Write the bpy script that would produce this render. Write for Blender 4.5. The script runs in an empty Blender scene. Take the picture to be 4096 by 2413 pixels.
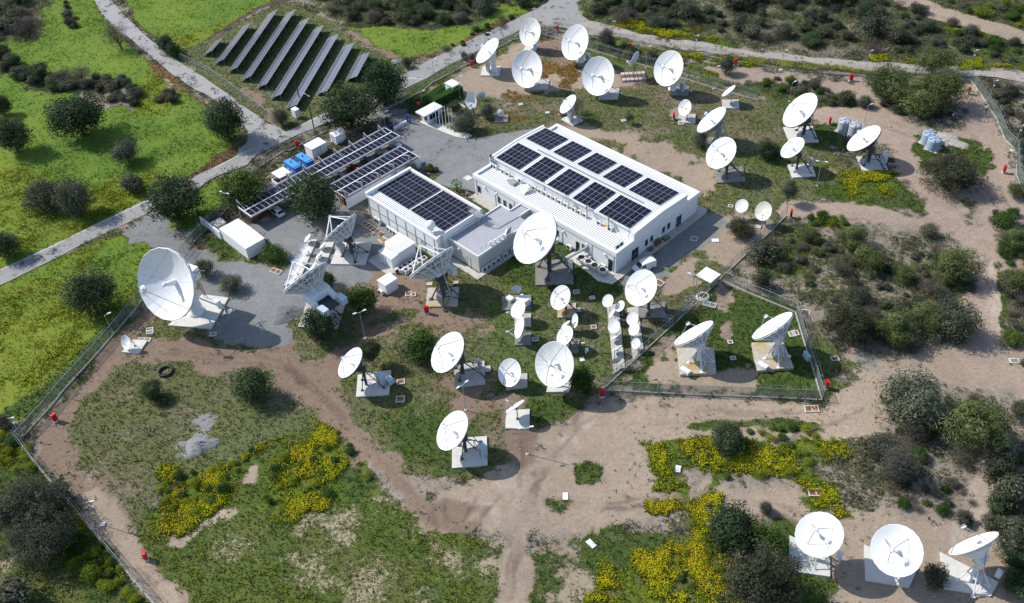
import bpy, math, random
import numpy as np
from mathutils import Vector, Matrix
random.seed(11); rng = np.random.default_rng(11)
scene = bpy.context.scene
COL = scene.collection
PI = math.pi
# ------------------------------------------------------------------ survey of the site
# The aerial view was surveyed first: lens, height and tilt of the camera follow from the building's right angles and the
# plumb lines of the poles. at() turns a surveyed point into metres on the level plane z; the site is then built in metres.
FPX, PITCH, ROLL, CAMH = 3661.85, 0.74493041, -0.06441340, 108.0
IW, IH = 4096, 2413
CP = Vector((0, 0, CAMH))
_fw = Vector((0, math.cos(PITCH), -math.sin(PITCH))); _rt0 = Vector((1, 0, 0)); _up0 = _rt0.cross(_fw)
CR = math.cos(ROLL)*_rt0 + math.sin(ROLL)*_up0
CU = -math.sin(ROLL)*_rt0 + math.cos(ROLL)*_up0
CF = _fw
TY = (0, 604, 1208, 1809); KT = 1024/2516; KD = 4096/2519
def T(t, x, y): r, c = divmod(t, 4); return (c*1024+x*KT, TY[r]+y*KT)
def D(x, y): return (x*KD, y*KD)
def ray(p): return (CF + CR*((p[0]-IW/2)/FPX) - CU*((p[1]-IH/2)/FPX)).normalized()
def at(p, z=0.0):
    v = ray(p); return CP + v*((z-CAMH)/v.z)
def atT(t, x, y, z=0.0): return at(T(t, x, y), z)
def atD(x, y, z=0.0): return at(D(x, y), z)
def seen(x, y, z=0.0, m=0.06):
    d = Vector((x, y, z))-CP; w = d.dot(CF)
    if w < 1: return False
    return abs(d.dot(CR)/w*FPX) < IW*(.5+m) and abs(d.dot(CU)/w*FPX) < IH*(.5+m)
# frame of the main building: u along its long side, v across, origin at its nearest corner
OX, OY, AZ = 18.7224, 122.6062, -0.82740007
LU = Vector((math.cos(AZ), math.sin(AZ), 0)); LV = Vector((-LU.y, LU.x, 0))
def W(u, v, z=0.0): return Vector((OX, OY, 0)) + LU*u + LV*v + Vector((0, 0, z))
# ------------------------------------------------------------------ materials
def new_mat(name):
    m = bpy.data.materials.new(name); m.use_nodes = True
    nt = m.node_tree; return m, nt, nt.nodes, nt.links, nt.nodes['Principled BSDF']
def paint(name, col, rough=.6, var=.12, scale=3.0, metal=0.0, bump=0.0, spec=.4, detail=6, dirt=None, dirt_scale=.8, dirt_amt=.0, dlo=.5):
    m, nt, N, K, b = new_mat(name)
    tc = N.new('ShaderNodeTexCoord'); nz = N.new('ShaderNodeTexNoise')
    nz.inputs['Scale'].default_value = scale; nz.inputs['Detail'].default_value = detail; nz.inputs['Roughness'].default_value = .65
    K.new(tc.outputs['Object'], nz.inputs['Vector'])
    mr = N.new('ShaderNodeMapRange'); mr.inputs['From Min'].default_value = .3; mr.inputs['From Max'].default_value = .7
    mr.inputs['To Min'].default_value = 1-var; mr.inputs['To Max'].default_value = 1+var
    K.new(nz.outputs['Fac'], mr.inputs['Value'])
    mx = N.new('ShaderNodeMix'); mx.data_type = 'RGBA'; mx.blend_type = 'MULTIPLY'; mx.inputs['Factor'].default_value = 1
    mx.inputs['A'].default_value = (*col, 1); K.new(mr.outputs['Result'], mx.inputs['B'])
    out = mx.outputs['Result']
    if dirt:
        n2 = N.new('ShaderNodeTexNoise'); n2.inputs['Scale'].default_value = dirt_scale; n2.inputs['Detail'].default_value = 8; n2.inputs['Roughness'].default_value = .7
        K.new(tc.outputs['Object'], n2.inputs['Vector'])
        r2 = N.new('ShaderNodeMapRange'); r2.inputs['From Min'].default_value = dlo; r2.inputs['From Max'].default_value = .68
        r2.inputs['To Max'].default_value = dirt_amt; K.new(n2.outputs['Fac'], r2.inputs['Value'])
        m2 = N.new('ShaderNodeMix'); m2.data_type = 'RGBA'; m2.inputs['B'].default_value = (*dirt, 1)
        K.new(r2.outputs['Result'], m2.inputs['Factor']); K.new(out, m2.inputs['A']); out = m2.outputs['Result']
    K.new(out, b.inputs['Base Color'])
    b.inputs['Roughness'].default_value = rough; b.inputs['Metallic'].default_value = metal; b.inputs['Specular IOR Level'].default_value = spec
    if bump:
        bp = N.new('ShaderNodeBump'); bp.inputs['Strength'].default_value = bump; bp.inputs['Distance'].default_value = .05
        K.new(nz.outputs['Fac'], bp.inputs['Height']); K.new(bp.outputs['Normal'], b.inputs['Normal'])
    return m
M = {}
M['white'] = paint('white_paint', (.76, .77, .775), .45, .03, .7, dirt=(.55, .53, .48), dirt_scale=.5, dirt_amt=.12)
M['dish'] = paint('dish_paint', (.73, .74, .755), .5, .025, .6, dirt=(.60, .60, .58), dirt_scale=1.1, dirt_amt=.35)
M['dish_worn'] = paint('weathered_dish_paint', (.74, .74, .73), .6, .06, 2.0, dirt=(.42, .40, .37), dirt_scale=1.3, dirt_amt=.4)
M['dish_cream'] = paint('cream_dish_paint', (.62, .62, .54), .55, .05, 2.0)
M['dish_mesh'] = paint('grey_mesh_dish', (.22, .23, .25), .55, .12, 9.0)
M['dish_back'] = paint('dish_back_paint', (.55, .57, .59), .5, .06, 1.5)
M['dish_shell'] = paint('dish_shell_back', (.34, .35, .36), .55, .1, 3.0)
M['steel'] = paint('galvanised_steel', (.36, .38, .40), .5, .12, 4.0, metal=.35)
M['dark'] = paint('dark_steel', (.07, .075, .085), .55, .25, 4.0, metal=.2)
M['black'] = paint('black_plastic', (.012, .012, .014), .5, .2)
M['conc'] = paint('concrete', (.46, .44, .40), .9, .12, 1.5, bump=.2, dirt=(.25, .23, .20), dirt_scale=.5, dirt_amt=.55)
M['conc_w'] = paint('pale_concrete', (.58, .57, .53), .9, .08, 1.5, dirt=(.36, .34, .31), dirt_scale=.5, dirt_amt=.4)
M['conc_y'] = paint('stained_concrete', (.46, .44, .40), .9, .15, 1.5, dirt=(.40, .25, .04), dirt_scale=.28, dirt_amt=.95, dlo=.44)
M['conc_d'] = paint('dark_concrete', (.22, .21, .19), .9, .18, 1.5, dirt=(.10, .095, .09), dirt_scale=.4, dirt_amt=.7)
M['kerb'] = paint('kerb_concrete', (.42, .39, .34), .9, .15, 1.2)
M['wall'] = paint('white_render', (.74, .76, .79), .8, .025, .6, dirt=(.55, .55, .54), dirt_scale=.35, dirt_amt=.15)
M['wall_grey'] = paint('grey_render', (.50, .51, .50), .8, .04, .6)
M['coping'] = paint('white_coping', (.78, .79, .80), .6, .03, .8)
M['red'] = paint('red_paint', (.50, .012, .022), .4, .08, 3.0)
M['blue'] = paint('blue_paint', (.035, .17, .50), .45, .08, 1.2)
M['blue_top'] = paint('blue_lid', (.07, .30, .66), .45, .05, 1.2)
M['navy'] = paint('navy_paint', (.02, .04, .20), .45, .1)
M['wood'] = paint('brown_wood', (.17, .075, .045), .7, .3, 6.0)
M['pole_wood'] = paint('creosoted_wood', (.045, .032, .024), .85, .3, 5.0)
M['rust'] = paint('rusty_lid', (.20, .085, .045), .8, .35, 5.0)
M['rust_o'] = paint('orange_rust', (.42, .17, .04), .8, .3, 5.0)
M['glass'] = paint('dark_glass', (.015, .02, .028), .08, .1, spec=.6)
M['frame'] = paint('aluminium_frame', (.30, .31, .33), .4, .06, metal=.4)
M['ac'] = paint('ac_casing', (.62, .62, .59), .5, .06, 3.0)
M['tank'] = paint('grey_tank', (.40, .43, .48), .5, .08, 2.0)
M['tankb'] = paint('blue_grey_tank', (.30, .38, .48), .5, .08, 2.0)
M['alu'] = paint('bright_aluminium', (.24, .25, .28), .4, .04)
M['strut'] = paint('grey_strut', (.20, .21, .22), .5, .06)
M['seam'] = paint('dish_seam', (.66, .67, .68), .5, .03)
M['cab_blue'] = paint('pale_blue_cabinet', (.46, .54, .62), .4, .05, 2.0)
M['cab_white'] = paint('white_cabinet', (.70, .72, .74), .4, .05, 2.0)
M['orange'] = paint('orange_paint', (.72, .30, .02), .45, .06)
M['rubber'] = paint('black_rubber', (.018, .018, .02), .6, .2)
M['car_w'] = paint('white_car_paint', (.74, .75, .76), .2, .01, spec=.6)
M['car_g'] = paint('grey_car_paint', (.14, .14, .15), .25, .02, spec=.6)
M['car_r'] = paint('red_car_paint', (.25, .015, .012), .25, .02, spec=.6)
M['car_s'] = paint('silver_car_paint', (.45, .47, .50), .25, .02, spec=.6, metal=.3)
M['lamp_glass'] = paint('lamp_glass', (.8, .8, .75), .15, .02)
M['bark'] = paint('bark', (.10, .075, .055), .9, .3, 6.0)
M['bark_pale'] = paint('dead_bark', (.36, .32, .28), .9, .2, 6.0)
M['line'] = paint('road_line_paint', (.62, .61, .58), .8, .3, 2.0)
M['skin'] = paint('skin', (.50, .31, .22), .6, .04)
M['cloth_w'] = paint('white_shirt', (.72, .72, .72), .8, .04)
M['cloth_k'] = paint('black_trousers', (.015, .015, .018), .8, .1)
M['hair'] = paint('dark_hair', (.02, .014, .01), .7, .1)
def ribbed(name, col, axis, period, depth=.35, dirt=(.5, .49, .46), dirt_amt=.2):
    m = paint(name, col, .5, .03, .8, dirt=dirt, dirt_scale=.4, dirt_amt=dirt_amt)
    nt = m.node_tree; N = nt.nodes; K = nt.links; b = N['Principled BSDF']
    tc = N.new('ShaderNodeTexCoord'); sp = N.new('ShaderNodeSeparateXYZ')
    vm = N.new('ShaderNodeVectorMath'); vm.operation = 'DOT_PRODUCT'; vm.inputs[1].default_value = axis
    K.new(tc.outputs['Object'], vm.inputs[0])
    mm = N.new('ShaderNodeMath'); mm.operation = 'MULTIPLY'; mm.inputs[1].default_value = 2*PI/period; K.new(vm.outputs['Value'], mm.inputs[0])
    sn = N.new('ShaderNodeMath'); sn.operation = 'SINE'; K.new(mm.outputs[0], sn.inputs[0])
    bp = N.new('ShaderNodeBump'); bp.inputs['Strength'].default_value = depth; bp.inputs['Distance'].default_value = .14
    K.new(sn.outputs[0], bp.inputs['Height']); K.new(bp.outputs['Normal'], b.inputs['Normal'])
    return m
M['rib_u'] = ribbed('ribbed_white_roof', (.72, .73, .73), tuple(LU), .48, .6)
M['rib_u2'] = ribbed('ribbed_white_shed_roof', (.74, .75, .75), tuple(LU), .45, .35)
M['rib_v'] = ribbed('ribbed_white_shed_roof_across', (.74, .75, .75), tuple(LV), .4, .6)
M['rib_grey'] = ribbed('ribbed_grey_roof', (.36, .36, .39), tuple(LV), .45, .35, (.45, .45, .48), .3)
def solar(name, au, av, pu, pv, cells, col=(.010, .011, .028)):
    """dark cells with pale seams: seams every pu along au and pv along av (metres, object space)"""
    m, nt, N, K, b = new_mat(name)
    tc = N.new('ShaderNodeTexCoord')
    def seam(ax, per, w):
        vm = N.new('ShaderNodeVectorMath'); vm.operation = 'DOT_PRODUCT'; vm.inputs[1].default_value = ax; K.new(tc.outputs['Object'], vm.inputs[0])
        d = N.new('ShaderNodeMath'); d.operation = 'DIVIDE'; d.inputs[1].default_value = per; K.new(vm.outputs['Value'], d.inputs[0])
        f = N.new('ShaderNodeMath'); f.operation = 'FRACT'; K.new(d.outputs[0], f.inputs[0])
        s = N.new('ShaderNodeMath'); s.operation = 'LESS_THAN'; s.inputs[1].default_value = w/per; K.new(f.outputs[0], s.inputs[0]); return s.outputs[0]
    a = seam(au, pu, .07); c = seam(av, pv, .06)
    mx = N.new('ShaderNodeMath'); mx.operation = 'MAXIMUM'; K.new(a, mx.inputs[0]); K.new(c, mx.inputs[1])
    g = seam(au, pu/cells, .012); g2 = N.new('ShaderNodeMath'); g2.operation = 'MULTIPLY'; g2.inputs[1].default_value = .12; K.new(g, g2.inputs[0])
    m2 = N.new('ShaderNodeMath'); m2.operation = 'MAXIMUM'; K.new(mx.outputs[0], m2.inputs[0]); K.new(g2.outputs[0], m2.inputs[1])
    cm = N.new('ShaderNodeMix'); cm.data_type = 'RGBA'; cm.inputs['A'].default_value = (*col, 1); cm.inputs['B'].default_value = (.42, .43, .46, 1)
    K.new(m2.outputs[0], cm.inputs['Factor']); K.new(cm.outputs['Result'], b.inputs['Base Color'])
    b.inputs['Roughness'].default_value = .22; b.inputs['Specular IOR Level'].default_value = .35
    return m
def cell_mat():
    m, nt, N, K, b = new_mat('solar_cells')
    tc = N.new('ShaderNodeTexCoord'); oi = N.new('ShaderNodeObjectInfo')
    mr = N.new('ShaderNodeMapRange'); mr.inputs['To Min'].default_value = .75; mr.inputs['To Max'].default_value = 1.35; K.new(oi.outputs['Random'], mr.inputs['Value'])
    mx = N.new('ShaderNodeMix'); mx.data_type = 'RGBA'; mx.blend_type = 'MULTIPLY'; mx.inputs['Factor'].default_value = 1
    mx.inputs['A'].default_value = (.0085, .0085, .022, 1); K.new(mr.outputs['Result'], mx.inputs['B'])
    sp = N.new('ShaderNodeSeparateXYZ'); K.new(tc.outputs['Object'], sp.inputs[0])
    ab = N.new('ShaderNodeMath'); ab.operation = 'ABSOLUTE'; K.new(sp.outputs['Y'], ab.inputs[0])
    lt = N.new('ShaderNodeMath'); lt.operation = 'LESS_THAN'; lt.inputs[1].default_value = .016; K.new(ab.outputs[0], lt.inputs[0])
    l2 = N.new('ShaderNodeMath'); l2.operation = 'MULTIPLY'; l2.inputs[1].default_value = .5; K.new(lt.outputs[0], l2.inputs[0])
    m2 = N.new('ShaderNodeMix'); m2.data_type = 'RGBA'; m2.inputs['B'].default_value = (.35, .36, .42, 1)
    K.new(l2.outputs[0], m2.inputs['Factor']); K.new(mx.outputs['Result'], m2.inputs['A']); K.new(m2.outputs['Result'], b.inputs['Base Color'])
    b.inputs['Roughness'].default_value = .3; b.inputs['Specular IOR Level'].default_value = .14
    return m
M['cells'] = cell_mat()
def wire_mat(name, col, op):
    m, nt, N, K, b = new_mat(name)
    b.inputs['Base Color'].default_value = (*col, 1); b.inputs['Roughness'].default_value = .5; b.inputs['Metallic'].default_value = .2
    tr = N.new('ShaderNodeBsdfTransparent'); ms = N.new('ShaderNodeMixShader')
    tc = N.new('ShaderNodeTexCoord'); nz = N.new('ShaderNodeTexNoise'); nz.inputs['Scale'].default_value = 1.2; K.new(tc.outputs['Object'], nz.inputs['Vector'])
    mr = N.new('ShaderNodeMapRange'); mr.inputs['From Min'].default_value = .3; mr.inputs['From Max'].default_value = .7; mr.inputs['To Min'].default_value = op*.75; mr.inputs['To Max'].default_value = op*1.25
    K.new(nz.outputs['Fac'], mr.inputs['Value']); K.new(mr.outputs['Result'], ms.inputs['Fac'])
    K.new(tr.outputs[0], ms.inputs[1]); K.new(b.outputs[0], ms.inputs[2]); K.new(ms.outputs[0], N['Material Output'].inputs['Surface'])
    return m
M['wire'] = wire_mat('chain_link_wire', (.22, .26, .25), .22)
M['wire_dense'] = wire_mat('dense_chain_link_wire', (.16, .22, .20), .42)
M['grating'] = wire_mat('steel_grating', (.40, .41, .43), .5)
# ------------------------------------------------------------------ mesh builder
class MB:
    def __init__(s): s.v = []; s.f = []; s.m = []; s.cm = 0; s.sm = []
    def mat(s, i): s.cm = i; return s
    def add(s, vs, fs, smooth=False):
        o = len(s.v); s.v += [tuple(p) for p in vs]
        for f in fs: s.f.append([o+i for i in f]); s.m.append(s.cm); s.sm.append(smooth)
        return s
    def box(s, c, d, rz=0.0, MX=None):
        x, y, z = d[0]/2, d[1]/2, d[2]/2; ca, sa = math.cos(rz), math.sin(rz); vs = []
        for a, b, e in ((-x,-y,-z),(x,-y,-z),(x,y,-z),(-x,y,-z),(-x,-y,z),(x,-y,z),(x,y,z),(-x,y,z)):
            p = Vector((a*ca-b*sa, a*sa+b*ca, e))
            vs.append((MX@p if MX else p)+Vector(c))
        return s.add(vs, [(0,3,2,1),(4,5,6,7),(0,1,5,4),(1,2,6,5),(2,3,7,6),(3,0,4,7)])
    def prism(s, poly, z0, z1):
        n = len(poly); vs = [(p[0], p[1], z0) for p in poly]+[(p[0], p[1], z1) for p in poly]
        ar = sum(poly[i][0]*poly[(i+1)%n][1]-poly[(i+1)%n][0]*poly[i][1] for i in range(n))
        idx = list(range(n)) if ar > 0 else list(range(n-1, -1, -1))
        fs = [tuple(reversed(idx)), tuple(i+n for i in idx)]
        for k in range(n):
            a, b = idx[k], idx[(k+1) % n]; fs.append((a, b, b+n, a+n))
        return s.add(vs, fs)
    def hull8(s, lo, hi):  # two quads joined
        vs = list(lo)+list(hi); return s.add(vs, [(3,2,1,0),(4,5,6,7),(0,1,5,4),(1,2,6,5),(2,3,7,6),(3,0,4,7)])
    def tube(s, p, q, r, r1=None, n=6, cap=True, smooth=True):
        p = Vector(p); q = Vector(q); r1 = r if r1 is None else r1; d = q-p
        if d.length < 1e-6: return s
        d.normalize(); a = d.orthogonal().normalized(); b = d.cross(a); vs = []
        for c, rr in ((p, r), (q, r1)):
            for i in range(n):
                t = 2*PI*i/n; vs.append(c+(a*math.cos(t)+b*math.sin(t))*rr)
        fs = [(i, (i+1) % n, n+(i+1) % n, n+i) for i in range(n)]
        s.add(vs, fs, smooth)
        if cap: s.add(vs, [tuple(reversed(range(n))), tuple(range(n, 2*n))])
        return s
    def lathe(s, prof, MX=None, n=24, smooth=True, close=False):
        vs = []; MX = MX or Matrix.Identity(4)
        for r, z in prof:
            for i in range(n):
                t = 2*PI*i/n; vs.append(MX@Vector((r*math.cos(t), r*math.sin(t), z)))
        fs = []
        for k in range(len(prof)-1):
            for i in range(n):
                j = (i+1) % n; fs.append((k*n+i, k*n+j, (k+1)*n+j, (k+1)*n+i))
        return s.add(vs, fs, smooth)
    def sphere(s, c, r, n=16, m=10, sz=1.0):
        prof = [(max(1e-4, r*math.sin(PI*k/m)), -r*sz*math.cos(PI*k/m)) for k in range(m+1)]
        return s.lathe(prof, Matrix.Translation(Vector(c)), n)
    def torus(s, c, R, r, MX=None, n=28, m=8):
        vs = []; MX = MX or Matrix.Identity(4)
        for i in range(n):
            t = 2*PI*i/n
            for j in range(m):
                u = 2*PI*j/m; vs.append(Vector(c)+MX@Vector(((R+r*math.cos(u))*math.cos(t), (R+r*math.cos(u))*math.sin(t), r*math.sin(u))))
        return s.add(vs, [(i*m+j, ((i+1) % n)*m+j, ((i+1) % n)*m+(j+1) % m, i*m+(j+1) % m) for i in range(n) for j in range(m)], True)
    def mesh(s, name, mats, off=None):
        me = bpy.data.meshes.new(name)
        off = off or Vector((0, 0, 0))
        me.from_pydata([(a-off[0], b-off[1], c-off[2]) for a, b, c in s.v], [], s.f)
        for m in (mats if isinstance(mats, (list, tuple)) else [mats]): me.materials.append(m)
        me.polygons.foreach_set('material_index', s.m); me.polygons.foreach_set('use_smooth', s.sm); me.update(); return me
    def build(s, name, mats, parent=None):
        me = s.mesh(name, mats, wloc(parent) if parent else None)
        return link(name, me, parent)
def wloc(o):
    v = Vector(o.location)
    while o.parent: o = o.parent; v = v+Vector(o.location)
    return v
def link(name, me, parent=None):
    o = bpy.data.objects.new(name, me); COL.objects.link(o)
    if parent: o.parent = parent
    return o
def tag(o, label=None, cat=None, group=None, kind=None):
    if label: o['label'] = label
    if cat: o['category'] = cat
    if group: o['group'] = group
    if kind: o['kind'] = kind
    return o
def thing(name, label, cat, loc=(0, 0, 0), group=None):
    o = bpy.data.objects.new(name, None); COL.objects.link(o); o.location = loc; o.empty_display_size = .3
    return tag(o, label, cat, group)
def dup(root, loc=None, rz=0.0, sc=None, label=None, group=None):
    def cp(o, par):
        c = o.copy(); COL.objects.link(c)
        if par: c.parent = par
        for ch in o.children: cp(ch, c)
        return c
    r = cp(root, None)
    if loc is not None: r.location = loc
    r.rotation_euler = (0, 0, rz)
    if sc is not None: r.scale = sc if hasattr(sc, '__len__') else (sc, sc, sc)
    if label: r['label'] = label
    if group: r['group'] = group
    return r
class Kind:
    """first use moves the prototype itself, later uses copy it with its parts"""
    def __init__(s, proto): s.p = proto; s.used = False
    def put(s, loc, rz=0.0, sc=None, label=None, group=None):
        if not s.used:
            s.used = True; r = s.p; r.location = loc; r.rotation_euler = (0, 0, rz)
            if sc is not None: r.scale = sc if hasattr(sc, '__len__') else (sc, sc, sc)
            if label: r['label'] = label
            if group: r['group'] = group
            return r
        r = dup(s.p, loc, rz, sc if sc is not None else (1, 1, 1), label, group)
        if not group and 'group' in r: del r['group']
        return r
AU = math.atan2(LU.y, LU.x)   # heading of the u axis
# ------------------------------------------------------------------ ground: what grows and lies where
def hash2(ix, iy, seed):
    h = (ix.astype(np.int64)*374761393 + iy.astype(np.int64)*668265263 + seed*1442695041) & 0xffffffff
    h = ((h ^ (h >> 13))*1274126177) & 0xffffffff
    return ((h ^ (h >> 16)) & 0xffff)/65535.0
def vnoise(x, y, seed=0):
    ix = np.floor(x); iy = np.floor(y); fx = x-ix; fy = y-iy; fx = fx*fx*(3-2*fx); fy = fy*fy*(3-2*fy)
    a = hash2(ix, iy, seed); b = hash2(ix+1, iy, seed); c = hash2(ix, iy+1, seed); d = hash2(ix+1, iy+1, seed)
    return a+(b-a)*fx+(c-a)*fy+(a-b-c+d)*fx*fy
def fbm(x, y, sc, seed=0, oc=4):
    r = 0; t = 0; a = 1
    for o in range(oc): r = r+a*vnoise(x/sc*2**o, y/sc*2**o, seed+o*17); t += a; a *= .55
    return r/t
def sd_poly(X, Y, P):
    d = np.full(X.shape, 1e9); ins = np.zeros(X.shape, bool); n = len(P)
    for i in range(n):
        ax, ay = P[i]; bx, by = P[(i+1) % n]; ex, ey = bx-ax, by-ay
        t = np.clip(((X-ax)*ex+(Y-ay)*ey)/max(1e-9, ex*ex+ey*ey), 0, 1)
        d = np.minimum(d, (X-ax-t*ex)**2+(Y-ay-t*ey)**2)
        c = (ay > Y) != (by > Y)
        if abs(by-ay) > 1e-9: ins ^= c & (X < ax+(Y-ay)/(by-ay)*ex)
    d = np.sqrt(d); return np.where(ins, d, -d)
def sd_line(X, Y, P, w):
    d = np.full(X.shape, 1e9)
    for i in range(len(P)-1):
        ax, ay = P[i]; bx, by = P[i+1]; ex, ey = bx-ax, by-ay
        t = np.clip(((X-ax)*ex+(Y-ay)*ey)/max(1e-9, ex*ex+ey*ey), 0, 1)
        d = np.minimum(d, (X-ax-t*ex)**2+(Y-ay-t*ey)**2)
    return w/2-np.sqrt(d)
#            bare soil colour        plant colour          cover flowers
CL = {
 'scrub':   ((.265,.225,.18), (.090,.094,.050), .50, .02),
 'scrubm':  ((.235,.20,.155), (.088,.098,.044), .60, .02),
 'scrubb':  ((.205,.175,.135), (.085,.098,.042), .68, .02),
 'scrubg':  ((.21,.175,.13),  (.080,.112,.026), .78, .05),
 'meadow':  ((.17,.145,.07),  (.132,.208,.032), .99, .08),
 'meadowy': ((.17,.15,.07),   (.165,.212,.030), .99, .26),
 'meadowd': ((.16,.14,.07),   (.112,.195,.031), .99, .03),
 'lawn':    ((.205,.155,.115),(.118,.132,.054), .68, .0),
 'lawng':   ((.21,.165,.125), (.100,.132,.042), .70, .01),
 'lush':    ((.20,.155,.11),  (.066,.102,.026), .80, .06),
 'flower':  ((.17,.14,.08),   (.108,.150,.022), .94, .42),
 'flowerd': ((.17,.14,.08),   (.120,.160,.018), .98, .85),
 'dirt':    ((.31,.245,.185),(.09,.115,.035), .16, .0),
 'tan':     ((.33,.262,.198),(.09,.115,.035), .22, .01),
 'brown':   ((.215,.155,.115),(.105,.112,.048), .30, .0),
 'pink':    ((.345,.265,.210),(.09,.11,.035), .12, .0),
 'gravel':  ((.200,.208,.205),(.09,.11,.04), .12, .0),
 'grey':    ((.215,.215,.205),  (.10,.12,.05), .34, .0),
 'rust':    ((.21,.15,.10),   (.150,.088,.030), .80, .0),
 'dry':     ((.32,.262,.185), (.098,.118,.034), .60, .05),
 'dryg':    ((.27,.22,.15),  (.092,.124,.028), .80, .07),
 'verge':   ((.25,.18,.12),   (.155,.100,.050), .75, .0),
 'earth':   ((.085,.062,.052),(.08,.08,.05), .25, .0),
 'pale':    ((.40,.33,.265),  (.10,.11,.05), .10, .0),
}
def dd(*a): return [(at(D(x, y)).x, at(D(x, y)).y) for x, y in a]
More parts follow.
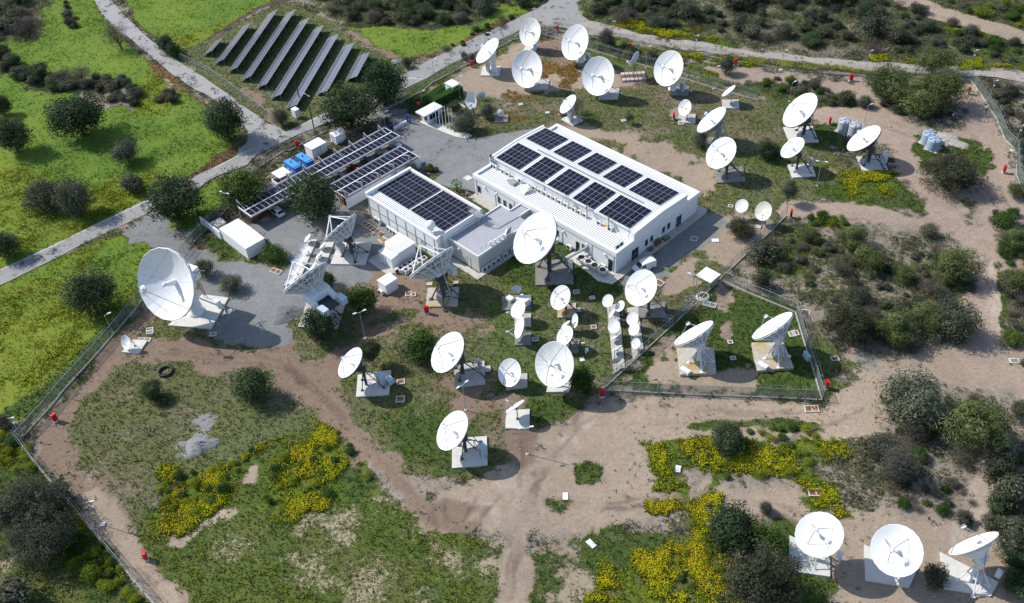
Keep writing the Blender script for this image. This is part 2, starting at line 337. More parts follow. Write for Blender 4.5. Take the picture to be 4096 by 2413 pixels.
# (class, outline in the survey, softness m, raggedness m)
AREAS = [
 ('meadow', dd((-90,-70),(230,-70),(232,0),(262,50),(330,120),(400,185),(530,270),(600,330),(575,372),(480,440),(370,495),(180,590),(0,670),(-90,720)), .6, .8),
 ('meadowy', dd((-90,430),(60,420),(180,470),(330,420),(440,420),(560,350),(575,372),(480,440),(370,495),(180,590),(0,650),(-90,690)), 5, 6),
 ('meadowy', dd((330,215),(400,180),(440,225),(430,265),(340,280),(270,260)), 4, 5),
 ('meadowd', dd((80,330),(260,300),(420,330),(430,400),(250,420),(120,400)), 6, 6),
 ('meadowd', dd((0,190),(120,200),(300,250),(250,290),(100,260),(0,250)), 4, 5),
 ('dirt', dd((35,140),(75,160),(135,190),(190,210),(170,210),(110,190),(40,152)), .8, 1),
 ('dirt', dd((390,180),(425,200),(445,225),(430,228),(415,205)), .8, 1),
 ('scrubb', dd((-90,-70),(90,-70),(100,30),(90,95),(20,100),(0,130),(40,160),(120,200),(170,220),(90,225),(0,180),(-90,190)), 2, 3),
 ('scrub', dd((160,195),(230,185),(320,210),(345,245),(320,272),(260,260),(190,230)), 2, 3),
 ('verge', dd((375,160),(450,230),(530,285),(520,260),(470,225),(400,165)), 1, 1.5),
 ('verge', dd((180,590),(300,525),(470,428),(560,362),(592,325),(604,335),(580,376),(482,446),(372,500),(190,598)), .8, 1.2),
 ('meadow', dd((285,-70),(700,-70),(695,0),(640,20),(510,100),(430,130),(395,105),(330,50)), .6, .8),
 ('meadowd', dd((440,20),(560,-10),(640,0),(600,40),(480,60)), 3, 4),
 ('meadowy', dd((420,90),(560,50),(690,-10),(694,0),(640,20),(510,100),(440,122)), 2, 3),
 ('earth', dd((690,-30),(720,0),(640,22),(520,98),(500,100),(630,18),(690,-5)), .5, .6),
 ('lawn', dd((430,132),(510,102),(640,24),(720,6),(830,55),(880,66),(1010,150),(980,190),(930,205),(800,295),(690,312),(600,268),(520,205)), .8, 1.2),
 ('lawng', dd((560,110),(650,40),(760,30),(790,60),(700,160),(620,200),(590,150)), 3, 4),
 ('lush', dd((900,120),(960,150),(920,200),(860,240),(820,250),(840,200)), 3, 4),
 ('brown', dd((600,200),(680,262),(700,305),(650,290),(580,230)), 2, 3),
 ('brown', dd((830,62),(890,80),(985,130),(960,145),(880,105)), 1.5, 2),
 ('scrubb', dd((720,-70),(1460,-70),(1400,0),(1300,40),(1240,62),(1170,72),(1000,65),(860,70),(770,25)), 2, 3),
 ('meadow', dd((862,70),(960,62),(1060,75),(1180,60),(1250,0),(1330,-10),(1300,38),(1180,97),(1050,140),(1010,148),(940,115)), 1, 1.5),
 ('verge', dd((1300,40),(1240,72),(1110,130),(1010,152),(1020,140),(1120,112),(1230,55)), 1, 1.5),
 # right of the entrance road, far belt
 ('scrubb', dd((1420,-70),(2700,-70),(2700,210),(2519,170),(2150,160),(1800,115),(1600,95),(1440,50)), 1, 1.5),
 ('scrubg', dd((1420,0),(1500,-20),(1640,40),(1700,95),(1560,70),(1440,45)), 3, 4),
 ('scrubg', dd((2290,60),(2420,45),(2519,100),(2519,160),(2400,140),(2330,110)), 3, 4),
 ('flower', dd((1530,55),(1640,70),(1760,85),(1840,108),(1780,112),(1620,90),(1520,72)), 3.8, 3.6),
 ('flower', dd((2150,140),(2320,148),(2480,158),(2519,168),(2330,165),(2150,152)), 2.8, 2.9),
 ('flower', dd((2340,70),(2420,60),(2480,80),(2440,90),(2360,84)), 4.8, 4.3),
 ('dryg', dd((320,1310),(420,1190),(640,1080),(770,1000),(1010,1250),(1250,1340),(1240,1600),(430,1600)), 1, 1.5),
 # the fenced station
 ('lawn', dd((340,740),(420,690),(520,640),(660,600),(900,560),(1180,300),(1060,260),(960,270),(1130,170),(1270,92),(1400,100),(1500,130),(1870,235),(1990,290),(2100,420),(1960,530),(1880,575),(1480,960),(1420,1015),(1250,1150),(1060,1200),(960,1150),(760,1065),(660,1090),(560,1150),(430,1200),(330,1300),(220,1190),(130,1090),(110,1020),(220,900),(300,810)), .8, 1.5),
 ('meadowy', dd((-90,780),(0,703),(100,655),(200,610),(290,580),(345,586),(372,606),(340,665),(342,740),(318,772),(230,850),(160,935),(70,1035),(0,1045),(-90,1050)), .5, .6),
 ('meadow', dd((60,680),(290,585),(345,592),(350,640),(310,700),(180,670)), 4, 5),
 ('lush', dd((0,1000),(110,950),(230,830),(320,765),(340,770),(255,850),(165,940),(75,1040),(0,1042)), 2, 2),
 ('meadow', dd((372,530),(420,560),(500,575),(520,560),(560,470),(640,440),(560,430),(480,470)), .8, 1.2),
 ('lush', dd((960,240),(1080,215),(1140,195),(1160,240),(1100,260),(1030,270)), 1.5, 2),
 ('dryg', dd((980,205),(1060,190),(1120,172),(1080,215),(1000,232)), 1, 1.5),
 ('lawng', dd((1040,190),(1180,115),(1270,80),(1275,95),(1190,130),(1060,205)), 1, 1.5),
 # top antenna field
 ('dirt', dd((1090,215),(1160,170),(1290,95),(1400,108),(1480,150),(1560,190),(1530,220),(1420,225),(1380,215),(1310,250),(1250,275),(1200,240),(1130,230)), 3, 4),
 ('brown', dd((1320,100),(1390,110),(1440,170),(1370,185),(1310,140)), 3, 3),
 ('rust', dd((1325,150),(1420,165),(1440,200),(1400,215),(1340,180)), 2, 3),
 ('rust', dd((1240,218),(1330,228),(1320,260),(1250,262)), 2, 3),
 ('rust', dd((1170,285),(1260,270),(1290,290),(1240,312),(1180,312)), 2, 3),
 ('lawng', dd((1100,240),(1240,250),(1260,310),(1150,320)), 3, 4),
 ('lawng', dd((1420,110),(1560,160),(1580,190),(1490,170),(1430,135)), 2, 3),
 ('dirt', dd((1380,312),(1560,322),(1640,345),(1740,400),(1780,470),(1740,520),(1660,450),(1560,380),(1420,330)), 2.5, 3),
 ('dirt', dd((1640,265),(1700,255),(1690,310),(1640,300)), 1, 2),
 ('lawng', dd((1770,180),(1880,196),(1960,240),(2040,262),(1960,280),(1840,235)), 3, 4),
 ('lawng', dd((1480,250),(1600,300),(1740,330),(1900,370),(2060,350),(2000,420),(1860,420),(1700,350),(1500,310)), 5, 6),
 # perimeter strip behind the top field
 ('scrubg', dd((1400,82),(1500,110),(1620,150),(1760,180),(1960,215),(2130,250),(2100,290),(1990,300),(1880,240),(1700,190),(1540,150),(1420,105)), 2, 2.5),
 ('flower', dd((1660,150),(1740,165),(1790,185),(1770,200),(1680,180)), 4.8, 3.6),
 ('pink', dd((1740,168),(1870,176),(2050,195),(2150,196),(2140,235),(2050,222),(1920,200),(1790,195)), 1.5, 2),
 ('flower', dd((1840,140),(1960,155),(2140,170),(2150,182),(2000,172),(1840,155)), 2.4, 1.8),
 ('flower', dd((1500,95),(1640,125),(1830,140),(1830,152),(1640,140),(1500,112)), 2.4, 1.8),
 # east side
 ('pink', dd((2000,272),(2150,258),(2250,312),(2380,330),(2440,360),(2470,430),(2519,480),(2640,520),(2640,640),(2500,620),(2420,560),(2400,500),(2300,480),(2210,440),(2190,370),(2130,335),(2030,325)), 2, 2.5),
 ('pink', dd((2350,200),(2400,205),(2440,290),(2490,400),(2519,500),(2450,470),(2400,360),(2370,290)), 1.2, 1.5),
 ('scrub', dd((2420,190),(2640,200),(2640,520),(2519,440),(2460,310)), 1, 1.5),
 ('lush', dd((2270,325),(2400,345),(2450,388),(2400,430),(2310,440),(2250,430),(2250,360)), 2, 2.5),
 ('lush', dd((2050,405),(2120,425),(2200,445),(2290,500),(2300,545),(2200,530),(2100,500),(2030,470)), 2.5, 4),
 ('lush', dd((1990,310),(2060,310),(2065,365),(2000,365)), 1.5, 2),
 ('flower', dd((2060,395),(2180,440),(2140,470),(2060,440)), 6.8, 5.1),
 ('lawng', dd((2290,470),(2400,500),(2400,550),(2310,520)), 2, 3),
 ('brown', dd((2080,365),(2110,400),(2060,430),(2040,420)), 1.5, 2),
 # scrub block east of the enclosure
 ('scrubm', dd((1960,540),(2280,560),(2400,640),(2420,740),(2400,860),(2200,870),(2100,880),(2010,760),(1880,700),(1800,660)), 2, 3),
 ('scrubg', dd((1830,640),(1960,560),(2000,620),(1900,700),(1810,690)), 3, 4),
 ('meadowy', dd((1975,528),(2080,536),(2085,562),(1990,566)), 1.5, 2),
 ('scrub', dd((2440,620),(2640,600),(2640,1484),(2470,1484),(2440,1240),(2480,1010),(2440,860)), 2, 3),
 ('lush', dd((2430,660),(2480,650),(2490,780),(2470,850),(2440,830)), 1.5, 2),
 # south
 ('tan', dd((1400,1030),(1480,990),(1560,1000),(1720,1010),(2010,1000),(2100,960),(2090,880),(2250,880),(2430,860),(2519,880),(2640,880),(2640,990),(2480,985),(2330,950),(2180,980),(2130,1050),(2060,1062),(1740,1045),(1700,1062),(1610,1082),(1600,1110),(1650,1175),(1760,1185),(1960,1185),(2120,1250),(2250,1270),(2420,1290),(2519,1330),(2640,1340),(2640,1600),(1990,1600),(1990,1400),(1900,1290),(1700,1270),(1500,1300),(1290,1330),(1090,1315),(1010,1250),(1060,1195),(1180,1180),(1270,1150)), 1.5, 2.5),
 ('pale', dd((1310,1080),(1480,1010),(1420,1060),(1330,1180),(1260,1300),(1230,1290)), 4, 5),
 ('pink', dd((1620,1010),(1980,1030),(1960,1045),(1640,1030)), 2, 3),
 ('scrub', dd((2150,1050),(2200,980),(2330,955),(2480,990),(2500,1200),(2420,1230),(2380,1150),(2240,1180),(2150,1120)), 2, 3),
 ('scrub', dd((2130,1160),(2240,1190),(2370,1170),(2400,1230),(2350,1270),(2230,1250)), 3, 3),
 ('scrub', dd((2420,1190),(2640,1120),(2640,1420),(2519,1380),(2440,1310)), 1.5, 2),
 ('dryg', dd((420,1290),(560,1200),(650,1120),(760,1040),(1000,1250),(640,1260),(520,1300),(430,1420)), 2, 3),
 ('dirt', dd((575,1215),(600,1150),(640,1130),(650,1165),(625,1220),(590,1240)), 1, 1.5),
 ('tan', dd((440,1300),(560,1235),(640,1240),(560,1280),(470,1330),(420,1400),(410,1340)), 2.5, 4),
 ('dry', dd((420,1420),(520,1300),(640,1255),(760,1260),(900,1200),(960,1200),(1010,1260),(1090,1318),(1250,1340),(1240,1600),(420,1600)), 2, 3),
 ('dryg', dd((440,1400),(560,1320),(700,1300),(760,1400),(820,1484),(800,1600),(460,1600)), 4, 6),
 ('dryg', dd((900,1220),(1010,1270),(1000,1340),(900,1300),(840,1250)), 3, 5),
 ('lush', dd((1085,1318),(1250,1335),(1245,1370),(1150,1390),(1060,1340)), 2, 4),
 ('dryg', dd((1080,1420),(1240,1380),(1235,1600),(1050,1600)), 4, 5),
 ('dry', dd((1290,1345),(1500,1312),(1690,1280),(1760,1270),(1860,1330),(1890,1600),(1270,1600)), 2, 4),
 ('lush', dd((1300,1350),(1480,1318),(1660,1290),(1700,1360),(1560,1400),(1460,1370),(1360,1440),(1300,1420)), 3, 5),
 ('flowerd', dd((1690,1285),(1760,1265),(1860,1350),(1890,1600),(1560,1600),(1600,1440),(1700,1380)), 6.8, 8.1),
 ('lush', dd((1800,1265),(1930,1290),(1990,1390),(2060,1440),(2040,1600),(1860,1600),(1840,1400)), 2, 3),
 ('lawn', dd((200,1090),(330,960),(440,925),(690,900),(760,980),(740,1020),(660,1080),(540,1150),(420,1190),(330,1290),(250,1190)), 3, 4),
 # west strip outside the fence
 ('lush', dd((-90,1050),(0,1040),(42,1068),(110,1150),(220,1275),(375,1484),(460,1600),(-90,1600)), .6, .8),
 ('flower', dd((-90,1060),(30,1075),(120,1170),(60,1160),(-90,1150)), 4.8, 4.3),
 ('flower', dd((110,1260),(180,1240),(290,1400),(330,1484),(230,1420),(130,1380)), 6.8, 5.1),
 ('dry', dd((-60,1400),(100,1380),(220,1440),(300,1600),(-60,1600)), 3, 4),
 # meadow banks and flower patches inside
 ('flower', dd((640,1235),(650,1165),(710,1105),(780,1035),(840,1060),(940,1175),(880,1215),(700,1265)), 2.8, 2.9),
 ('flower', dd((360,1245),(400,1180),(520,1150),(610,1105),(675,1080),(690,1095),(600,1145),(575,1215),(450,1295),(380,1295)), 2.8, 2.9),
 ('flowerd', dd((720,1085),(770,1048),(830,1060),(880,1110),(860,1150),(770,1150)), 3.8, 3.6),
 ('lush', dd((880,1130),(945,1185),(880,1215),(850,1180)), 2, 3),
 ('flower', dd((1740,1052),(1900,1045),(2060,1062),(2082,1100),(2000,1150),(1960,1172),(1760,1182),(1730,1110)), 2.8, 2.9),
 ('flower', dd((1600,1082),(1700,1064),(1712,1160),(1650,1190),(1610,1125)), 3.8, 3.6),
 ('flower', dd((1970,1172),(2030,1180),(2108,1240),(2080,1252),(1990,1212)), 2.8, 2.9),
 ('lush', dd((1340,1230),(1390,1215),(1440,1235),(1360,1260)), 1.5, 2),
 ('lush', dd((1430,1155),(1490,1145),(1480,1180),(1430,1180)), 1.5, 2),
 ('lush', dd((920,1050),(960,1020),(1070,1000),(1150,1030),(1200,1090),(1100,1200),(1050,1190),(960,1110)), 2, 3.5),
 ('lush', dd((1210,1010),(1290,990),(1340,960),(1440,1000),(1370,1052),(1280,1045)), 1.5, 2),
 ('lush', dd((1495,952),(1600,840),(1790,695),(1960,760),(2015,980),(1800,965)), 1, 2),
 ('tan', dd((1560,890),(1660,850),(1680,900),(1650,950),(1570,930)), 3, 5),
 ('dirt', dd((1770,700),(1800,720),(1795,830),(1765,830)), 1, 2),
 ('dirt', dd((1660,920),(1850,905),(1900,930),(1800,960),(1690,950)), 2, 3),
 ('lawng', dd((2010,760),(2060,900),(2100,920),(2060,980),(2030,980),(1990,800)), 2, 3),
 ('lush', dd((1200,690),(1260,640),(1420,560),(1500,640),(1540,700),(1530,770),(1400,740),(1240,730)), 2.5, 3),  # dark green also paints in the shade of the huge dish
 ('lawng', dd((1200,740),(1540,740),(1510,920),(1440,960),(1240,990),(1150,960),(1200,850)), 3, 4),
 ('brown', dd((1090,780),(1200,780),(1150,830),(1060,860)), 3, 4),
 ('brown', dd((1080,930),(1180,900),(1230,940),(1150,975),(1060,970)), 3, 4),
 ('brown', dd((870,770),(960,760),(940,800),(890,810)), 3, 4),
 ('brown', dd((860,650),(1010,640),(1050,700),(1040,770),(930,760),(880,700)), 2, 4),
 ('lawng', dd((720,880),(820,850),(900,880),(840,940),(760,930)), 2, 4),
 ('lawng', dd((1560,640),(1700,640),(1740,680),(1700,760),(1620,700)), 3, 4),
 ('dirt', dd((1700,560),(1790,530),(1900,560),(1850,640),(1760,640)), 3, 4),
 ('gravel', dd((300,578),(372,520),(390,515),(420,562),(490,618),(570,640),(640,625),(700,560),(760,585),(900,560),(1000,590),(960,640),(880,700),(830,740),(720,790),(700,845),(640,856),(560,848),(480,790),(460,740),(500,700),(430,650),(375,605)), 1, 1.5),
 ('lawn', dd((540,640),(600,650),(660,640),(700,600),(640,590),(540,590)), 1.5, 2),
 ('lush', dd((505,575),(560,600),(600,640),(560,640),(500,600)), 1, 1.5),
 ('lawn', dd((640,600),(720,620),(700,660),(650,660)), 1.5, 2),
 ('gravel', dd((900,540),(960,560),(1020,600),(940,640),(880,620)), 1, 2),
 ('grey', dd((980,1205),(1040,1198),(1085,1232),(1060,1258),(1000,1232)), 2, 2.5),
 ('grey', dd((470,1062),(515,1032),(532,1072),(505,1120),(440,1122),(432,1100)), 1, 2),
 ('grey', dd((2150,900),(2260,900),(2240,930),(2160,925)), 3, 3),
 ('gravel', dd((1720,510),(1785,545),(1690,630),(1600,700),(1530,700)), 1, 1.5),
 ('lush', dd((120,1020),(340,765),(348,775),(230,915),(125,1045)), .6, .8),
]
LINES = [
 ('brown', dd((340,850),(440,868),(560,880),(690,890),(770,965),(860,1062),(950,1152),(1040,1245),(1150,1300)), 4.6, 1.2, 2),
 ('brown', dd((770,965),(850,860),(950,810),(1090,760)), 2.6, 1.5, 2),
 ('brown', dd((395,750),(330,815),(220,945),(118,1060),(130,1110),(220,1225),(310,1335),(400,1445),(450,1520)), 4.2, 1, 1.3),
 ('tan', dd((225,1230),(310,1335),(400,1445),(450,1520)), 3.6, 1, 1.5),
 ('tan', dd((1540,1030),(1750,1020),(1900,1035),(2030,1040),(2120,1000),(2250,920),(2440,875),(2640,880)), 7, 1.2, 2),
 ('tan', dd((1360,1060),(1310,1190),(1280,1320),(1240,1500)), 3.2, 1, 1.2),
 ('pink', dd((1950,520),(2060,524),(2260,546),(2361,563),(2424,612),(2414,743),(2427,855),(2400,900)), 5, 1, 1.5),
 ('pink', dd((2280,440),(2340,540),(2420,600),(2519,680)), 6, 1.5, 2),
 ('pale', dd((2450,1120),(2405,1225),(2370,1330)), 4, 1, 1.5),
 ('pink', dd((2180,300),(2130,240),(2110,200)), 4, 1, 1.5),
 ('dirt', dd((1350,-40),(1500,-10)), 3, 1, 1),
 ('dirt', dd((2150,-40),(2230,0),(2310,35),(2420,65),(2600,120)), 7, .8, 1),
 ('dirt', dd((1700,640),(1640,720),(1700,700)), 2, 1, 1.5),
 ('brown', dd((1150,1000),(1240,990),(1290,1090),(1300,1130)), 4, 1.5, 2),
 ('pale', dd((2440,620),(2450,800),(2440,860)), 1.4, .5, .6),
 ('lush', dd((1700,1046),(1860,1040),(2000,1052)), 1.0, .6, .8),
]
RUTS = [
 dd((430,862),(560,872),(690,884),(760,945)), dd((1475,1010),(1380,1090),(1320,1200),(1262,1470)), dd((1500,1015),(1620,1000),(1800,1012),(2000,1015)), dd((1500,1240),(1700,1215),(1900,1240),(2100,1300)), dd((1480,1258),(1700,1232),(1890,1260),(2080,1320)), dd((2200,300),(2300,340),(2420,430),(2500,520)), dd((2180,312),(2290,356),(2400,445),(2490,540)), dd((840,880),(900,820),(1000,780)), dd((1230,1230),(1180,1290)), dd((1180,1225),(1140,1300)), dd((1280,1200),(1290,1110),(1270,1010)),
 dd((700,900),(790,975),(900,1095),(1000,1205)), dd((712,892),(805,972),(912,1090)), dd((420,872),(560,890),(690,902)), dd((1700,1480),(1720,1200),(1718,1090)),
 dd((1440,1020),(1360,1120),(1300,1250),(1250,1480)), dd((1425,1030),(1340,1140),(1285,1260),(1235,1470)), dd((2130,1010),(1990,1062),(1800,1225),(1500,1260)), dd((1100,1230),(1105,1300)), dd((1060,1215),(1075,1290)),
 dd((2110,1180),(2120,1260)), dd((2130,1170),(2138,1262)), dd((2050,535),(2250,556),(2350,575)), dd((1780,700),(1785,830)), dd((1790,700),(1796,832)), dd((1570,1030),(1750,1012),(1900,1030)), dd((1580,1045),(1760,1030),(1910,1048)),
]
GX0, GX1, GY0, GY1, GS = -152.0, 152.0, 42.0, 282.0, .42
gx = np.arange(GX0, GX1, GS); gy = np.arange(GY0, GY1, GS); NX, NY = len(gx), len(gy)
X, Y = np.meshgrid(gx, gy)
soil = np.empty(X.shape+(3,)); veg = np.empty(X.shape+(3,)); soil[:] = CL['scrub'][0]; veg[:] = CL['scrub'][1]
cover = np.full(X.shape, CL['scrub'][2]); flw = np.full(X.shape, .02); rough = np.ones(X.shape)
nzA = fbm(X, Y, 5.0, 3, 4)-.5; nzB = fbm(X, Y, 1.6, 9, 3)-.5
def lay(cls, sdf, poly, soft, rag, pad=0):
    px = [p[0] for p in poly]; py = [p[1] for p in poly]; m = 3+soft+rag+pad
    i0 = max(0, int((min(px)-m-GX0)/GS)); i1 = min(NX, int((max(px)+m-GX0)/GS)+2); j0 = max(0, int((min(py)-m-GY0)/GS)); j1 = min(NY, int((max(py)+m-GY0)/GS)+2)
    if i0 >= i1 or j0 >= j1: return
    sl = (slice(j0, j1), slice(i0, i1))
    d = sdf(X[sl], Y[sl])+nzA[sl]*rag*3.2+nzB[sl]*rag*1.3
    w = np.clip(d/soft+.5, 0, 1); w = w*w*(3-2*w); s, v, c, f = CL[cls]
    for k in range(3): soil[..., k][sl] += (s[k]-soil[..., k][sl])*w; veg[..., k][sl] += (v[k]-veg[..., k][sl])*w
    cover[sl] += (c-cover[sl])*w; flw[sl] += (f-flw[sl])*w; rough[sl] += ((1.0 if cls.startswith('scrub') else 0.0)-rough[sl])*w
for cls, poly, soft, rag in AREAS: lay(cls, lambda a, b: sd_poly(a, b, poly), poly, soft, rag)
for cls, ln, w_, soft, rag in LINES: lay(cls, lambda a, b: sd_line(a, b, ln, w_), ln, soft, rag, w_)
# broad drift of plant cover and tone
big = fbm(X, Y, 22, 31, 4)-.5; mid = fbm(X, Y, 4.2, 47, 4)-.5
cover = np.clip(cover+(big*.55+mid*.85)*np.clip(1.1-np.abs(cover-.5)*1.7, .12, 1), 0, 1.15)
calm = np.clip((cover-.9)*8, 0, 1); tone = 1+big*(.55-.15*calm)+mid*(.40-.28*calm)
veg *= tone[..., None]; veg[..., 0] *= 1+mid*.30*(1-.6*calm)+big*.35*calm; soil *= (1+big*.42+(fbm(X, Y, 1.3, 77, 3)-.5)*.25)[..., None]
flw = np.clip(flw*(.15+2.0*np.clip(fbm(X, Y, 3.2, 91, 4)*2.6-.95, 0, 1)), 0, 1)
# tyre ruts: slightly darker soil pressed bare
for ln in RUTS:
    px = [p[0] for p in ln]; py = [p[1] for p in ln]; m = 2
    i0 = max(0, int((min(px)-m-GX0)/GS)); i1 = min(NX, int((max(px)+m-GX0)/GS)+2); j0 = max(0, int((min(py)-m-GY0)/GS)); j1 = min(NY, int((max(py)+m-GY0)/GS)+2)
    if i0 >= i1 or j0 >= j1: continue
    sl = (slice(j0, j1), slice(i0, i1)); xx = X[sl]+nzA[sl]*3; yy = Y[sl]+nzB[sl]*2
    w = np.clip(sd_line(xx, yy, ln, .6)/.35+.5, 0, 1)*np.clip(.6+nzA[sl]*2.4, 0, 1)
    soil[sl] *= (1-.36*w)[..., None]; cover[sl] *= 1-.6*w
hill = rough*((fbm(X, Y, 6, 5, 3)-.5)*.7)+(nzB*.10)*np.clip(cover, .2, 1)
edge = np.minimum.reduce([X-GX0, GX1-X, Y-GY0, GY1-Y]); hill *= np.clip(edge/6, 0, 1)
def tt(t, *a): return [(at(T(t, x, y)).x, at(T(t, x, y)).y) for x, y in a]
def ww(*a): return [(W(u, v).x, W(u, v).y) for u, v in a]
ROADZ = .12; SHEETS = []
SHEETS.append(('road', tt(0, (880,-60),(915,0),(1000,130),(1090,240),(1290,390),(1500,570),(1700,740),(1900,870),(2150,1010),(2350,1180),(2440,1290),(2430,1400),(2340,1484))+tt(4,(2330,62),(2430,5))+tt(1,(0,1455),(150,1385),(300,1305),(235,1265),(110,1215))+tt(0,(2516,1130),(2400,1050),(2200,905),(2000,760),(1800,640),(1600,500),(1400,325),(1200,130),(1085,0),(1050,-60)), ROADZ+.008, 'road', .1))
SHEETS.append(('road', tt(4, (-160,1240),(0,1165),(300,1030),(660,860),(1030,680),(1480,465),(1800,310),(2100,165),(2300,70),(2420,0))+tt(1,(0,1448),(300,1300),(660,1120),(900,1000),(1120,890),(1440,745),(1600,650),(1900,500),(2200,350),(2516,210))+tt(2,(150,130),(350,30),(420,-60),(720,-60),(650,40),(660,130),(760,205),(560,260),(360,215),(200,225),(60,310),(0,345))+tt(1,(2400,395),(2100,545),(1900,640),(1700,765),(1450,880),(1240,960),(1180,1040),(1060,1090),(660,1225),(480,1300),(200,1430),(0,1530))+tt(4,(2420,150),(2120,255),(1920,385),(1520,585),(1060,800),(900,880),(450,1110),(0,1330),(-160,1400)), ROADZ, 'road_b', .1))
SHEETS.append(('dirt_road', tt(2, (330,220),(560,240),(760,200),(1000,265),(1300,350),(1600,400),(2000,440),(2516,525))+tt(3,(0,510),(400,560),(800,600),(1100,622),(1500,660),(1900,690),(2516,720),(2900,750),(2900,840),(2516,800),(2000,750),(1500,725),(900,692),(500,642),(0,580))+tt(2,(2516,595),(2000,530),(1600,480),(1200,390),(800,350),(500,290),(300,235)), ROADZ-.008, 'track', .6))
SHEETS.append(('car_park', ww((-66,-36),(-66,3),(-72,8),(-76,2),(-80,4),(-72,12),(-65.4,10.6),(-53.6,11.6),(-51,14),(-45.5,9.5),(-46.5,0),(-49.5,-2),(-51.6,-1),(-51.6,-19),(-48,-27),(-47.5,-36),(-53,-37),(-62.9,-36)), ROADZ+.004, 'asph', .15))
SHEETS.append(('gravel_yard', ww((-46.4,9),(-51,14.3),(-46,22),(-41,29),(-37,25),(-36.8,0),(-40,-1),(-45.5,-3),(-46.6,0)), ROADZ-.004, 'gyard', .4))
for a_ in SHEETS:
    P_ = a_[1]; i0 = max(0, int((min(p[0] for p in P_)-3-GX0)/GS)); i1 = min(NX, int((max(p[0] for p in P_)+3-GX0)/GS)); j0 = max(0, int((min(p[1] for p in P_)-3-GY0)/GS)); j1 = min(NY, int((max(p[1] for p in P_)+3-GY0)/GS))
    if i0 < i1 and j0 < j1: sl = (slice(j0, j1), slice(i0, i1)); w_ = np.clip(sd_poly(X[sl], Y[sl], P_)/1.2+1.6, 0, 1); hill[sl] = hill[sl]*(1-w_)+np.minimum(hill[sl], .03)*w_
def build_ground():
    n = NX*NY; far = 2500.0
    co = np.empty((n+4, 3), np.float32); co[:n, 0] = X.ravel(); co[:n, 1] = Y.ravel(); co[:n, 2] = hill.ravel()
    ex0, ex1, ey0, ey1 = gx[0], gx[-1], gy[0], gy[-1]
    co[n:] = [(-far, -far, 0), (far, -far, 0), (far, far, 0), (-far, far, 0)]
    a = (np.arange(NY-1)[:, None]*NX+np.arange(NX-1)[None, :]).ravel()
    quads = np.stack([a, a+1, a+NX+1, a+NX], 1).astype(np.int32)
    # skirt to the horizon: one fan per side
    b = list(range(NX)); t = [(NY-1)*NX+i for i in range(NX)]; l = [j*NX for j in range(NY)]; r = [j*NX+NX-1 for j in range(NY)]
    tris = []
    def fan(line, c0, c1):
        tris.append((c0, c1, line[-1]))
        for i in range(len(line)-1): tris.append((c0, line[i+1], line[i]))
    fan(b, n, n+1); fan(r, n+1, n+2); fan(t[::-1], n+2, n+3); fan(l[::-1], n+3, n)
    tris = np.array(tris, np.int32)
    me = bpy.data.meshes.new('ground'); nl = quads.size+tris.size; npoly = len(quads)+len(tris)
    me.vertices.add(n+4); me.loops.add(nl); me.polygons.add(npoly)
    me.vertices.foreach_set('co', co.ravel()); me.loops.foreach_set('vertex_index', np.concatenate([quads.ravel(), tris.ravel()]))
    st = np.concatenate([np.arange(len(quads))*4, quads.size+np.arange(len(tris))*3]).astype(np.int32)
    me.polygons.foreach_set('loop_start', st); me.polygons.foreach_set('use_smooth', np.ones(npoly, bool))
    me.update(calc_edges=True); me.validate()
    def attr(nm, rgb, al):
        A = me.attributes.new(nm, 'FLOAT_COLOR', 'POINT'); d = np.empty((n+4, 4), np.float32)
        d[:n, :3] = rgb.reshape(-1, 3); d[:n, 3] = al.ravel(); d[n:] = (*(CL['scrub'][1] if nm == 'veg' else CL['scrub'][0]), .6 if nm == 'veg' else .0)
        A.data.foreach_set('color', d.ravel())
    attr('soil', np.clip(soil, 0, 1), flw); attr('veg', np.clip(veg, 0, 1), cover)
    m, nt, N, K, bs = new_mat('ground'); tc = N.new('ShaderNodeTexCoord'); P = tc.outputs['Object']
    def noise(sc, det=8, ro=.65, dist=0):
        x = N.new('ShaderNodeTexNoise'); x.inputs['Scale'].default_value = sc; x.inputs['Detail'].default_value = det; x.inputs['Roughness'].default_value = ro
        x.inputs['Distortion'].default_value = dist; K.new(P, x.inputs['Vector']); return x.outputs['Fac']
    def mth(op, a, b=None):
        x = N.new('ShaderNodeMath'); x.operation = op
        for i, q in enumerate((a, b)):
            if q is None: continue
            if isinstance(q, (int, float)): x.inputs[i].default_value = q
            else: K.new(q, x.inputs[i])
        return x.outputs[0]
    def rng_(v, a, b, c, d):
        x = N.new('ShaderNodeMapRange'); K.new(v, x.inputs['Value'])
        for k, q in zip(('From Min', 'From Max', 'To Min', 'To Max'), (a, b, c, d)): x.inputs[k].default_value = q
        return x.outputs['Result']
    def mix(f, a, b, mode='MIX'):
        x = N.new('ShaderNodeMix'); x.data_type = 'RGBA'; x.blend_type = mode
        for nm, q in (('Factor', f), ('A', a), ('B', b)):
            if isinstance(q, tuple): x.inputs[nm].default_value = q
            elif isinstance(q, (int, float)): x.inputs[nm].default_value = q
            else: K.new(q, x.inputs[nm])
        return x.outputs['Result']
    s = N.new('ShaderNodeVertexColor'); s.layer_name = 'soil'; v = N.new('ShaderNodeVertexColor'); v.layer_name = 'veg'
    n1 = noise(1.5, 6, .72); n2 = noise(4.5, 5, .7); n3 = noise(.35, 5, .6); n4 = noise(11, 3, .6)
    pat = mth('ADD', mth('MULTIPLY', n1, .62), mth('MULTIPLY', n2, .38))
    cov = mth('SUBTRACT', mth('ADD', mth('MULTIPLY', v.outputs['Alpha'], .46), .27), pat)
    mask = rng_(cov, -.035, .05, 0, 1)
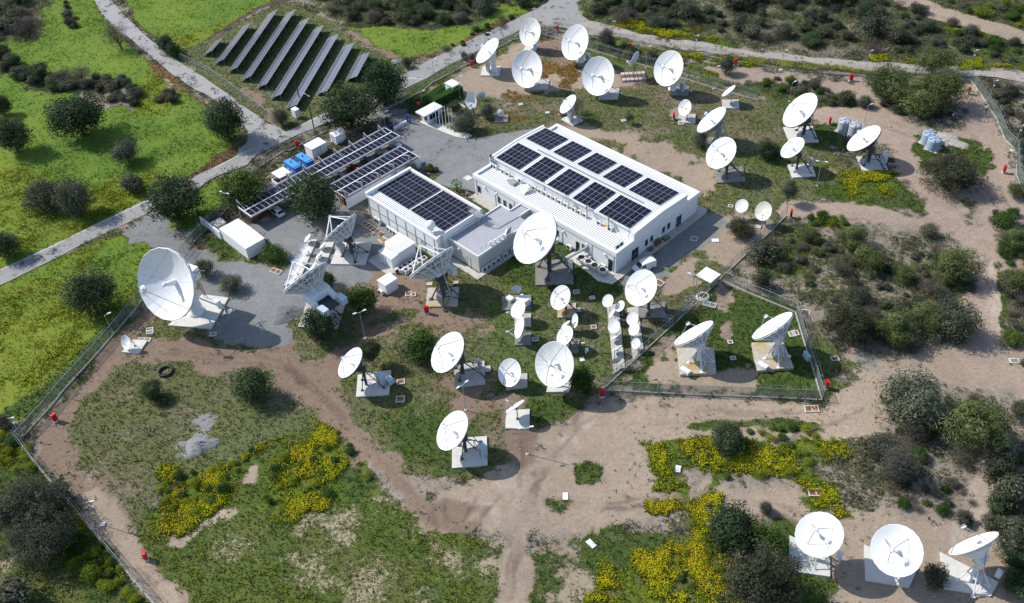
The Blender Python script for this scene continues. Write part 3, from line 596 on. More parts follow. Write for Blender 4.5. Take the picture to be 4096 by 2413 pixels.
    # stones and pebbles on bare soil
    vo = N.new('ShaderNodeTexVoronoi'); vo.inputs['Scale'].default_value = 2.6; K.new(P, vo.inputs['Vector'])
    st_ = mth('MULTIPLY', mth('LESS_THAN', vo.outputs['Distance'], .13), rng_(n3, .45, .6, 0, 1))
    sc = mix(1.0, s.outputs['Color'], rng_(pat, .3, .7, .68, 1.28), 'MULTIPLY')
    sc = mix(1.0, sc, rng_(n4, .3, .7, .80, 1.2), 'MULTIPLY')
    sc = mix(mth('MULTIPLY', st_, .35), sc, (.55, .50, .45, 1))
    vc = mix(1.0, v.outputs['Color'], rng_(n2, .3, .72, .56, 1.38), 'MULTIPLY')
    vc = mix(1.0, vc, rng_(n4, .3, .7, .62, 1.36), 'MULTIPLY')
    dryc = mix(rng_(n3, .52, .75, 0, .35), vc, mix(.5, vc, (.26, .24, .06, 1)))
    col = mix(mask, sc, dryc)
    # small yellow blossoms
    vf = N.new('ShaderNodeTexVoronoi'); vf.inputs['Scale'].default_value = 3.4; K.new(P, vf.inputs['Vector'])
    fl = mth('LESS_THAN', vf.outputs['Distance'], mth('MULTIPLY', s.outputs['Alpha'], .50))
    fl = mth('MULTIPLY', fl, mask)
    col = mix(mth('MULTIPLY', fl, .9), col, mix(n2, (.66, .64, .018, 1), (.50, .52, .018, 1)))
    K.new(col, bs.inputs['Base Color']); bs.inputs['Roughness'].default_value = .95; bs.inputs['Specular IOR Level'].default_value = .1
    hgt = mth('ADD', mth('MULTIPLY', pat, .5), mth('ADD', mth('MULTIPLY', mth('MULTIPLY', mask, n4), .35), mth('MULTIPLY', n4, .12)))
    bp = N.new('ShaderNodeBump'); bp.inputs['Strength'].default_value = .6; bp.inputs['Distance'].default_value = .3; K.new(hgt, bp.inputs['Height']); K.new(bp.outputs['Normal'], bs.inputs['Normal'])
    me.materials.append(m); o = link('ground', me); tag(o, kind='structure')
build_ground()
def gz(x, y):
    i = int((x-GX0)/GS); j = int((y-GY0)/GS)
    return float(hill[j, i]) if 0 <= i < NX and 0 <= j < NY else 0.0
# ------------------------------------------------------------------ roads and yards
def road_mat(name, col, var, crack=.5, patch=.5, scale=.25):
    m, nt, N, K, b = new_mat(name); tc = N.new('ShaderNodeTexCoord')
    def nz(sc, d=6, r=.65):
        x = N.new('ShaderNodeTexNoise'); x.inputs['Scale'].default_value = sc; x.inputs['Detail'].default_value = d; x.inputs['Roughness'].default_value = r; K.new(tc.outputs['Object'], x.inputs['Vector']); return x
    a = nz(scale, 8); f = nz(7, 4); wv = nz(.5, 5)
    def mr(s, a0, a1, c, d):
        x = N.new('ShaderNodeMapRange'); K.new(s, x.inputs['Value']); x.inputs['From Min'].default_value = a0; x.inputs['From Max'].default_value = a1; x.inputs['To Min'].default_value = c; x.inputs['To Max'].default_value = d; return x.outputs['Result']
    m1 = N.new('ShaderNodeMix'); m1.data_type = 'RGBA'; m1.blend_type = 'MULTIPLY'; m1.inputs['Factor'].default_value = 1; m1.inputs['A'].default_value = (*col, 1); K.new(mr(a.outputs['Fac'], .3, .7, 1-var, 1+var), m1.inputs['B'])
    m2 = N.new('ShaderNodeMix'); m2.data_type = 'RGBA'; m2.blend_type = 'MULTIPLY'; m2.inputs['Factor'].default_value = 1; K.new(m1.outputs['Result'], m2.inputs['A']); K.new(mr(f.outputs['Fac'], .3, .7, .88, 1.12), m2.inputs['B'])
    vo = N.new('ShaderNodeTexVoronoi'); vo.feature = 'DISTANCE_TO_EDGE'; vo.inputs['Scale'].default_value = .22
    ad = N.new('ShaderNodeVectorMath'); ad.operation = 'MULTIPLY_ADD'; K.new(wv.outputs['Color'], ad.inputs[0]); ad.inputs[1].default_value = (3, 3, 3); K.new(tc.outputs['Object'], ad.inputs[2]); K.new(ad.outputs[0], vo.inputs['Vector'])
    lt = N.new('ShaderNodeMath'); lt.operation = 'LESS_THAN'; lt.inputs[1].default_value = .010; K.new(vo.outputs['Distance'], lt.inputs[0])
    l2 = N.new('ShaderNodeMath'); l2.operation = 'MULTIPLY'; l2.inputs[1].default_value = crack; K.new(lt.outputs[0], l2.inputs[0])
    m3 = N.new('ShaderNodeMix'); m3.data_type = 'RGBA'; K.new(l2.outputs[0], m3.inputs['Factor']); K.new(m2.outputs['Result'], m3.inputs['A']); m3.inputs['B'].default_value = (col[0]*.4, col[1]*.4, col[2]*.4, 1)
    K.new(m3.outputs['Result'], b.inputs['Base Color']); b.inputs['Roughness'].default_value = .9; b.inputs['Specular IOR Level'].default_value = .2
    bp = N.new('ShaderNodeBump'); bp.inputs['Strength'].default_value = .25; bp.inputs['Distance'].default_value = .05; K.new(f.outputs['Fac'], bp.inputs['Height']); K.new(bp.outputs['Normal'], b.inputs['Normal'])
    return m
M['road'] = road_mat('old_road_surface', (.315, .31, .30), .06, .08)
M['road_b'] = road_mat('worn_road_surface', (.275, .27, .26), .10, .10)
M['track'] = road_mat('compacted_gravel_track', (.325, .295, .255), .16, .1)
M['asph'] = road_mat('car_park_asphalt', (.200, .202, .205), .16, .6)
M['gyard'] = road_mat('grey_gravel_yard', (.205, .213, .212), .14, 0, scale=.4)
def refine(pts, step=2.0, jit=.25):
    out = []
    n = len(pts)
    for i in range(n):
        a = Vector(pts[i]); b = Vector(pts[(i+1) % n]); L = (b-a).length; k = max(1, int(L/step))
        for j in range(k):
            p = a+(b-a)*(j/k); nx, ny = -(b-a).y/L, (b-a).x/L
            s = (vnoise(np.array([p.x*.7]), np.array([p.y*.7]), 5)[0]-.5)*2*jit+(vnoise(np.array([p.x*.17]), np.array([p.y*.17]), 8)[0]-.5)*2*jit
            out.append((p.x+nx*s, p.y+ny*s))
    return out
def sheet(name, poly, z, mat, jit=.3, kind='structure'):
    from mathutils.geometry import delaunay_2d_cdt
    pts = refine(poly, 1.6, jit); n = len(pts)
    v2, _, fs, _, _, _ = delaunay_2d_cdt([Vector(p) for p in pts], [], [list(range(n))], 1, 1e-5)
    me = bpy.data.meshes.new(name); fs = [f if sum(v2[f[i]].x*v2[f[(i+1) % len(f)]].y-v2[f[(i+1) % len(f)]].x*v2[f[i]].y for i in range(len(f))) > 0 else f[::-1] for f in fs]
    me.from_pydata([(p.x, p.y, z) for p in v2], [], fs); me.update()
    me.materials.append(mat); o = link(name, me); tag(o, kind=kind); return o
for a_ in SHEETS: sheet(*a_[:3], M[a_[3]], *a_[4:])
def stripe(name, pts, w, z, mat):
    mb = MB()
    for a, b in zip(pts, pts[1:]):
        a = Vector((a[0], a[1], z)); b = Vector((b[0], b[1], z)); n = Vector((-(b-a).y, (b-a).x, 0)).normalized()*w/2
        mb.add([a-n, b-n, b+n, a+n], [(0,1,2,3)])
    o = mb.build(name, mat); tag(o, kind='structure'); return o
stripe('road_marking', tt(4, (10,1172),(310,1038),(665,869),(1036,690),(1470,484)), .16, ROADZ+.006, M['line'])
stripe('road_marking', tt(4,(2120,170),(2400,22))+tt(1,(20,1455),(310,1300),(640,1140)), .16, ROADZ+.006, M['line'])
stripe('road_marking', tt(1, (1440,775),(1530,772),(1620,780)), .22, ROADZ+.006, M['line'])
# car park, gate apron and yard by the main building
def slab(name, poly, z0, z1, mat): 
    o = MB().prism(poly, z0, z1).build(name, mat); tag(o, kind='structure'); return o
slab('pavement', ww((.04,-1.2),(1.55,-.6),(1.55,25.2),(.9,26),(-2,26.0),(-2,24.1),(.04,24.1)), -.05, .16, M['kerb'])
slab('pavement', ww((-9.8,-2.6),(-6.4,-2.6),(-1,-3.6),(1.4,-2.6),(1.5,-.7),(.02,-.02),(-9.6,-.02)), -.05, .14, M['conc_w'])
slab('pavement', ww((-36.5,-1.8),(-27,-2.0),(-24,-2.2),(-24,-.02),(-36.5,-.02)), -.05, .15, M['kerb'])
slab('pavement', ww((-47.6,-7.2),(-27.2,-7.2),(-27.2,-4.6),(-36,-4.6),(-45.4,-4.4),(-48.6,-2.4),(-48.6,-5.4)), -.05, .15, M['kerb'])
slab('pavement', ww((-20,-17.6),(-17.2,-17.6),(-17.0,-3.5),(-18.2,-3.5),(-18.2,-16.3),(-26.2,-16.3),(-26.2,-17.7)), -.05, .14, M['conc'])
slab('pavement', ww((-65.4,10.4),(-62.6,10.5),(-55,11.5),(-52.6,12.4),(-52.4,14.2),(-54,14.3),(-56,13.0),(-62.4,12.9),(-62.6,15),(-66.2,15)), -.05, .15, M['conc_w'])
slab('pavement', ww((-36.4,-27.6),(-30.1,-27.6),(-29.6,-24.3),(-30.1,-20),(-36.4,-20)), -.05, .13, M['conc'])
# ------------------------------------------------------------------ buildings
class UV:
    """mesh builder in the u,v frame of the buildings"""
    def __init__(s): s.b = MB()
    def box(s, u0, u1, v0, v1, z0, z1):
        c = W((u0+u1)/2, (v0+v1)/2, (z0+z1)/2); s.b.box(c, (u1-u0, v1-v0, z1-z0), AU); return s
    def poly(s, pts, z0, z1): s.b.prism([(W(u, v).x, W(u, v).y) for u, v in pts], z0, z1); return s
    def hull(s, lo, hi): s.b.hull8([W(*p) for p in lo], [W(*p) for p in hi]); return s
    def tube(s, p, q, r, n=6): s.b.tube(W(*p), W(*q), r, n=n); return s
    def mat(s, i): s.b.mat(i); return s
    def build(s, name, mats, parent=None): return s.b.build(name, mats, parent)
def opening(root, axis, c0, a0, a1, z0, z1, name, out, split=0, glassm='glass'):
    """a door or window on the wall u=c0 (axis 'u') or v=c0; out = +-1 outward"""
    def bx(b, p0, p1, q0, q1, d0, d1):
        lo, hi = sorted((c0+out*d0, c0+out*d1))
        if axis == 'u': b.box(lo, hi, p0, p1, q0, q1)
        else: b.box(p0, p1, lo, hi, q0, q1)
    f = UV()
    for p0, p1, q0, q1 in ((a0-.07, a0, z0-.06, z1+.07), (a1, a1+.07, z0-.06, z1+.07), (a0, a1, z1, z1+.07), (a0, a1, z0-.06, z0)): bx(f, p0, p1, q0, q1, -.02, .05)
    if split: bx(f, (a0+a1)/2-.05, (a0+a1)/2+.05, z0, z1, -.015, .045); bx(f, a0, (a0+a1)/2-.05, z0+.8, z0+.88, -.015, .04); bx(f, (a0+a1)/2+.05, a1, z0+.8, z0+.88, -.015, .04)
    fo = f.build(name, M['frame'], root)
    g = UV(); bx(g, a0, a1, z0, z1, -.05, .012); g.build('pane' if name == 'window' else 'leaf', M[glassm], fo)
    return fo
# --- main building
R = thing('office_building', 'largest white flat building with ten dark solar arrays on its raised roof', 'building', W(-18.2, 12))
b = UV().box(-36.4, -.06, .06, 23.95, -.1, 4.05)
b.build('wall', M['wall'], R)
b = UV()   # raised middle hall with its shallow gable
for u0, u1 in ((-36.3, -.25),):
    b.hull([(u0,5.3,4.05),(u1,5.3,4.05),(u1,12.5,4.05),(u0,12.5,4.05)], [(u0,5.3,6.15),(u1,5.3,6.15),(u1,12.5,6.55),(u0,12.5,6.55)])
    b.hull([(u0,12.5,4.05),(u1,12.5,4.05),(u1,19.7,4.05),(u0,19.7,4.05)], [(u0,12.5,6.55),(u1,12.5,6.55),(u1,19.7,6.15),(u0,19.7,6.15)])
b.build('hall_wall', M['wall'], R)
b = UV()
b.hull([(-36.25,5.0,6.16),(-.6,5.0,6.16),(-.6,12.5,6.56),(-36.25,12.5,6.56)], [(-36.25,5.0,6.24),(-.6,5.0,6.24),(-.6,12.5,6.64),(-36.25,12.5,6.64)])
b.hull([(-36.25,12.502,6.56),(-.6,12.502,6.56),(-.6,19.95,6.16),(-36.25,19.95,6.16)], [(-36.25,12.502,6.64),(-.6,12.502,6.64),(-.6,19.95,6.24),(-36.25,19.95,6.24)])
b.build('hall_roof', M['rib_u'], R)
# gable parapets at both ends
for u0, u1 in ((-.62, .10), (-36.75, -36.3)):
    b = UV(); b.hull([(u0,4.75,4.0 if u0 > -9 else 4.9),(u1,4.75,4.0 if u0 > -9 else 4.9),(u1,12.5,4.02),(u0,12.5,4.02)], [(u0,4.75,6.33),(u1,4.75,6.33),(u1,12.5,6.75),(u0,12.5,6.75)])
    b.hull([(u0,12.503,4.02),(u1,12.503,4.02),(u1,20.2,4.0 if u0 > -9 else 4.9),(u0,20.2,4.0 if u0 > -9 else 4.9)], [(u0,12.503,6.75),(u1,12.503,6.75),(u1,20.2,6.33),(u0,20.2,6.33)])
    b.build('gable', M['coping'], R)
b = UV().box(-36, -.5, .5, 5.29, 4.06, 4.42).box(-36, -.5, 19.71, 23.5, 4.06, 4.42); b.build('wing_roof', M['rib_u'], R)
b = UV()   # parapet band round the low wings
b.box(-36.6, .12, -.12, .5, 3.9, 4.85).box(-.5, .12, .5, 4.74, 3.9, 4.85).box(-36.6, -36.0, .5, 4.74, 3.9, 4.85)
b.box(-36.6, .12, 23.5, 24.2, 3.9, 4.85).box(-.5, .12, 20.21, 23.5, 3.9, 4.85).box(-36.6, -36.0, 20.21, 23.5, 3.9, 4.85)
b.build('parapet', M['coping'], R)
b = UV().box(-31, -4, 12.35, 12.65, 6.64, 6.70); b.build('ridge_cap', M['frame'], R)
for u in (-35.9, -30.6, -25.4, -12.9, -5.7, -.55): UV().tube((u, -.02, 0), (u, -.02, 3.9), .06).build('downpipe', M['coping'], R)
for a0, a1, nm, z0, z1, sp in ((4.55,6.3,'door',.18,2.45,1),(8.3,9.05,'window',1.25,2.5,0),(9.8,10.5,'window',1.3,2.55,0),(13.3,14.0,'window',1.28,2.5,0),(14.8,15.55,'window',1.3,2.55,0),(17.55,19.0,'door',.2,2.45,1)):
    opening(R, 'u', -.06, a0, a1, z0, z1, nm, 1, sp)
for a0, a1, nm, z0, z1 in ((-9.45,-8.65,'door',.15,2.4),(-8.0,-7.1,'window',1.1,2.6),(-1.7,-.55,'door',.15,2.6),(-35.5,-34.75,'window',1.0,2.5),(-29.85,-29.2,'window',1.2,2.5),(-28.3,-27.6,'window',1.2,2.5),(-26.7,-26.0,'window',1.2,2.5),(-14.5,-13.8,'window',1.2,2.5)):
    opening(R, 'v', .06, a0, a1, z0, z1, nm, -1)
for v, z in ((2.7,3.2),(7.3,3.1),(12.2,3.1),(18.4,3.1)):
    UV().b.sphere(W(.02, v, z), .17, 12, 8).build('bulkhead_lamp', M['lamp_glass'], R)
for u in (-33.4,-30.2,-12.5,-6.8,-2.5):
    UV().box(u-.15, u+.15, -.3, .04, 3.05, 3.3).build('wall_lamp', M['coping'], R)
# solar arrays: modules of about 1.05 x 2.1 m on rails
_p = MB().mat(1).box((0,0,0), (1.0, 2.06, .04)); _p.mat(0).add([(-.465,-.995,.022),(.465,-.995,.022),(.465,.995,.022),(-.465,.995,.022)], [(0,1,2,3)])
pm = _p.mesh('solar_module', [M['cells'], M['alu']])
fm = M['frame']
def array(u0, u1, v0, v1, nu, nv, zf, label, group, split=None):
    r = thing('solar_array', label, 'solar array', W((u0+u1)/2, (v0+v1)/2, zf((v0+v1)/2)), group)
    sl = math.atan2(zf(v1)-zf(v0), v1-v0); du = (u1-u0)/nu; dv = (v1-v0)/nv
    for i in range(nu):
        for j in range(nv):
            v = v0+(j+.5)*dv; o = link('panel', pm, r)
            o.location = W(u0+(i+.5)*du, v, zf(v)+.12)-r.location
            o.rotation_euler = (Matrix.Rotation(AU, 3, 'Z')@Matrix.Rotation(sl, 3, 'X')).to_euler(); o.scale = (du/1.05, dv/2.1, 1)
    b = UV()
    for j in range(nv):
        for k in (.25, .75):
            v = v0+(j+k)*dv; b.box(u0-.08, u1+.08, v-.03, v+.03, zf(v)+.0, zf(v)+.085)
    b.build('rail', fm, r); return r
zA = lambda v: 6.25+(v-5.0)*.4/7.5
zB = lambda v: 6.65-(v-12.5)*.4/7.45
side = ('nearer the air conditioners', 'on the slope facing the dirt road')
cols = [(-35.45,-29.15,6),(-28.05,-22.85,5),(-21.65,-16.4,5),(-15.2,-9.95,5),(-8.85,-1.5,7)]
pos = ['at the car park end of the main roof', 'second from the car park end of the main roof', 'in the middle of the main roof', 'second from the van end of the main roof', 'at the van end of the main roof']
for (u0, u1, n), p in zip(cols, pos):
    array(u0, u1, 5.36, 11.68, n, 3, zA, 'solar array %s, front row' % p, 'solar arrays on the main roof')
    array(u0, u1, 13.86, 19.64, n, 3, zB, 'solar array %s, back row' % p, 'solar arrays on the main roof')
# --- second building
R = thing('equipment_building', 'white flat building with two big solar arrays, beside the car ports', 'building', W(-36.8, -13.2))
UV().box(-46.6, -26.3, -18.6, -7.75, -.1, 4.9).build('wall', M['wall'], R)
UV().box(-46.3, -26.4, -18.2, -8.0, 4.91, 5.05).build('roof', M['rib_u'], R)
b = UV().box(-46.8, -46.25, -18.8, -7.5, 4.8, 5.85).box(-46.24, -26.2, -8.0, -7.5, 4.8, 5.72).box(-46.24, -26.2, -18.8, -18.45, 4.8, 5.3).box(-26.45, -26.2, -18.44, -8.01, 4.8, 5.45)
b.build('parapet', M['coping'], R)
b = UV()
for u in (-46.4,-43.4,-40.7,-38.2,-35.3,-32.6,-30,-27.2): b.tube((u,-18.66,.2),(u,-18.66,4.7), .05)
b.box(-46.5,-26.3,-18.72,-18.61,2.55,2.72); b.build('cable_tray', M['steel'], R)
opening(R, 'v', -18.6, -31.1, -30.2, .15, 2.2, 'door', -1, 0, 'wall_grey')
b = UV()
for u in np.arange(-46, -27, 2.6): b.tube((u,-18.3,5.3),(u,-18.3,6.2), .025)
b.tube((-46,-18.3,6.2),(-33,-18.3,5.95),.012); b.build('railing', M['steel'], R)
b = UV()   # ladder up to the roof and its cage
for du in (0, .5): b.tube((-26.1,-17.9+du,.2),(-26.1,-17.9+du,6.3), .03)
for z in np.arange(.4,6.2,.35): b.tube((-26.1,-17.9,z),(-26.1,-17.4,z), .02)
b.build('ladder', M['steel'], R)
zS = lambda v: 5.12
array(-46.3,-37.05,-16.3,-7.95+.3,9,4,zS,'large solar array near the car ports on the second white roof','solar arrays on the second roof')
array(-36.45,-27.0,-16.25,-7.95+.3,9,4,zS,'large solar array beside the white radome on the second roof','solar arrays on the second roof')
R = thing('radome', 'white ball radome standing on the roof edge of the second building', 'radome', W(-28.6,-17.9,5.05))
MB().sphere(W(-28.6,-17.9,6.75), .92, 24, 16).build('dome', M['dish'], R)
b = UV()
for a, c in ((-29.1,-18.3),(-28.1,-18.3),(-28.6,-17.3)): b.tube((a,c,5.05),(-28.6,-17.9,6.0), .04)
b.tube((-28.6,-17.9,5.75),(-28.6,-17.9,6.1), .4, 12); b.build('stand', M['steel'], R)
# footbridge from roof to roof
R = thing('roof_walkway', 'steel grating walkway with handrails between second roof and grey roof', 'walkway', W(-25.8,-8.6,5))
UV().box(-27.6,-24.6,-9.6,-8.4,5.5,5.58).build('deck', M['grating'], R)
b = UV()
for v in (-9.58,-8.42):
    for u in (-27.5,-26.1,-24.7): b.tube((u,v,5.5),(u,v,6.6), .03)
    for z in (6.05,6.6): b.tube((-27.5,v,z),(-24.7,v,z), .025)
for u in (-24.8,-25.3): 
    for v in (-9.5,-8.5): b.tube((u,v,3.9),(u,v,5.5), .05)
b.build('handrail', M['steel'], R)
# --- annex with the grey roof
R = thing('annex_building', 'grey rendered annex with grey ribbed roof and five small dishes along its edge', 'building', W(-22.3,-9))
UV().poly([(-26.15,-16.0),(-18.35,-16.0),(-18.35,-2.7),(-21.05,-2.7),(-21.05,-.02),(-23.6,-.02),(-23.6,-2.7),(-26.15,-2.7)], -.1, 3.6).build('wall', M['wall_grey'], R)
UV().poly([(-26.0,-15.85),(-18.5,-15.85),(-18.5,-2.85),(-21.2,-2.85),(-21.2,-.1),(-23.45,-.1),(-23.45,-2.85),(-26.0,-2.85)], 3.605, 3.72).build('roof', M['rib_grey'], R)
b = UV()
b.box(-26.2,-18.3,-16.05,-15.86,3.55,3.95).box(-18.49,-18.3,-15.85,-2.65,3.55,3.95).box(-26.2,-26.01,-15.85,-2.65,3.55,4.0).box(-26.0,-23.6,-2.84,-2.6,3.55,4.0).box(-23.65,-23.46,-2.59,-.05,3.55,4.0).box(-21.19,-21.0,-2.59,-.05,3.55,4.0)
b.build('parapet', M['coping'], R)
opening(R, 'v', -16.0, -21.5, -20.6, .12, 2.1, 'door', -1, 0, 'wall_grey')
b = UV()
pts = [(-26.6,-16.1),(-25.8,-15.2),(-25.2,-9.4),(-24.6,-8.7),(-22.4,-8.6),(-21.6,-8.0),(-21.2,-3.0)]
for p, q in zip(pts, pts[1:]): b.hull([(p[0]-.15,p[1],3.74),(p[0]+.15,p[1],3.74),(q[0]+.15,q[1],3.74),(q[0]-.15,q[1],3.74)],[(p[0]-.15,p[1],3.84),(p[0]+.15,p[1],3.84),(q[0]+.15,q[1],3.84),(q[0]-.15,q[1],3.84)])
b.build('cable_duct', M['steel'], R)
UV().box(-23.6,-23.3,-16.3,-16.02,2.75,3.0).build('wall_lamp', M['coping'], R)
UV().box(-18.33,-18.1,-10.2,-9.9,2.55,2.8).build('wall_lamp', M['coping'], R)
# --- sheds
def shed(label, u0, u1, v0, v1, h, roofmat, gable=.0, porch=None, door=None, name='shed', cat='shed', wallm='wall'):
    R = thing(name, label, cat, W((u0+u1)/2, (v0+v1)/2)); UV().box(u0, u1, v0, v1, -.1, h).build('wall', M[wallm], R)
    b = UV(); m = (u0+u1)/2; z = h+.01; g = gable
    b.hull([(u0-.12,v0-.12,z),(m,v0-.12,z+g),(m,v1+.12,z+g),(u0-.12,v1+.12,z)], [(u0-.12,v0-.12,z+.1),(m,v0-.12,z+g+.1),(m,v1+.12,z+g+.1),(u0-.12,v1+.12,z+.1)])
    b.hull([(m+.002,v0-.12,z+g),(u1+.12,v0-.12,z),(u1+.12,v1+.12,z),(m+.002,v1+.12,z+g)], [(m+.002,v0-.12,z+g+.1),(u1+.12,v0-.12,z+.1),(u1+.12,v1+.12,z+.1),(m+.002,v1+.12,z+g+.1)])
    if porch: 
        p0, p1, q0, q1, ph = porch; UV().box(p0, p1, q0, q1, -.1, ph-.1).build('porch', M[wallm], R)
        b.hull([(p0-.1,q0-.15,ph-.09),(p1+.1,q0-.15,ph-.09),(p1+.1,q1,h+.0),(p0-.1,q1,h+.0)], [(p0-.1,q0-.15,ph),(p1+.1,q0-.15,ph),(p1+.1,q1,h+.09),(p0-.1,q1,h+.09)])
    b.build('roof', M[roofmat], R)
    if door: opening(R, *door)
    return R
shed('long low white shed with ribbed roof beside the open mesh gate', -62.4, -53.5, -42.3, -38.2, 2.55, 'rib_u2', .12)
shed('white ribbed plant shed with small front porch behind the truss dish', -35.2, -30.9, -24.4, -20.3, 2.75, 'rib_v', .15, (-34.3,-30.7,-26.1,-24.4,2.6), ('v',-26.1,-33.3,-32.5,.1,2.1,'door',-1,0,'wall'))
shed('tiny white ribbed hut standing alone on the grass near the truss dish', -28.4, -26.2, -31.2, -28.6, 2.25, 'rib_u2', .0)
shed('white cube kiosk with hipped lid behind the long car port', -74.0, -72.0, -7.7, -5.2, 2.2, 'white', .15, None, ('v',-7.7,-73.4,-72.7,.1,1.9,'door',-1,0,'cab_white'), 'kiosk', 'kiosk')
shed('wide white kiosk with plain flat lid next to the blue containers', -74.3, -71.6, -14.2, -10.5, 2.4, 'white', .0, None, ('u',-71.6,-12.9,-12.0,.1,2.0,'door',1,0,'cab_white'), 'kiosk', 'kiosk')
shed('small white kiosk at the end of the clipped hedge', -70.6, -67.9, 22.9, 25.0, 2.45, 'white', .0, None, None, 'kiosk', 'kiosk')
# guard house
R = thing('guard_house', 'white guard house with broad flat roof beside the gate and flagpoles', 'guard house', W(-64.2,12.6))
UV().box(-65.3,-63.2,10.9,14.9,-.1,2.6).build('wall', M['wall'], R)
UV().box(-65.8,-62.8,9.8,15.3,2.6,2.85).build('roof', M['white'], R)
for a0, a1 in ((11.6,12.3),(12.5,13.2),(13.4,14.2)): opening(R, 'u', -63.2, a0, a1, 1.0, 2.1, 'window', 1)
opening(R, 'v', 10.9, -64.0, -63.4, 1.0, 2.1, 'window', -1); opening(R, 'v', 10.9, -65.0, -64.2, .12, 2.1, 'door', -1, 0, 'wall')
# flagpoles
fp = thing('flagpole', 'white flagpole', 'flagpole')
MB().tube((0,0,0),(0,0,5.5),.075,.045,8).build('mast', M['white'], fp); MB().box((0,0,.06),(.4,.4,.12)).build('foot', M['white'], fp); MB().sphere((0,0,5.56),.08,8,6).build('finial', M['white'], fp)
K_ = Kind(fp); nm = ['first white flagpole, nearest the guard house', 'second white flagpole from the guard house', 'third white flagpole from the guard house', 'fourth white flagpole from the guard house', 'fifth white flagpole from the guard house', 'last white flagpole, beside the big olive bush']
for i in range(6): K_.put(W(-61.9+i*1.04, 12.3+i*.05, .14), 0, None, nm[i], 'flagpoles by the guard house')
# car ports
def carport(label, u0, u1, v0, v1, z, n, arms, wall, wmat):
    R = thing('car_port', label, 'car port', W((u0+u1)/2, (v0+v1)/2))
    b = UV().box(u0, u1, v0, v1, z, z+.16).box(u0-.25, u0, v0, v1, z-.05, z+.3).box(u1, u1+.1, v0, v1, z-.1, z+.2); b.build('roof', M['rib_grey'], R)
    UV().box(u0-.1, u1+.1, v0-.12, v0, z-.12, z+.24).box(u0-.1, u1+.1, v1, v1+.12, z-.12, z+.24).build('fascia', M['white'], R)
    wd = (u1-u0-.5)/2; k = (v1-v0)/n
    for r in (0, 1):
        for i in range(n):
            o = link('panel', pm, R); o.location = W(u0+.2+(r+.5)*wd+(.1 if r else -.05), v0+(i+.5)*k, z+.22)-R.location
            o.rotation_euler = (0, 0, AU+PI/2); o.scale = (k/1.05*.97, (wd-.12)/2.06, 1)
    m = (u0+u1)/2; UV().box(m-.12, m+.12, v0, v1, z+.16, z+.3).build('gutter', M['white'], R)
    for v in arms:
        UV().box(wall-.12, wall+.12, v-.12, v+.12, 0, z+1.35).build('post', M['steel'], R)
        UV().tube((wall, v, z+1.3), (m, v, z+.3), .04).build('stay', M['white'], R)
        UV().box(min(wall, m)+.1, max(wall, m), v-.06, v+.06, z-.2, z).build('beam', M['steel'], R)
    return R
carport('long car port roofed with two rows of dark panels by the road', -65.5, -60.6, -36.2, .9, 2.85, 33, [-35.9+3.95*i for i in range(10)], -65.9, 'conc')
carport('shorter panel roofed car port backed by a long white wall', -57.4, -51.9, -20.2, -1.5, 2.75, 16, [-19.9+4.1*i for i in range(5)], -52.15, 'white')
tag(UV().box(-52.05,-51.8,-20.2,-.9,-.1,2.5).build('white_wall', M['wall'], None), 'long plain white wall closing the back of the shorter car port', 'wall')
tag(UV().box(-66.35,-66.1,-36,3,-.1,1.1).build('concrete_wall', M['kerb'], None), 'low concrete wall running behind the long car port', 'wall')
R = thing('wooden_store', 'brown wooden store under the near end of the long car port', 'store', W(-64,-34.6))
UV().box(-65.4,-62.4,-35.8,-33.4,0,2.5).build('wall', M['wood'], R); opening(R, 'v', -35.8, -63.9, -63.1, .1, 2.0, 'door', -1, 0, 'wood')
for i, (u, v, c) in enumerate(((-61.9,-32.9,'wood'),(-60.6,-33.6,'conc_d'))):
    b = UV()
    for k in range(4): b.box(u-.6,u+.6,v-.9,v+.9,.05+k*.24,.2+k*.24)
    tag(b.build('pallet_stack', M[c], None), ('brown stack of pallets beside the wooden store', 'grey stack of slabs beside the wooden store')[i], 'pallet stack')
tag(UV().box(-54.6,-53.2,-20.0,-18.9,0,1.6).box(-54.9,-53.0,-20.2,-18.7,1.6,1.7).build('brick_kiln', M['wood'], None), 'small brown brick barbecue under the near end of the shorter car port', 'barbecue')
# containers
def container(u0, u1, v0, v1, h, label):
    R = thing('generator_container', label, 'container', W((u0+u1)/2, (v0+v1)/2), 'blue generator containers'); UV().box(u0, u1, v0, v1, .1, h-.05).build('body', M['blue'], R)
    UV().box(u0-.04, u1-.55, v0-.04, v1+.04, h-.05, h+.02).build('lid', M['blue_top'], R); UV().box(u1-.54, u1+.04, v0-.02, v1+.02, h-.5, h-.06).build('louvre', M['navy'], R)
    b = UV(); b.tube(((u0+u1)/2-.6,(v0+v1)/2,h),((u0+u1)/2-.6,(v0+v1)/2,h+.35),.14,8); b.build('exhaust', M['black'], R)
    for u in (u0+1.2, u0+2.6): UV().box(u-.2,u+.2,v0-.05,v0,1.0,1.45).build('plate', M['white'], R)
container(-72.3,-68.2,-20.8,-19.2,2.55,'bright blue container next to the open white shelter')
container(-72.3,-68.0,-17.9,-16.3,2.55,'bright blue container nearer the wide white kiosk')
R = thing('open_shelter', 'low white flat roofed shelter beside the blue containers', 'shelter', W(-69.6,-23.3))
UV().box(-71.3,-68.2,-24.7,-21.8,2.1,2.22).build('roof', M['white'], R)
b = UV()
for u in (-71.0,-68.5):
    for v in (-24.4,-22.1): b.box(u-.06,u+.06,v-.06,v+.06,0,2.1)
b.build('post', M['steel'], R); UV().box(-71.2,-67.2,-25.1,-24.95,0,.8).box(-71.2,-71.05,-24.94,-21.8,0,.8).box(-67.2,-67.05,-25.1,-21.8,0,.8).build('low_wall', M['wall'], R)
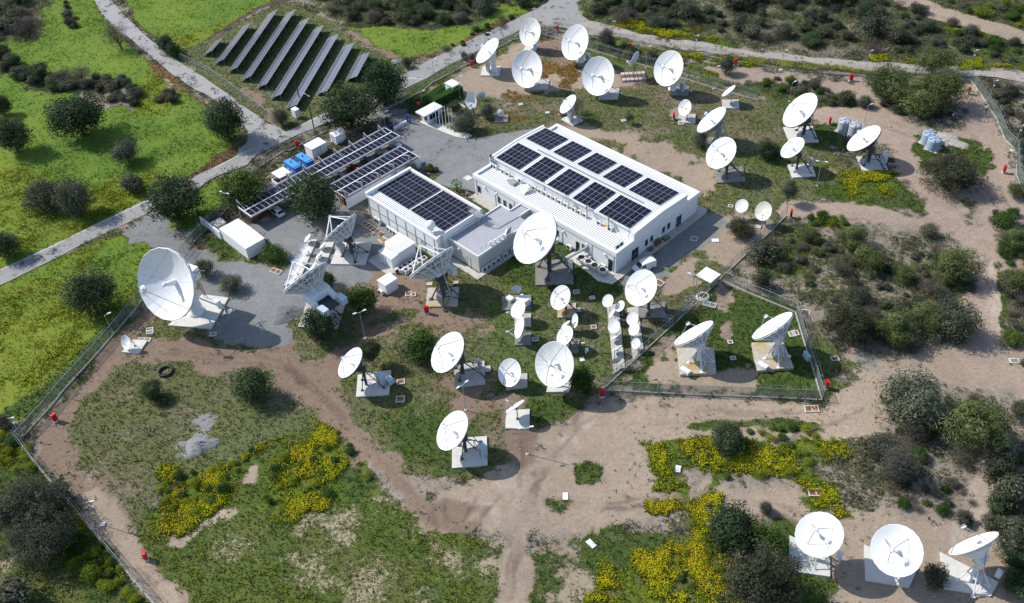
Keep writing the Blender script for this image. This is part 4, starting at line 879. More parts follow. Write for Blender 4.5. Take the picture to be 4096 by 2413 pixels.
R = thing('open_shelter', 'white flat roofed shelter on posts beside the diagonal fence', 'shelter', W(13.8,8.3))
UV().box(12.3,15.35,6.8,9.8,2.35,2.47).build('roof', M['white'], R)
b = UV()
for u in (12.5,15.1):
    for v in (7.0,9.6): b.box(u-.06,u+.06,v-.06,v+.06,0,2.35)
b.build('post', M['steel'], R)
R = tag(MB().torus(W(15.2,5.2,.2), 1.1, .12, None, 30, 6).torus(W(15.2,5.2,.36), 1.0, .1, None, 30, 6).torus(W(15.3,5.3,.45), .8, .1).build('cable_coil', M['conc_w'], None), 'coil of pale cable lying below the shelter by the diagonal fence', 'cable coil')
# low parts of the long shed corner
tag(UV().box(-69.9,-62.6,-42.55,-42.3,0,1.9).build('white_wall', M['wall'], None), 'white yard wall joining the long low shed to the fence', 'wall')
tag(UV().box(-66.8,-64.8,-41.9,-39.8,0,1.5).box(-66.9,-64.7,-42,-39.7,1.5,1.62).build('concrete_bunker', M['conc'], None), 'grey concrete bunker behind the white yard wall', 'bunker')
# gate
for i, (u, v) in enumerate(((-66.9,8.5),(-67.9,4.2))):
    R = thing('gate_frame', ('blue gate frame beside the guard house', 'blue gate frame beside the end of the long car port')[i], 'gate frame', W(u, v), 'blue frames of the sliding gate')
    for d in (-.45,.45): UV().box(u+d-.1,u+d+.1,v-.1,v+.1,0,2.3).build('post', M['navy'], R)
    UV().box(u-.35,u+.35,v-.06,v+.06,2.05,2.2).box(u-.35,u+.35,v-.05,v+.05,1.0,1.12).build('crossbar', M['blue'], R)
R = thing('sliding_gate', 'low pale sliding gate across the entrance between two blue frames', 'gate', W(-67.4,6.3))
UV().box(-67.55,-67.2,4.5,8.2,.1,.75).build('rail', M['white'], R); UV().box(-67.9,-66.9,4.2,8.4,.0,.13).build('track', M['conc_w'], R)
# white and brown air units, chillers
ac = thing('air_conditioner', 'white air conditioner', 'air conditioner')
MB().box((0,0,.45),(.95,.4,.8)).build('casing', M['ac'], ac)
MB().tube((-.1,-.2,.45),(-.1,-.215,.45),.3,None,14).build('fan_grille', M['black'], ac)
MB().box((-.35,0,.03),(.06,.42,.06)).box((.35,0,.03),(.06,.42,.06)).build('foot', M['steel'], ac)
ACK = Kind(ac)
for u in (-35.6,-34.9,-32.6,-31.3,-27.9,-25.2,-24.2,-22.6,-21.3,-20.1,-18.9,-17.4,-15.9,-13.9,-12.6,-11.2,-7.8,-5.2):
    ACK.put(W(u, 4.5, 4.45), AU+random.uniform(-.06,.06), None, 'white air conditioner in the row against the raised hall of the main roof', 'air conditioners on the main roof')
for v in (1.5,2.6): ACK.put(W(-1.1, v, 4.45), AU+PI/2, None, 'white air conditioner at the van corner of the main roof', 'air conditioners at the roof corner')
for k, v in enumerate((-15.2,-14.1,-12.9,-11.7,-9.9,-7.8)):
    ACK.put(W(-17.95, v, .14), AU+PI/2, (1.05,1.2,1.15), 'white air conditioner in the row along the foot of the grey annex', 'air conditioners along the annex')
for k, u in enumerate((-43.9,-43.2,-40.2,-39.2,-38.3,-37.3,-36.5,-35.6)):
    ACK.put(W(u, -19.2, .05), AU, (1,1.2,1.6 if k < 2 else 1.2), 'white air conditioner in the row along the second building', 'air conditioners along the second building')
for k, (u, v, l) in enumerate(((-10.6,-.5,'white air conditioner by the glazed side door of the main building'),(-6.0,-.5,'white air conditioner behind the fan tables of the main building'),(-2.4,-.5,'white air conditioner under the corner window near the fan tables'),(-13.9,-.6,'white air conditioner half hidden behind the dark truss dish'))): ACK.put(W(u, v, .16 if k < 3 else .02), AU, (1.1,1.2,1.2), l)
for k, (u, v, l) in enumerate(((-29.7,-26.0,'white air conditioner beside the porch of the plant shed'),(-28.7,-25.2,'second white air conditioner away from the plant shed porch'),(-27.2,-31.7,'white air conditioner at the foot of the tiny hut'))): ACK.put(W(u, v, .05), AU+(PI/2 if k < 2 else 0), (1.1,1.3,1.1), l)
ch = thing('fan_cooler', 'fan cooler', 'cooler')
MB().box((0,0,.95),(1.5,1.35,.5)).build('casing', M['ac'], ch); MB().tube((0,0,1.2),(0,0,1.26),.55,None,20).build('fan', M['black'], ch)
for x in (-.65,.65):
    for y in (-.58,.58): MB().box((x,y,.35),(.07,.07,.7)).build('leg', M['steel'], ch)
CK = Kind(ch)
for u, l in ((-6.6,'square fan cooler on legs standing apart beside the side door'),(-4.9,'left of the two joined fan coolers by the main building'),(-3.4,'right of the two joined fan coolers by the main building'),(-1.5,'square fan cooler on legs at the corner of the main building')): CK.put(W(u,-1.75,.14), AU, None, l, 'fan coolers beside the main building')
bank = thing('condenser_unit', 'condenser', 'condenser')
MB().box((0,0,.5),(.95,.95,.9)).build('casing', M['ac'], bank); MB().tube((0,0,.95),(0,0,.98),.36,None,16).build('fan', M['black'], bank)
BK = Kind(bank)
for i in range(5):
    for j in range(2): BK.put(W(-29.3+j*1.05, -25.4+i*1.1+.4*j, .02), AU, None, 'white condenser with black fan in the bank beside the plant shed', 'condenser bank by the plant shed')
for i, u in enumerate((-34.9,-33.9,-32.9)): BK.put(W(u,-19.6,.02), AU, (1,1,.6), 'low condenser box between the plant shed and second building', 'low condensers behind the plant shed')
# duct from the big dark dish to the wall
b = UV().hull([(-7.1,-.1,2.2),(-6.7,-.1,2.2),(-8.2,-7.6,1.5),(-8.6,-7.6,1.5)],[(-7.1,-.1,2.5),(-6.7,-.1,2.5),(-8.2,-7.6,1.8),(-8.6,-7.6,1.8)])
b.box(-7.2,-6.6,-.35,-.0,1.5,2.7); tag(b.build('cable_duct', M['steel'], None), 'long grey cable duct running from the main building to the dark truss dish', 'duct')
# roof oddments
b = MB()
tag(UV().box(-29.3,-28.0,2.6,4.0,4.5,4.95).box(-30.2,-29.3,3.0,3.7,4.45,4.75).build('roof_vent', M['steel'], None), 'flat grey duct box on the near wing of the main roof', 'vent')
R = thing('solar_water_heater', 'small solar water heater with pale blue plate on the near roof wing', 'water heater', W(-24.6,3.0,4.4))
b = UV().hull([(-25.6,2.0,4.5),(-24.4,2.0,4.5),(-24.4,3.2,5.4),(-25.6,3.2,5.4)],[(-25.6,1.92,4.58),(-24.4,1.92,4.58),(-24.4,3.12,5.48),(-25.6,3.12,5.48)]); b.build('plate', M['cab_blue'], R)
b = UV().tube((-25.5,3.6,5.3),(-24.4,3.6,5.3),.28,12); b.build('tank', M['white'], R)
UV().tube((-25.4,3.3,4.4),(-25.4,3.5,5.2),.03).tube((-24.5,3.3,4.4),(-24.5,3.5,5.2),.03).build('leg', M['steel'], R)
# furniture by the shaded wall
R = thing('bench', 'brown wooden bench against the shaded wall of the main building', 'bench', W(.6,11.4)); UV().box(.35,.85,10.6,12.2,.5,.58).build('seat', M['wood'], R); UV().box(.22,.3,10.6,12.2,.6,1.1).build('backrest', M['wood'], R)
for v in (10.75,12.05): UV().box(.4,.8,v-.04,v+.04,.16,.5).build('leg', M['wood'], R)
R = thing('planter', 'square dark planter by the shaded wall of the main building', 'planter', W(.65,13.6)); UV().box(.15,1.15,12.95,14.3,.16,.55).build('box', M['wood'], R); UV().box(.22,1.08,13.02,14.23,.55,.58).build('soil', M['conc_d'], R)
R = thing('table', 'small dark table near the double door of the main building', 'table', W(.6,9.2)); UV().box(.2,1.0,8.7,9.7,.5,.58).build('tabletop', M['wood'], R)
for d in (-.3,.3): UV().box(.6+d-.04,.6+d+.04,8.8,9.6,.16,.5).build('leg', M['wood'], R)
# ------------------------------------------------------------------ satellite dishes
SUN = Vector((-.925*math.cos(math.radians(44)), .380*math.cos(math.radians(44)), math.sin(math.radians(44)))).normalized()
def pz(r, dep): return dep*r*r
_refl = {}
def reflector_mesh(n, dep, thick, facets):
    """unit reflector: rim radius 1 at z=0, bowl below, thickness, raised rim"""
    key = (n, dep, thick, facets)
    if key in _refl: return _refl[key]
    b = MB(); rs = [.001,.12,.25,.4,.55,.7,.85,1.0]
    b.lathe([(r, dep*r*r-dep) for r in rs], None, n, not facets)
    b.lathe([(1.0, 0), (1.012, -.012), (1.012, -.03), (1.0, -.04-thick)], None, n, False)
    b.mat(1).lathe([(1.0, -.04-thick)]+[(r, dep*r*r-dep-thick-.01) for r in reversed(rs[:-1])], None, n, True)
    b.mat(2)
    if facets:   # seams of the petals
        for i in range(n):
            t = 2*PI*(i)/n; c, s_ = math.cos(t), math.sin(t); p, q = -s_*.004, c*.004
            vs = []
            for r in (.18,.4,.7,.99): z = dep*r*r-dep+.006; vs += [(r*c-p, r*s_-q, z), (r*c+p, r*s_+q, z)]
            b.add(vs, [(0,1,3,2),(2,3,5,4),(4,5,7,6)])
    _refl[key] = b; return b
def truss_mesh(n, dep, hubz, r, ring=.62):
    b = MB(); N_ = n
    P = []
    for i in range(N_):
        t = 2*PI*i/N_; c, s = math.cos(t), math.sin(t); f = lambda rr, z: Vector((rr*c, rr*s, z))
        top = [f(q, dep*q*q-dep-.075) for q in (.25,.5,.75,1.0)]; bot = [f(.22, hubz), f(.5, hubz*.72+(-.05)*.28), f(.76, hubz*.36-.05*.6), f(1.0, -.09)]
        P.append((top, bot))
        for A in (top, bot):
            for p, q in zip(A, A[1:]): b.tube(p, q, r, None, 4, False)
        for p, q in zip(top, bot): b.tube(p, q, r*.8, None, 4, False)
        for k in range(3): b.tube(bot[k], top[k+1], r*.8, None, 4, False)
    for i in range(N_):
        j = (i+1) % N_
        for k in (1,2,3): b.tube(P[i][1][k], P[j][1][k], r*.8, None, 4, False)
        b.tube(P[i][0][2], P[j][1][2], r*.7, None, 4, False); b.tube(P[i][1][2], P[j][1][3], r*.7, None, 4, False)
    b.lathe([(.20, hubz-.05), (.24, hubz-.05), (.24, hubz+.03), (.20, -dep-.03)], None, 12)
    b.add([Vector((.24*math.cos(2*PI*i/12), .24*math.sin(2*PI*i/12), hubz-.05)) for i in range(12)], [tuple(reversed(range(12)))])
    return b
_mc = {}
def cached(key, fn):
    if key not in _mc: _mc[key] = fn()
    return _mc[key]
DISHES = {}
def dish(key, label, t, cx, cy, mx, my, bs, pad=None, padm='conc', mount='tripod', back='truss', feed='quad', face=1, h=.5, n=20, facets=False, mat='dish', dep=.33, side=-1, zlim=None, padh=.3, legs='dark', mark=None, base=None, cat='satellite dish', group=None, roll=0.0, z=None):
    c0 = T(t, cx, cy) if t is not None else D(cx, cy); k = KT if t is not None else KD
    v = ray(c0)
    mw = ray((c0[0]+mx*k, c0[1]+my*k))-v; mw -= v*mw.dot(v); a = mw.length; m = mw.normalized(); e = v.cross(m)
    ex = e.dot(CR)
    if ex*side < 0: e = -e
    cosf = min(.999, bs/math.hypot(mx, my)); sinf = math.sqrt(1-cosf*cosf)
    nrm = (-v*cosf*face+e*sinf).normalized()
    # pad on the ground
    if pad:
        pp = [at(T(pad[0], x, y) if pad[0] is not None else D(x, y), padh) for x, y in pad[1:]]
        pc = sum(pp, Vector())/len(pp)
    elif base: pp = None; pc = at(T(base[0], base[1], base[2]) if base[0] is not None else D(base[1], base[2]), base[3] if len(base) > 3 else 0)
    else: pp = None; pc = None
    hubd = {'truss': .62, 'drum': .5, 'plain': dep+.06, 'cone': .6}[back]
    def geo(z):
        C = CP+v*((z-CAMH)/v.z); R = a*(C-CP).length; return C, R
    if z is None:
        best = None; z0 = (pc.z if pc else 0)
        for i in range(140):
            z = z0+.3+i*.1; C, R = geo(z); H = C-nrm*R*hubd
            cap = max(.0, 1-abs(nrm.z)*1)
            if z < z0+R*math.sqrt(max(0, 1-nrm.z**2))+.35: continue
            if H.z < z0+.5*R*.5: continue
            d = math.hypot(H.x-pc.x, H.y-pc.y) if pc else 0
            d += abs(z-(z0+R*1.15))*.15
            if best is None or d < best[0]: best = (d, z)
        z = best[1]
    C, R = geo(z); H = C-nrm*R*hubd
    if pc is None: pc = Vector((H.x, H.y, 0))
    zx = Vector((0,0,1)).cross(nrm).normalized(); zy = nrm.cross(zx)
    ca, sa = math.cos(roll), math.sin(roll); X1 = zx*ca+zy*sa; Y1 = zy*ca-zx*sa
    RM = Matrix((X1, Y1, nrm)).transposed().to_4x4(); MX = Matrix.Translation(C)@RM@Matrix.Diagonal((R, R, R, 1))
    rt = thing('satellite_dish', label, cat, (pc.x, pc.y, pc.z), group); L = rt.location
    def tr(b, name, mats):
        if b.v and not isinstance(b.v[0], Vector): b.v = [tuple(MX@Vector(p)) for p in b.v]
        return b.build(name, mats, rt)
    # shared unit meshes carry the head, placed by matrix
    def put(name, unit, mats):
        me = cached((name, id(unit), str(mats)), lambda: unit.mesh(name, [M[q] for q in mats]))
        o = link(name, me, rt); o.matrix_local = Matrix.Translation(-Vector(L))@MX; return o
    backm = 'dish_back' if back in ('plain', 'drum', 'cone') else 'dish_shell'
    put('reflector', reflector_mesh(n, dep, .015, facets), (mat, backm, 'seam' if key == 'E1' else 'dish_back'))
    bk = legs if legs in ('dark',) else 'dish_back'
    if back == 'truss':
        lw = {'dark': 'dark', 'white': 'white', 'steel': 'steel'}[legs if key not in ('F2','F3','I7','I8','E1','F1') else 'white']
        put('backing_frame', cached(('tr', round(.075/R, 3), dep), lambda: truss_mesh(16, dep, -hubd, max(.008, .075/R))), (lw,))
    elif back == 'drum':
        put('hub_drum', cached('drum', lambda: MB().lathe([(.02,-.5),(.30,-.5),(.33,-.47),(.33,-dep*.9-.02+.03)], None, 20)), (mat,))
    elif back == 'cone':
        put('hub_cone', cached('cone', lambda: MB().lathe([(.02,-.6),(.22,-.6),(.24,-.58),(.72,-.17)], None, 24)), (mat,))
    # feed and struts
    ap = Vector((0, 0, h)); lat = key in ('F1','F2','F3'); sr = (.10 if lat else .05 if R > 1.8 else .03)/R
    fm = mat if mat in ('dish', 'dish_worn') else 'steel'
    def strut(p, q, r=sr): tr(MB().tube(p, q, r, None, 5), 'strut', M['white' if lat else 'strut' if feed in ('quad', 'tri', 'quadin') else 'dish_back'])
    if feed in ('quad', 'quadin', 'tri', 'tri_s'):
        ns = 3 if feed.startswith('tri') else 4; rr = .62 if feed == 'quadin' else .94
        for i in range(ns):
            tt_ = PI/2+2*PI*i/ns; p = Vector((rr*math.cos(tt_), rr*math.sin(tt_), dep*rr*rr-dep+.01)); strut(p, ap+Vector((.06*math.cos(tt_), .06*math.sin(tt_), 0)))
        if feed == 'tri_s': tr(MB().tube(ap+Vector((0,0,-.1)), ap+Vector((0,0,.06)), .045, .05, 8), 'feed_horn', M['dish_back'])
        else:
            q = .115 if R > 3 else .10
            tr(MB().lathe([(.005,h-.035),(q*.6,h-.025),(q,h),(q,h+.02),(q*.8,h+.035),(.005,h+.05)], None, 16), 'subreflector', M[fm])
            tr(MB().torus(ap+Vector((0,0,.09)), q*.8, .008, None, 16, 5).tube(ap+Vector((q*.8,0,.09)), ap, .008, None, 4).tube(ap+Vector((-q*.8,0,.09)), ap, .008, None, 4), 'subreflector_ring', M['steel'])
            fh = {'E1': .42}.get(key, .30)
            tr(MB().lathe([(.085,-dep+.01),(.075,-dep+fh*.55),(.05,-dep+fh*.6),(.06,-dep+fh),(.002,-dep+fh)], None, 14), 'feed_horn', M[fm])
    elif feed == 'offset':
        ap = Vector((0, -.75, h+.25)); strut(Vector((0, -1.0, 0)), ap, sr*1.3); strut(Vector((.7, -.7, 0)), ap, sr*.6); strut(Vector((-.7, -.7, 0)), ap, sr*.6)
        tr(MB().tube(ap+Vector((0,-.05,.05)), ap+Vector((0,.12,-.1)), .07, .05, 8).box(ap+Vector((0,-.06,.06)), (.16,.16,.16)), 'feed_horn', M['dish_back'])
    # mount
    lm = M[{'dark': 'dark', 'white': 'white', 'steel': 'steel'}[legs]]; z0 = pc.z
    hz = Vector((H.x, H.y, 0)); f2 = Vector((nrm.x, nrm.y, 0)).normalized(); s2 = Vector((-f2.y, f2.x, 0))
    base_c = Vector((pc.x, pc.y, z0)); top = H-nrm*R*.06
    def rod(b, p, q, r, n_=5): b.tube(p, q, r, None, n_, True)
    if mount == 'pole':
        b = MB(); r = max(.05, .045*R); foot = Vector((pc.x, pc.y, z0)); knee = Vector((pc.x, pc.y, max(z0+.2, top.z-.25*R)))
        rod(b, foot, knee, r, 8); rod(b, knee, top, r*.9, 6); b.box(foot+Vector((0,0,.04)), (r*6, r*6, .08)); b.build('mast', lm, rt)
        b = MB(); b.sphere(top, r*2.0, 8, 6); rod(b, knee, C-nrm*R*(dep*.5)-zy*R*.55, r*.5); b.build('bracket', lm, rt)
    elif mount in ('tripod', 'wtripod'):
        head = Vector((top.x, top.y, top.z)); col_top = Vector((pc.x*.35+top.x*.65, pc.y*.35+top.y*.65, max(z0+.6, head.z-.12*R)))
        b = MB(); rod(b, Vector((col_top.x, col_top.y, z0+.1)), col_top, .085*R, 8); b.box(col_top, (.34*R,.34*R,.22*R), math.atan2(f2.y, f2.x)); b.build('king_post', lm, rt)
        b = MB(); b.tube(col_top, head, .10*R, .12*R, 8); b.box(head, (.2*R,.5*R,.2*R), math.atan2(f2.y, f2.x)); b.build('yoke', lm, rt)
        feet = [base_c-f2*R*.62+s2*R*.45, base_c-f2*R*.62-s2*R*.45, Vector((col_top.x, col_top.y, z0))+f2*R*.25+s2*R*.42, Vector((col_top.x, col_top.y, z0))+f2*R*.25-s2*R*.42]
        lr = max(.05, .028*R)
        for p in feet:
            p.z = z0; b = MB(); rod(b, p, col_top+Vector((0,0,-.05*R)), lr); b.box(p+Vector((0,0,.06)), (lr*5, lr*5, .12)); b.build('leg', lm, rt)
        b = MB(); mid = [p*.55+col_top*.45 for p in feet]
        for i, j in ((0,1),(1,3),(3,2),(2,0)): rod(b, mid[i], mid[j], lr*.7, 4)
        rod(b, mid[0], feet[1], lr*.6, 4); rod(b, mid[1], feet[0], lr*.6, 4); b.build('brace', lm, rt)
        b = MB(); rod(b, feet[0]*.5+feet[1]*.5+Vector((0,0,.5)), C-nrm*R*(hubd*.45)+zy*R*.55, lr*.8, 6); b.build('jack_screw', M['steel'], rt)
    elif mount == 'ped':
        b = MB(); tp = Vector((top.x, top.y, max(z0+.4, top.z-.22*R))); b.lathe([(.24*R, 0), (.24*R, .06*R), (.17*R, .08*R), (.15*R, tp.z-z0)], Matrix.Translation((tp.x, tp.y, z0)), 18); b.build('pedestal', M['white'], rt)
        b = MB(); b.box(tp+Vector((0,0,.1*R)), (.36*R,.44*R,.34*R), math.atan2(f2.y, f2.x)); b.tube(tp+Vector((0,0,.1*R)), H, .16*R, .2*R, 10); b.build('head_box', M['white'], rt)
        for s in (1, -1):
            b = MB(); p = Vector((pc.x, pc.y, z0))-f2*R*.35+s2*R*.5*s; rod(b, p, C-nrm*R*.38+zx*R*.45*(1 if s2.dot(zx)*s > 0 else -1)-zy*R*.2, max(.05,.022*R), 6); b.box(p+Vector((0,0,.08)), (.25,.25,.16)); b.build('actuator', M['white'], rt)
    DISHES[key] = dict(C=C, R=R, n=nrm, pc=pc, top=top, f=f2, s=s2, root=rt, H=H, zy=zy, zx=zx)
    if pp:
        mb = MB().prism([(p.x, p.y) for p in pp], -.15, padh); o = mb.build('concrete_pad', M[padm]); 
        short = label.split(' on ')[0].split(', ')[0]
        CB = {'B2': ' with the dark round base', 'B6': ' by the inner fence', 'I8': ', right of the pair', 'I7': ', left of the pair', 'Q1': ' with white cabinets', 'Q3': ' near the gravel yard'}.get(key, '')
        tag(o, ('stained ' if padm == 'conc_y' else 'dark ' if padm == 'conc_d' else 'pale ')+'concrete pad under the '+' '.join(short.split()[:8 if CB else 11])+CB, 'concrete pad')
    el = math.degrees(math.asin(nrm.z)); az = math.degrees(math.atan2(nrm.y, nrm.x))
    print('DISH %-4s D=%.2f z=%.2f el=%.0f az=%.0f off=%.2f' % (key, 2*R, z, el, az, math.hypot(H.x-pc.x, H.y-pc.y)))
    return rt
def cabinet(label, t, x, y, w, d, hh, m, z=.3, rz=None, lidm=None):
    p = at(T(t, x, y) if t is not None else D(x, y), z); rt = thing('equipment_cabinet', label, 'cabinet', (p.x, p.y, z)); rz = (AU if rz is None else rz)
    MB().box(p+Vector((0,0,hh/2+.06)), (w, d, hh-.06), rz).build('body', M[m], rt); MB().box(p+Vector((0,0,hh+.06)), (w+.08, d+.08, .1), rz).build('lid', M[lidm or m], rt)
    q = Matrix.Rotation(rz, 3, 'Z')@Vector((0, -d/2-.012, 0)); MB().box(p+q+Vector((0,0,hh/2+.08)), (w*.42, .02, hh*.8), rz).box(p+q+Vector((w*.1,-.01,hh/2)), (.05,.03,.14), rz).build('door', M['frame' if m != 'cab_white' else 'white'], rt)
    return rt
# --- top group
dish('A1','tall dish on white pedestal beside the entrance road, leftmost of the back group',1,2272,497,100,-116,62,(1,(2205,742),(2392,742),(2410,650),(2232,650)),'conc_w','ped','drum','quad',legs='white')
dish('B1','streaky worn dish nearest the road junction, furthest of the back group',2,175,317,25,-138,108,(2,(105,500),(235,500),(262,440),(140,440)),'conc_w','ped','drum','quad',mat='dish_worn',legs='white')
dish('B2','big white dish on a dark round base, right of the streaky worn dish',2,615,418,55,-172,133,(2,(645,650),(775,650),(800,560),(660,565)),'conc_d','ped','drum','quad',legs='white')
dish('B3','big white dish in front of the streaky worn dish, on a square pad',2,145,678,0,-189,155,(2,(150,880),(352,878),(368,782),(235,785)),'conc','ped','drum','quad',legs='white')
dish('B4','big white dish standing nearest the car park side of the back group',2,845,750,18,-193,163,(2,(838,980),(1042,972),(1056,870),(900,870)),'conc','ped','drum','quad',legs='white')
dish('B6','big white dish on white pillar standing alone beside the inner fence',2,1535,672,62,-172,145,(2,(1548,935),(1735,935),(1742,848),(1600,848)),'conc_d','ped','drum','quad',legs='white')
dish('B5','old dark backed dish tipped on a stack of brown pallets',2,1203,580,38,-78,24,None,mount='pole',back='plain',feed='offset',face=-1,mat='dish_worn',legs='dark',base=(2,1197,760,.5))
dish('B7','small dish with drum back on the last pad of the inner fence',2,2128,893,65,-53,20,(2,(2065,978),(2230,978),(2235,1066),(2068,1062)),'conc',mount='pole',back='drum',feed='tri_s',legs='steel')
dish('B8','small white dish with red box beside it, on a square pad',2,1696,1058,22,-79,64,(2,(1630,1200),(1802,1213),(1805,1120),(1640,1120)),'conc',mount='pole',back='plain',feed='quad',legs='steel')
dish('B9','medium dish with tall cabinet below, nearest the main building roof',2,548,1022,70,-86,50,(2,(480,1170),(600,1232),(700,1180),(585,1125)),'conc_w',mount='tripod',back='cone',feed='quad',legs='steel')
dish('B10','large lattice backed dish tipped steeply, upper of the pair beyond the main building',2,1957,1176,135,-116,68,(2,(1890,1345),(2160,1345),(2175,1470),(1905,1480)),'conc_d',feed='tri',legs='steel',back='truss')
dish('B11','large white dish, lower of the pair beyond the main building',None,1773,376,28,-34,33,(6,(1980,165),(2270,150),(2295,300),(2010,312)),'conc_d',feed='quad',back='cone')
# --- right group
dish('C1','largest white dish of the right group, towering behind the small one',3,312,1080,150,-150,120,(3,(150,1250),(440,1240),(500,1395),(215,1400)),'conc_w',back='truss',feed='quadin')
dish('C2','small white dish on a square pad in front of the dark shrubs',None,1949,363,27,-21,20,(7,(190,130),(430,125),(470,245),(240,262)),'conc_w',back='cone',feed='quad')
dish('C3','white dish leaning beside the two pale grey ribbed tanks',None,2124,340,40,-27,22,(7,(868,55),(1130,45),(1180,185),(935,200)),'conc_w',back='truss',feed='tri',legs='dark')
# --- west
dish('E1','biggest white dish of all, facing the yellow meadow at the west corner',None,406,700,24,88,63,(None,(413,800),(519,808),(562,732),(498,724)),'conc_w',mount='ped',back='truss',feed='tri',h=.74,facets=True,dep=.36)
dish('K1','tiny white dish on a small pad beside the west fence',8,1235,397,17,67,44,(8,(1195,490),(1360,505),(1450,375),(1310,370)),'conc_w',mount='pole',back='plain',feed='tri_s',legs='dark')
dish('F1','tilted truss dish on the broad white pad by the second building',5,817,747,156,-134,12,(5,(730,1110),(1075,1115),(1140,900),(815,895)),'conc_w',mount='tripod',back='truss',feed='quad',face=-1,h=.62,dep=.22)
dish('F2','bare lattice dish raised on a white turret with two pale boxes',5,478,1238,210,-146,26,(8+1,(412,243),(805,256),(885,-10),(500,-8)),'conc',mount='tripod',back='truss',feed='quad',face=-1,h=.70,dep=.25,legs='dark')
dish('F3','bare white lattice dish on a yellow stained pad beside the grey annex',5,1720,1088,212,-148,22,(9,(1665,47),(1980,40),(1995,-147),(1690,-140)),'conc_y',mount='tripod',back='truss',feed='quad',face=-1,h=.72,dep=.25)
# --- centre
dish('G1','huge white dish on dark steelwork against the corner of the main building',6,218,852,138,-238,184,(6,(230,1318),(605,1302),(595,1062),(228,1075)),'conc_d',back='truss',feed='quadin',legs='dark',n=24)
dish('G2','large white dish hiding the nose of the white van',None,1576,708,21,-42,37,(10,(1245,155),(1518,150),(1505,0),(1240,20)),'conc_d',back='cone',feed='tri',n=24)
dish('G3','white dish on a yellow stained plinth in the middle of the lawn',None,1378,732,12,-29,23,(10,(445,152),(632,145),(628,8),(450,20)),'conc_y',mount='tripod',back='cone',feed='quad',n=24)
dish('G5','white round dish on a dark pole, left of the cream dish',6,2257,540,38,-58,62,None,mount='pole',back='plain',feed='tri_s',legs='dark',base=(6,2275,665,0))
dish('G6','cream coloured round dish beside the top of the diagonal fence',6,2470,592,22,-94,80,None,mount='pole',back='plain',feed='tri_s',legs='steel',mat='dish_cream',base=(6,2470,720,0))
# --- south centre
dish('H1','white dish with blue grey cabinet, between the two round bushes of the south lawn',9,922,595,94,-143,82,(9,(1000,715),(1328,668),(1308,908),(982,932)),'conc_w',back='truss',feed='tri',h=.55)
dish('H2','large white dish beside the bright green bush of the south lawn',9,1878,492,110,-190,134,(9,(1950,600),(2245,578),(2252,800),(1950,838)),'conc',back='truss',feed='tri',h=.55)
dish('H3','large white dish nearest the yellow flower bank, with a pale blue cabinet',9,1925,1262,103,-185,130,(9,(1925,1632),(2275,1602),(2268,1318),(1930,1340)),'conc_w',back='cone',feed='tri',h=.45)
dish('H4','white dish with a red flash, left of the great weathered dish',None,1253,917,3,-35,28,(None,(1245,958),(1297,952),(1297,918),(1250,922)),'conc',mount='pole',back='plain',feed='quad',legs='steel',n=28)
dish('I1','great weathered dish with streaked panels beside the dark leafy tree',10,413,615,-4,-226,190,(10,(335,885),(560,880),(600,760),(370,765)),'conc_w',mount='pole',back='drum',feed='quad',legs='steel',mat='dish_worn',n=24,facets=True,h=.36)
dish('I2','white dish below the grey mesh dish, on a stepped plinth',None,1274,761,10,-22,16,(10,(22,235),(188,240),(186,112),(30,112)),'conc',mount='pole',back='plain',feed='offset',legs='dark',n=28)
dish('I3','narrow seen white dish, lowest of the three stacked plinth dishes',10,70,250,24,-110,40,(10,(24,425),(190,417),(190,300),(28,305)),'conc_d',mount='pole',back='plain',feed='offset',legs='steel',n=28)
dish('I4','white dish with red scrawl just above the great weathered dish',10,517,330,48,-92,72,(10,(510,505),(655,500),(665,370),(540,380)),'conc_d',mount='tripod',back='cone',feed='quad',n=24)
dish('I5','upright narrow seen dish facing the red scrawled dish',10,617,185,6,-70,30,None,mount='pole',back='plain',feed='tri_s',legs='dark',n=24,base=(10,612,290,0),side=-1)
dish('I6','thin edge-on small dish tucked behind the red scrawled dish',10,527,218,42,-34,11,None,mount='pole',back='plain',feed='tri_s',legs='dark',n=24,base=(10,560,300,0))
dish('H5','flat tipped white dish alone on the pad south of the lawn',None,1267,999,22,-15,4,(None,(1243,1053),(1302,1055),(1303,1006),(1245,1010)),'conc_w',mount='pole',back='plain',feed='offset',face=1,legs='dark',n=28,dep=.14)
# --- enclosure
dish('I7','large tilted lattice dish, left one of the pair inside the fenced enclosure',10,1783,300,190,-110,48,(10,(1618,450),(1985,450),(2008,695),(1655,712)),'conc_y',mount='wtripod' if 0 else 'tripod',back='truss',feed='tri',legs='white',padh=.6,h=.45)
dish('I8','large tilted lattice dish, right one of the pair inside the fenced enclosure',None,1899,800,49,-31,14,(None,(1849,843),(1928,842),(1953,904),(1862,912)),'conc_y',back='truss',feed='tri',legs='white',padh=.6,h=.45)
# --- south-east trio
dish('J1','left dish of the three identical white dishes by the flower slope',15,502,808,210,-112,219,(15,(205,1165),(612,1222),(610,1010),(212,815)),'conc_w',back='cone',feed='quadin',legs='white',n=20,facets=False,h=.55)
dish('J2','middle dish of the three white dishes, facing straight up at the sky',15,1262,966,10,-257,247,(15,(960,1255),(1390,1325),(1478,1130),(945,905)),'conc_w',back='cone',feed='quadin',legs='white',n=20,h=.55)
dish('J3','right dish of the three white dishes, seen edge-on in the corner',15,2016,892,248,-102,56,(15,(1735,1335),(2190,1415),(2270,1275),(1692,980)),'conc_w',back='cone',feed='tri',legs='white',n=20,h=.66)
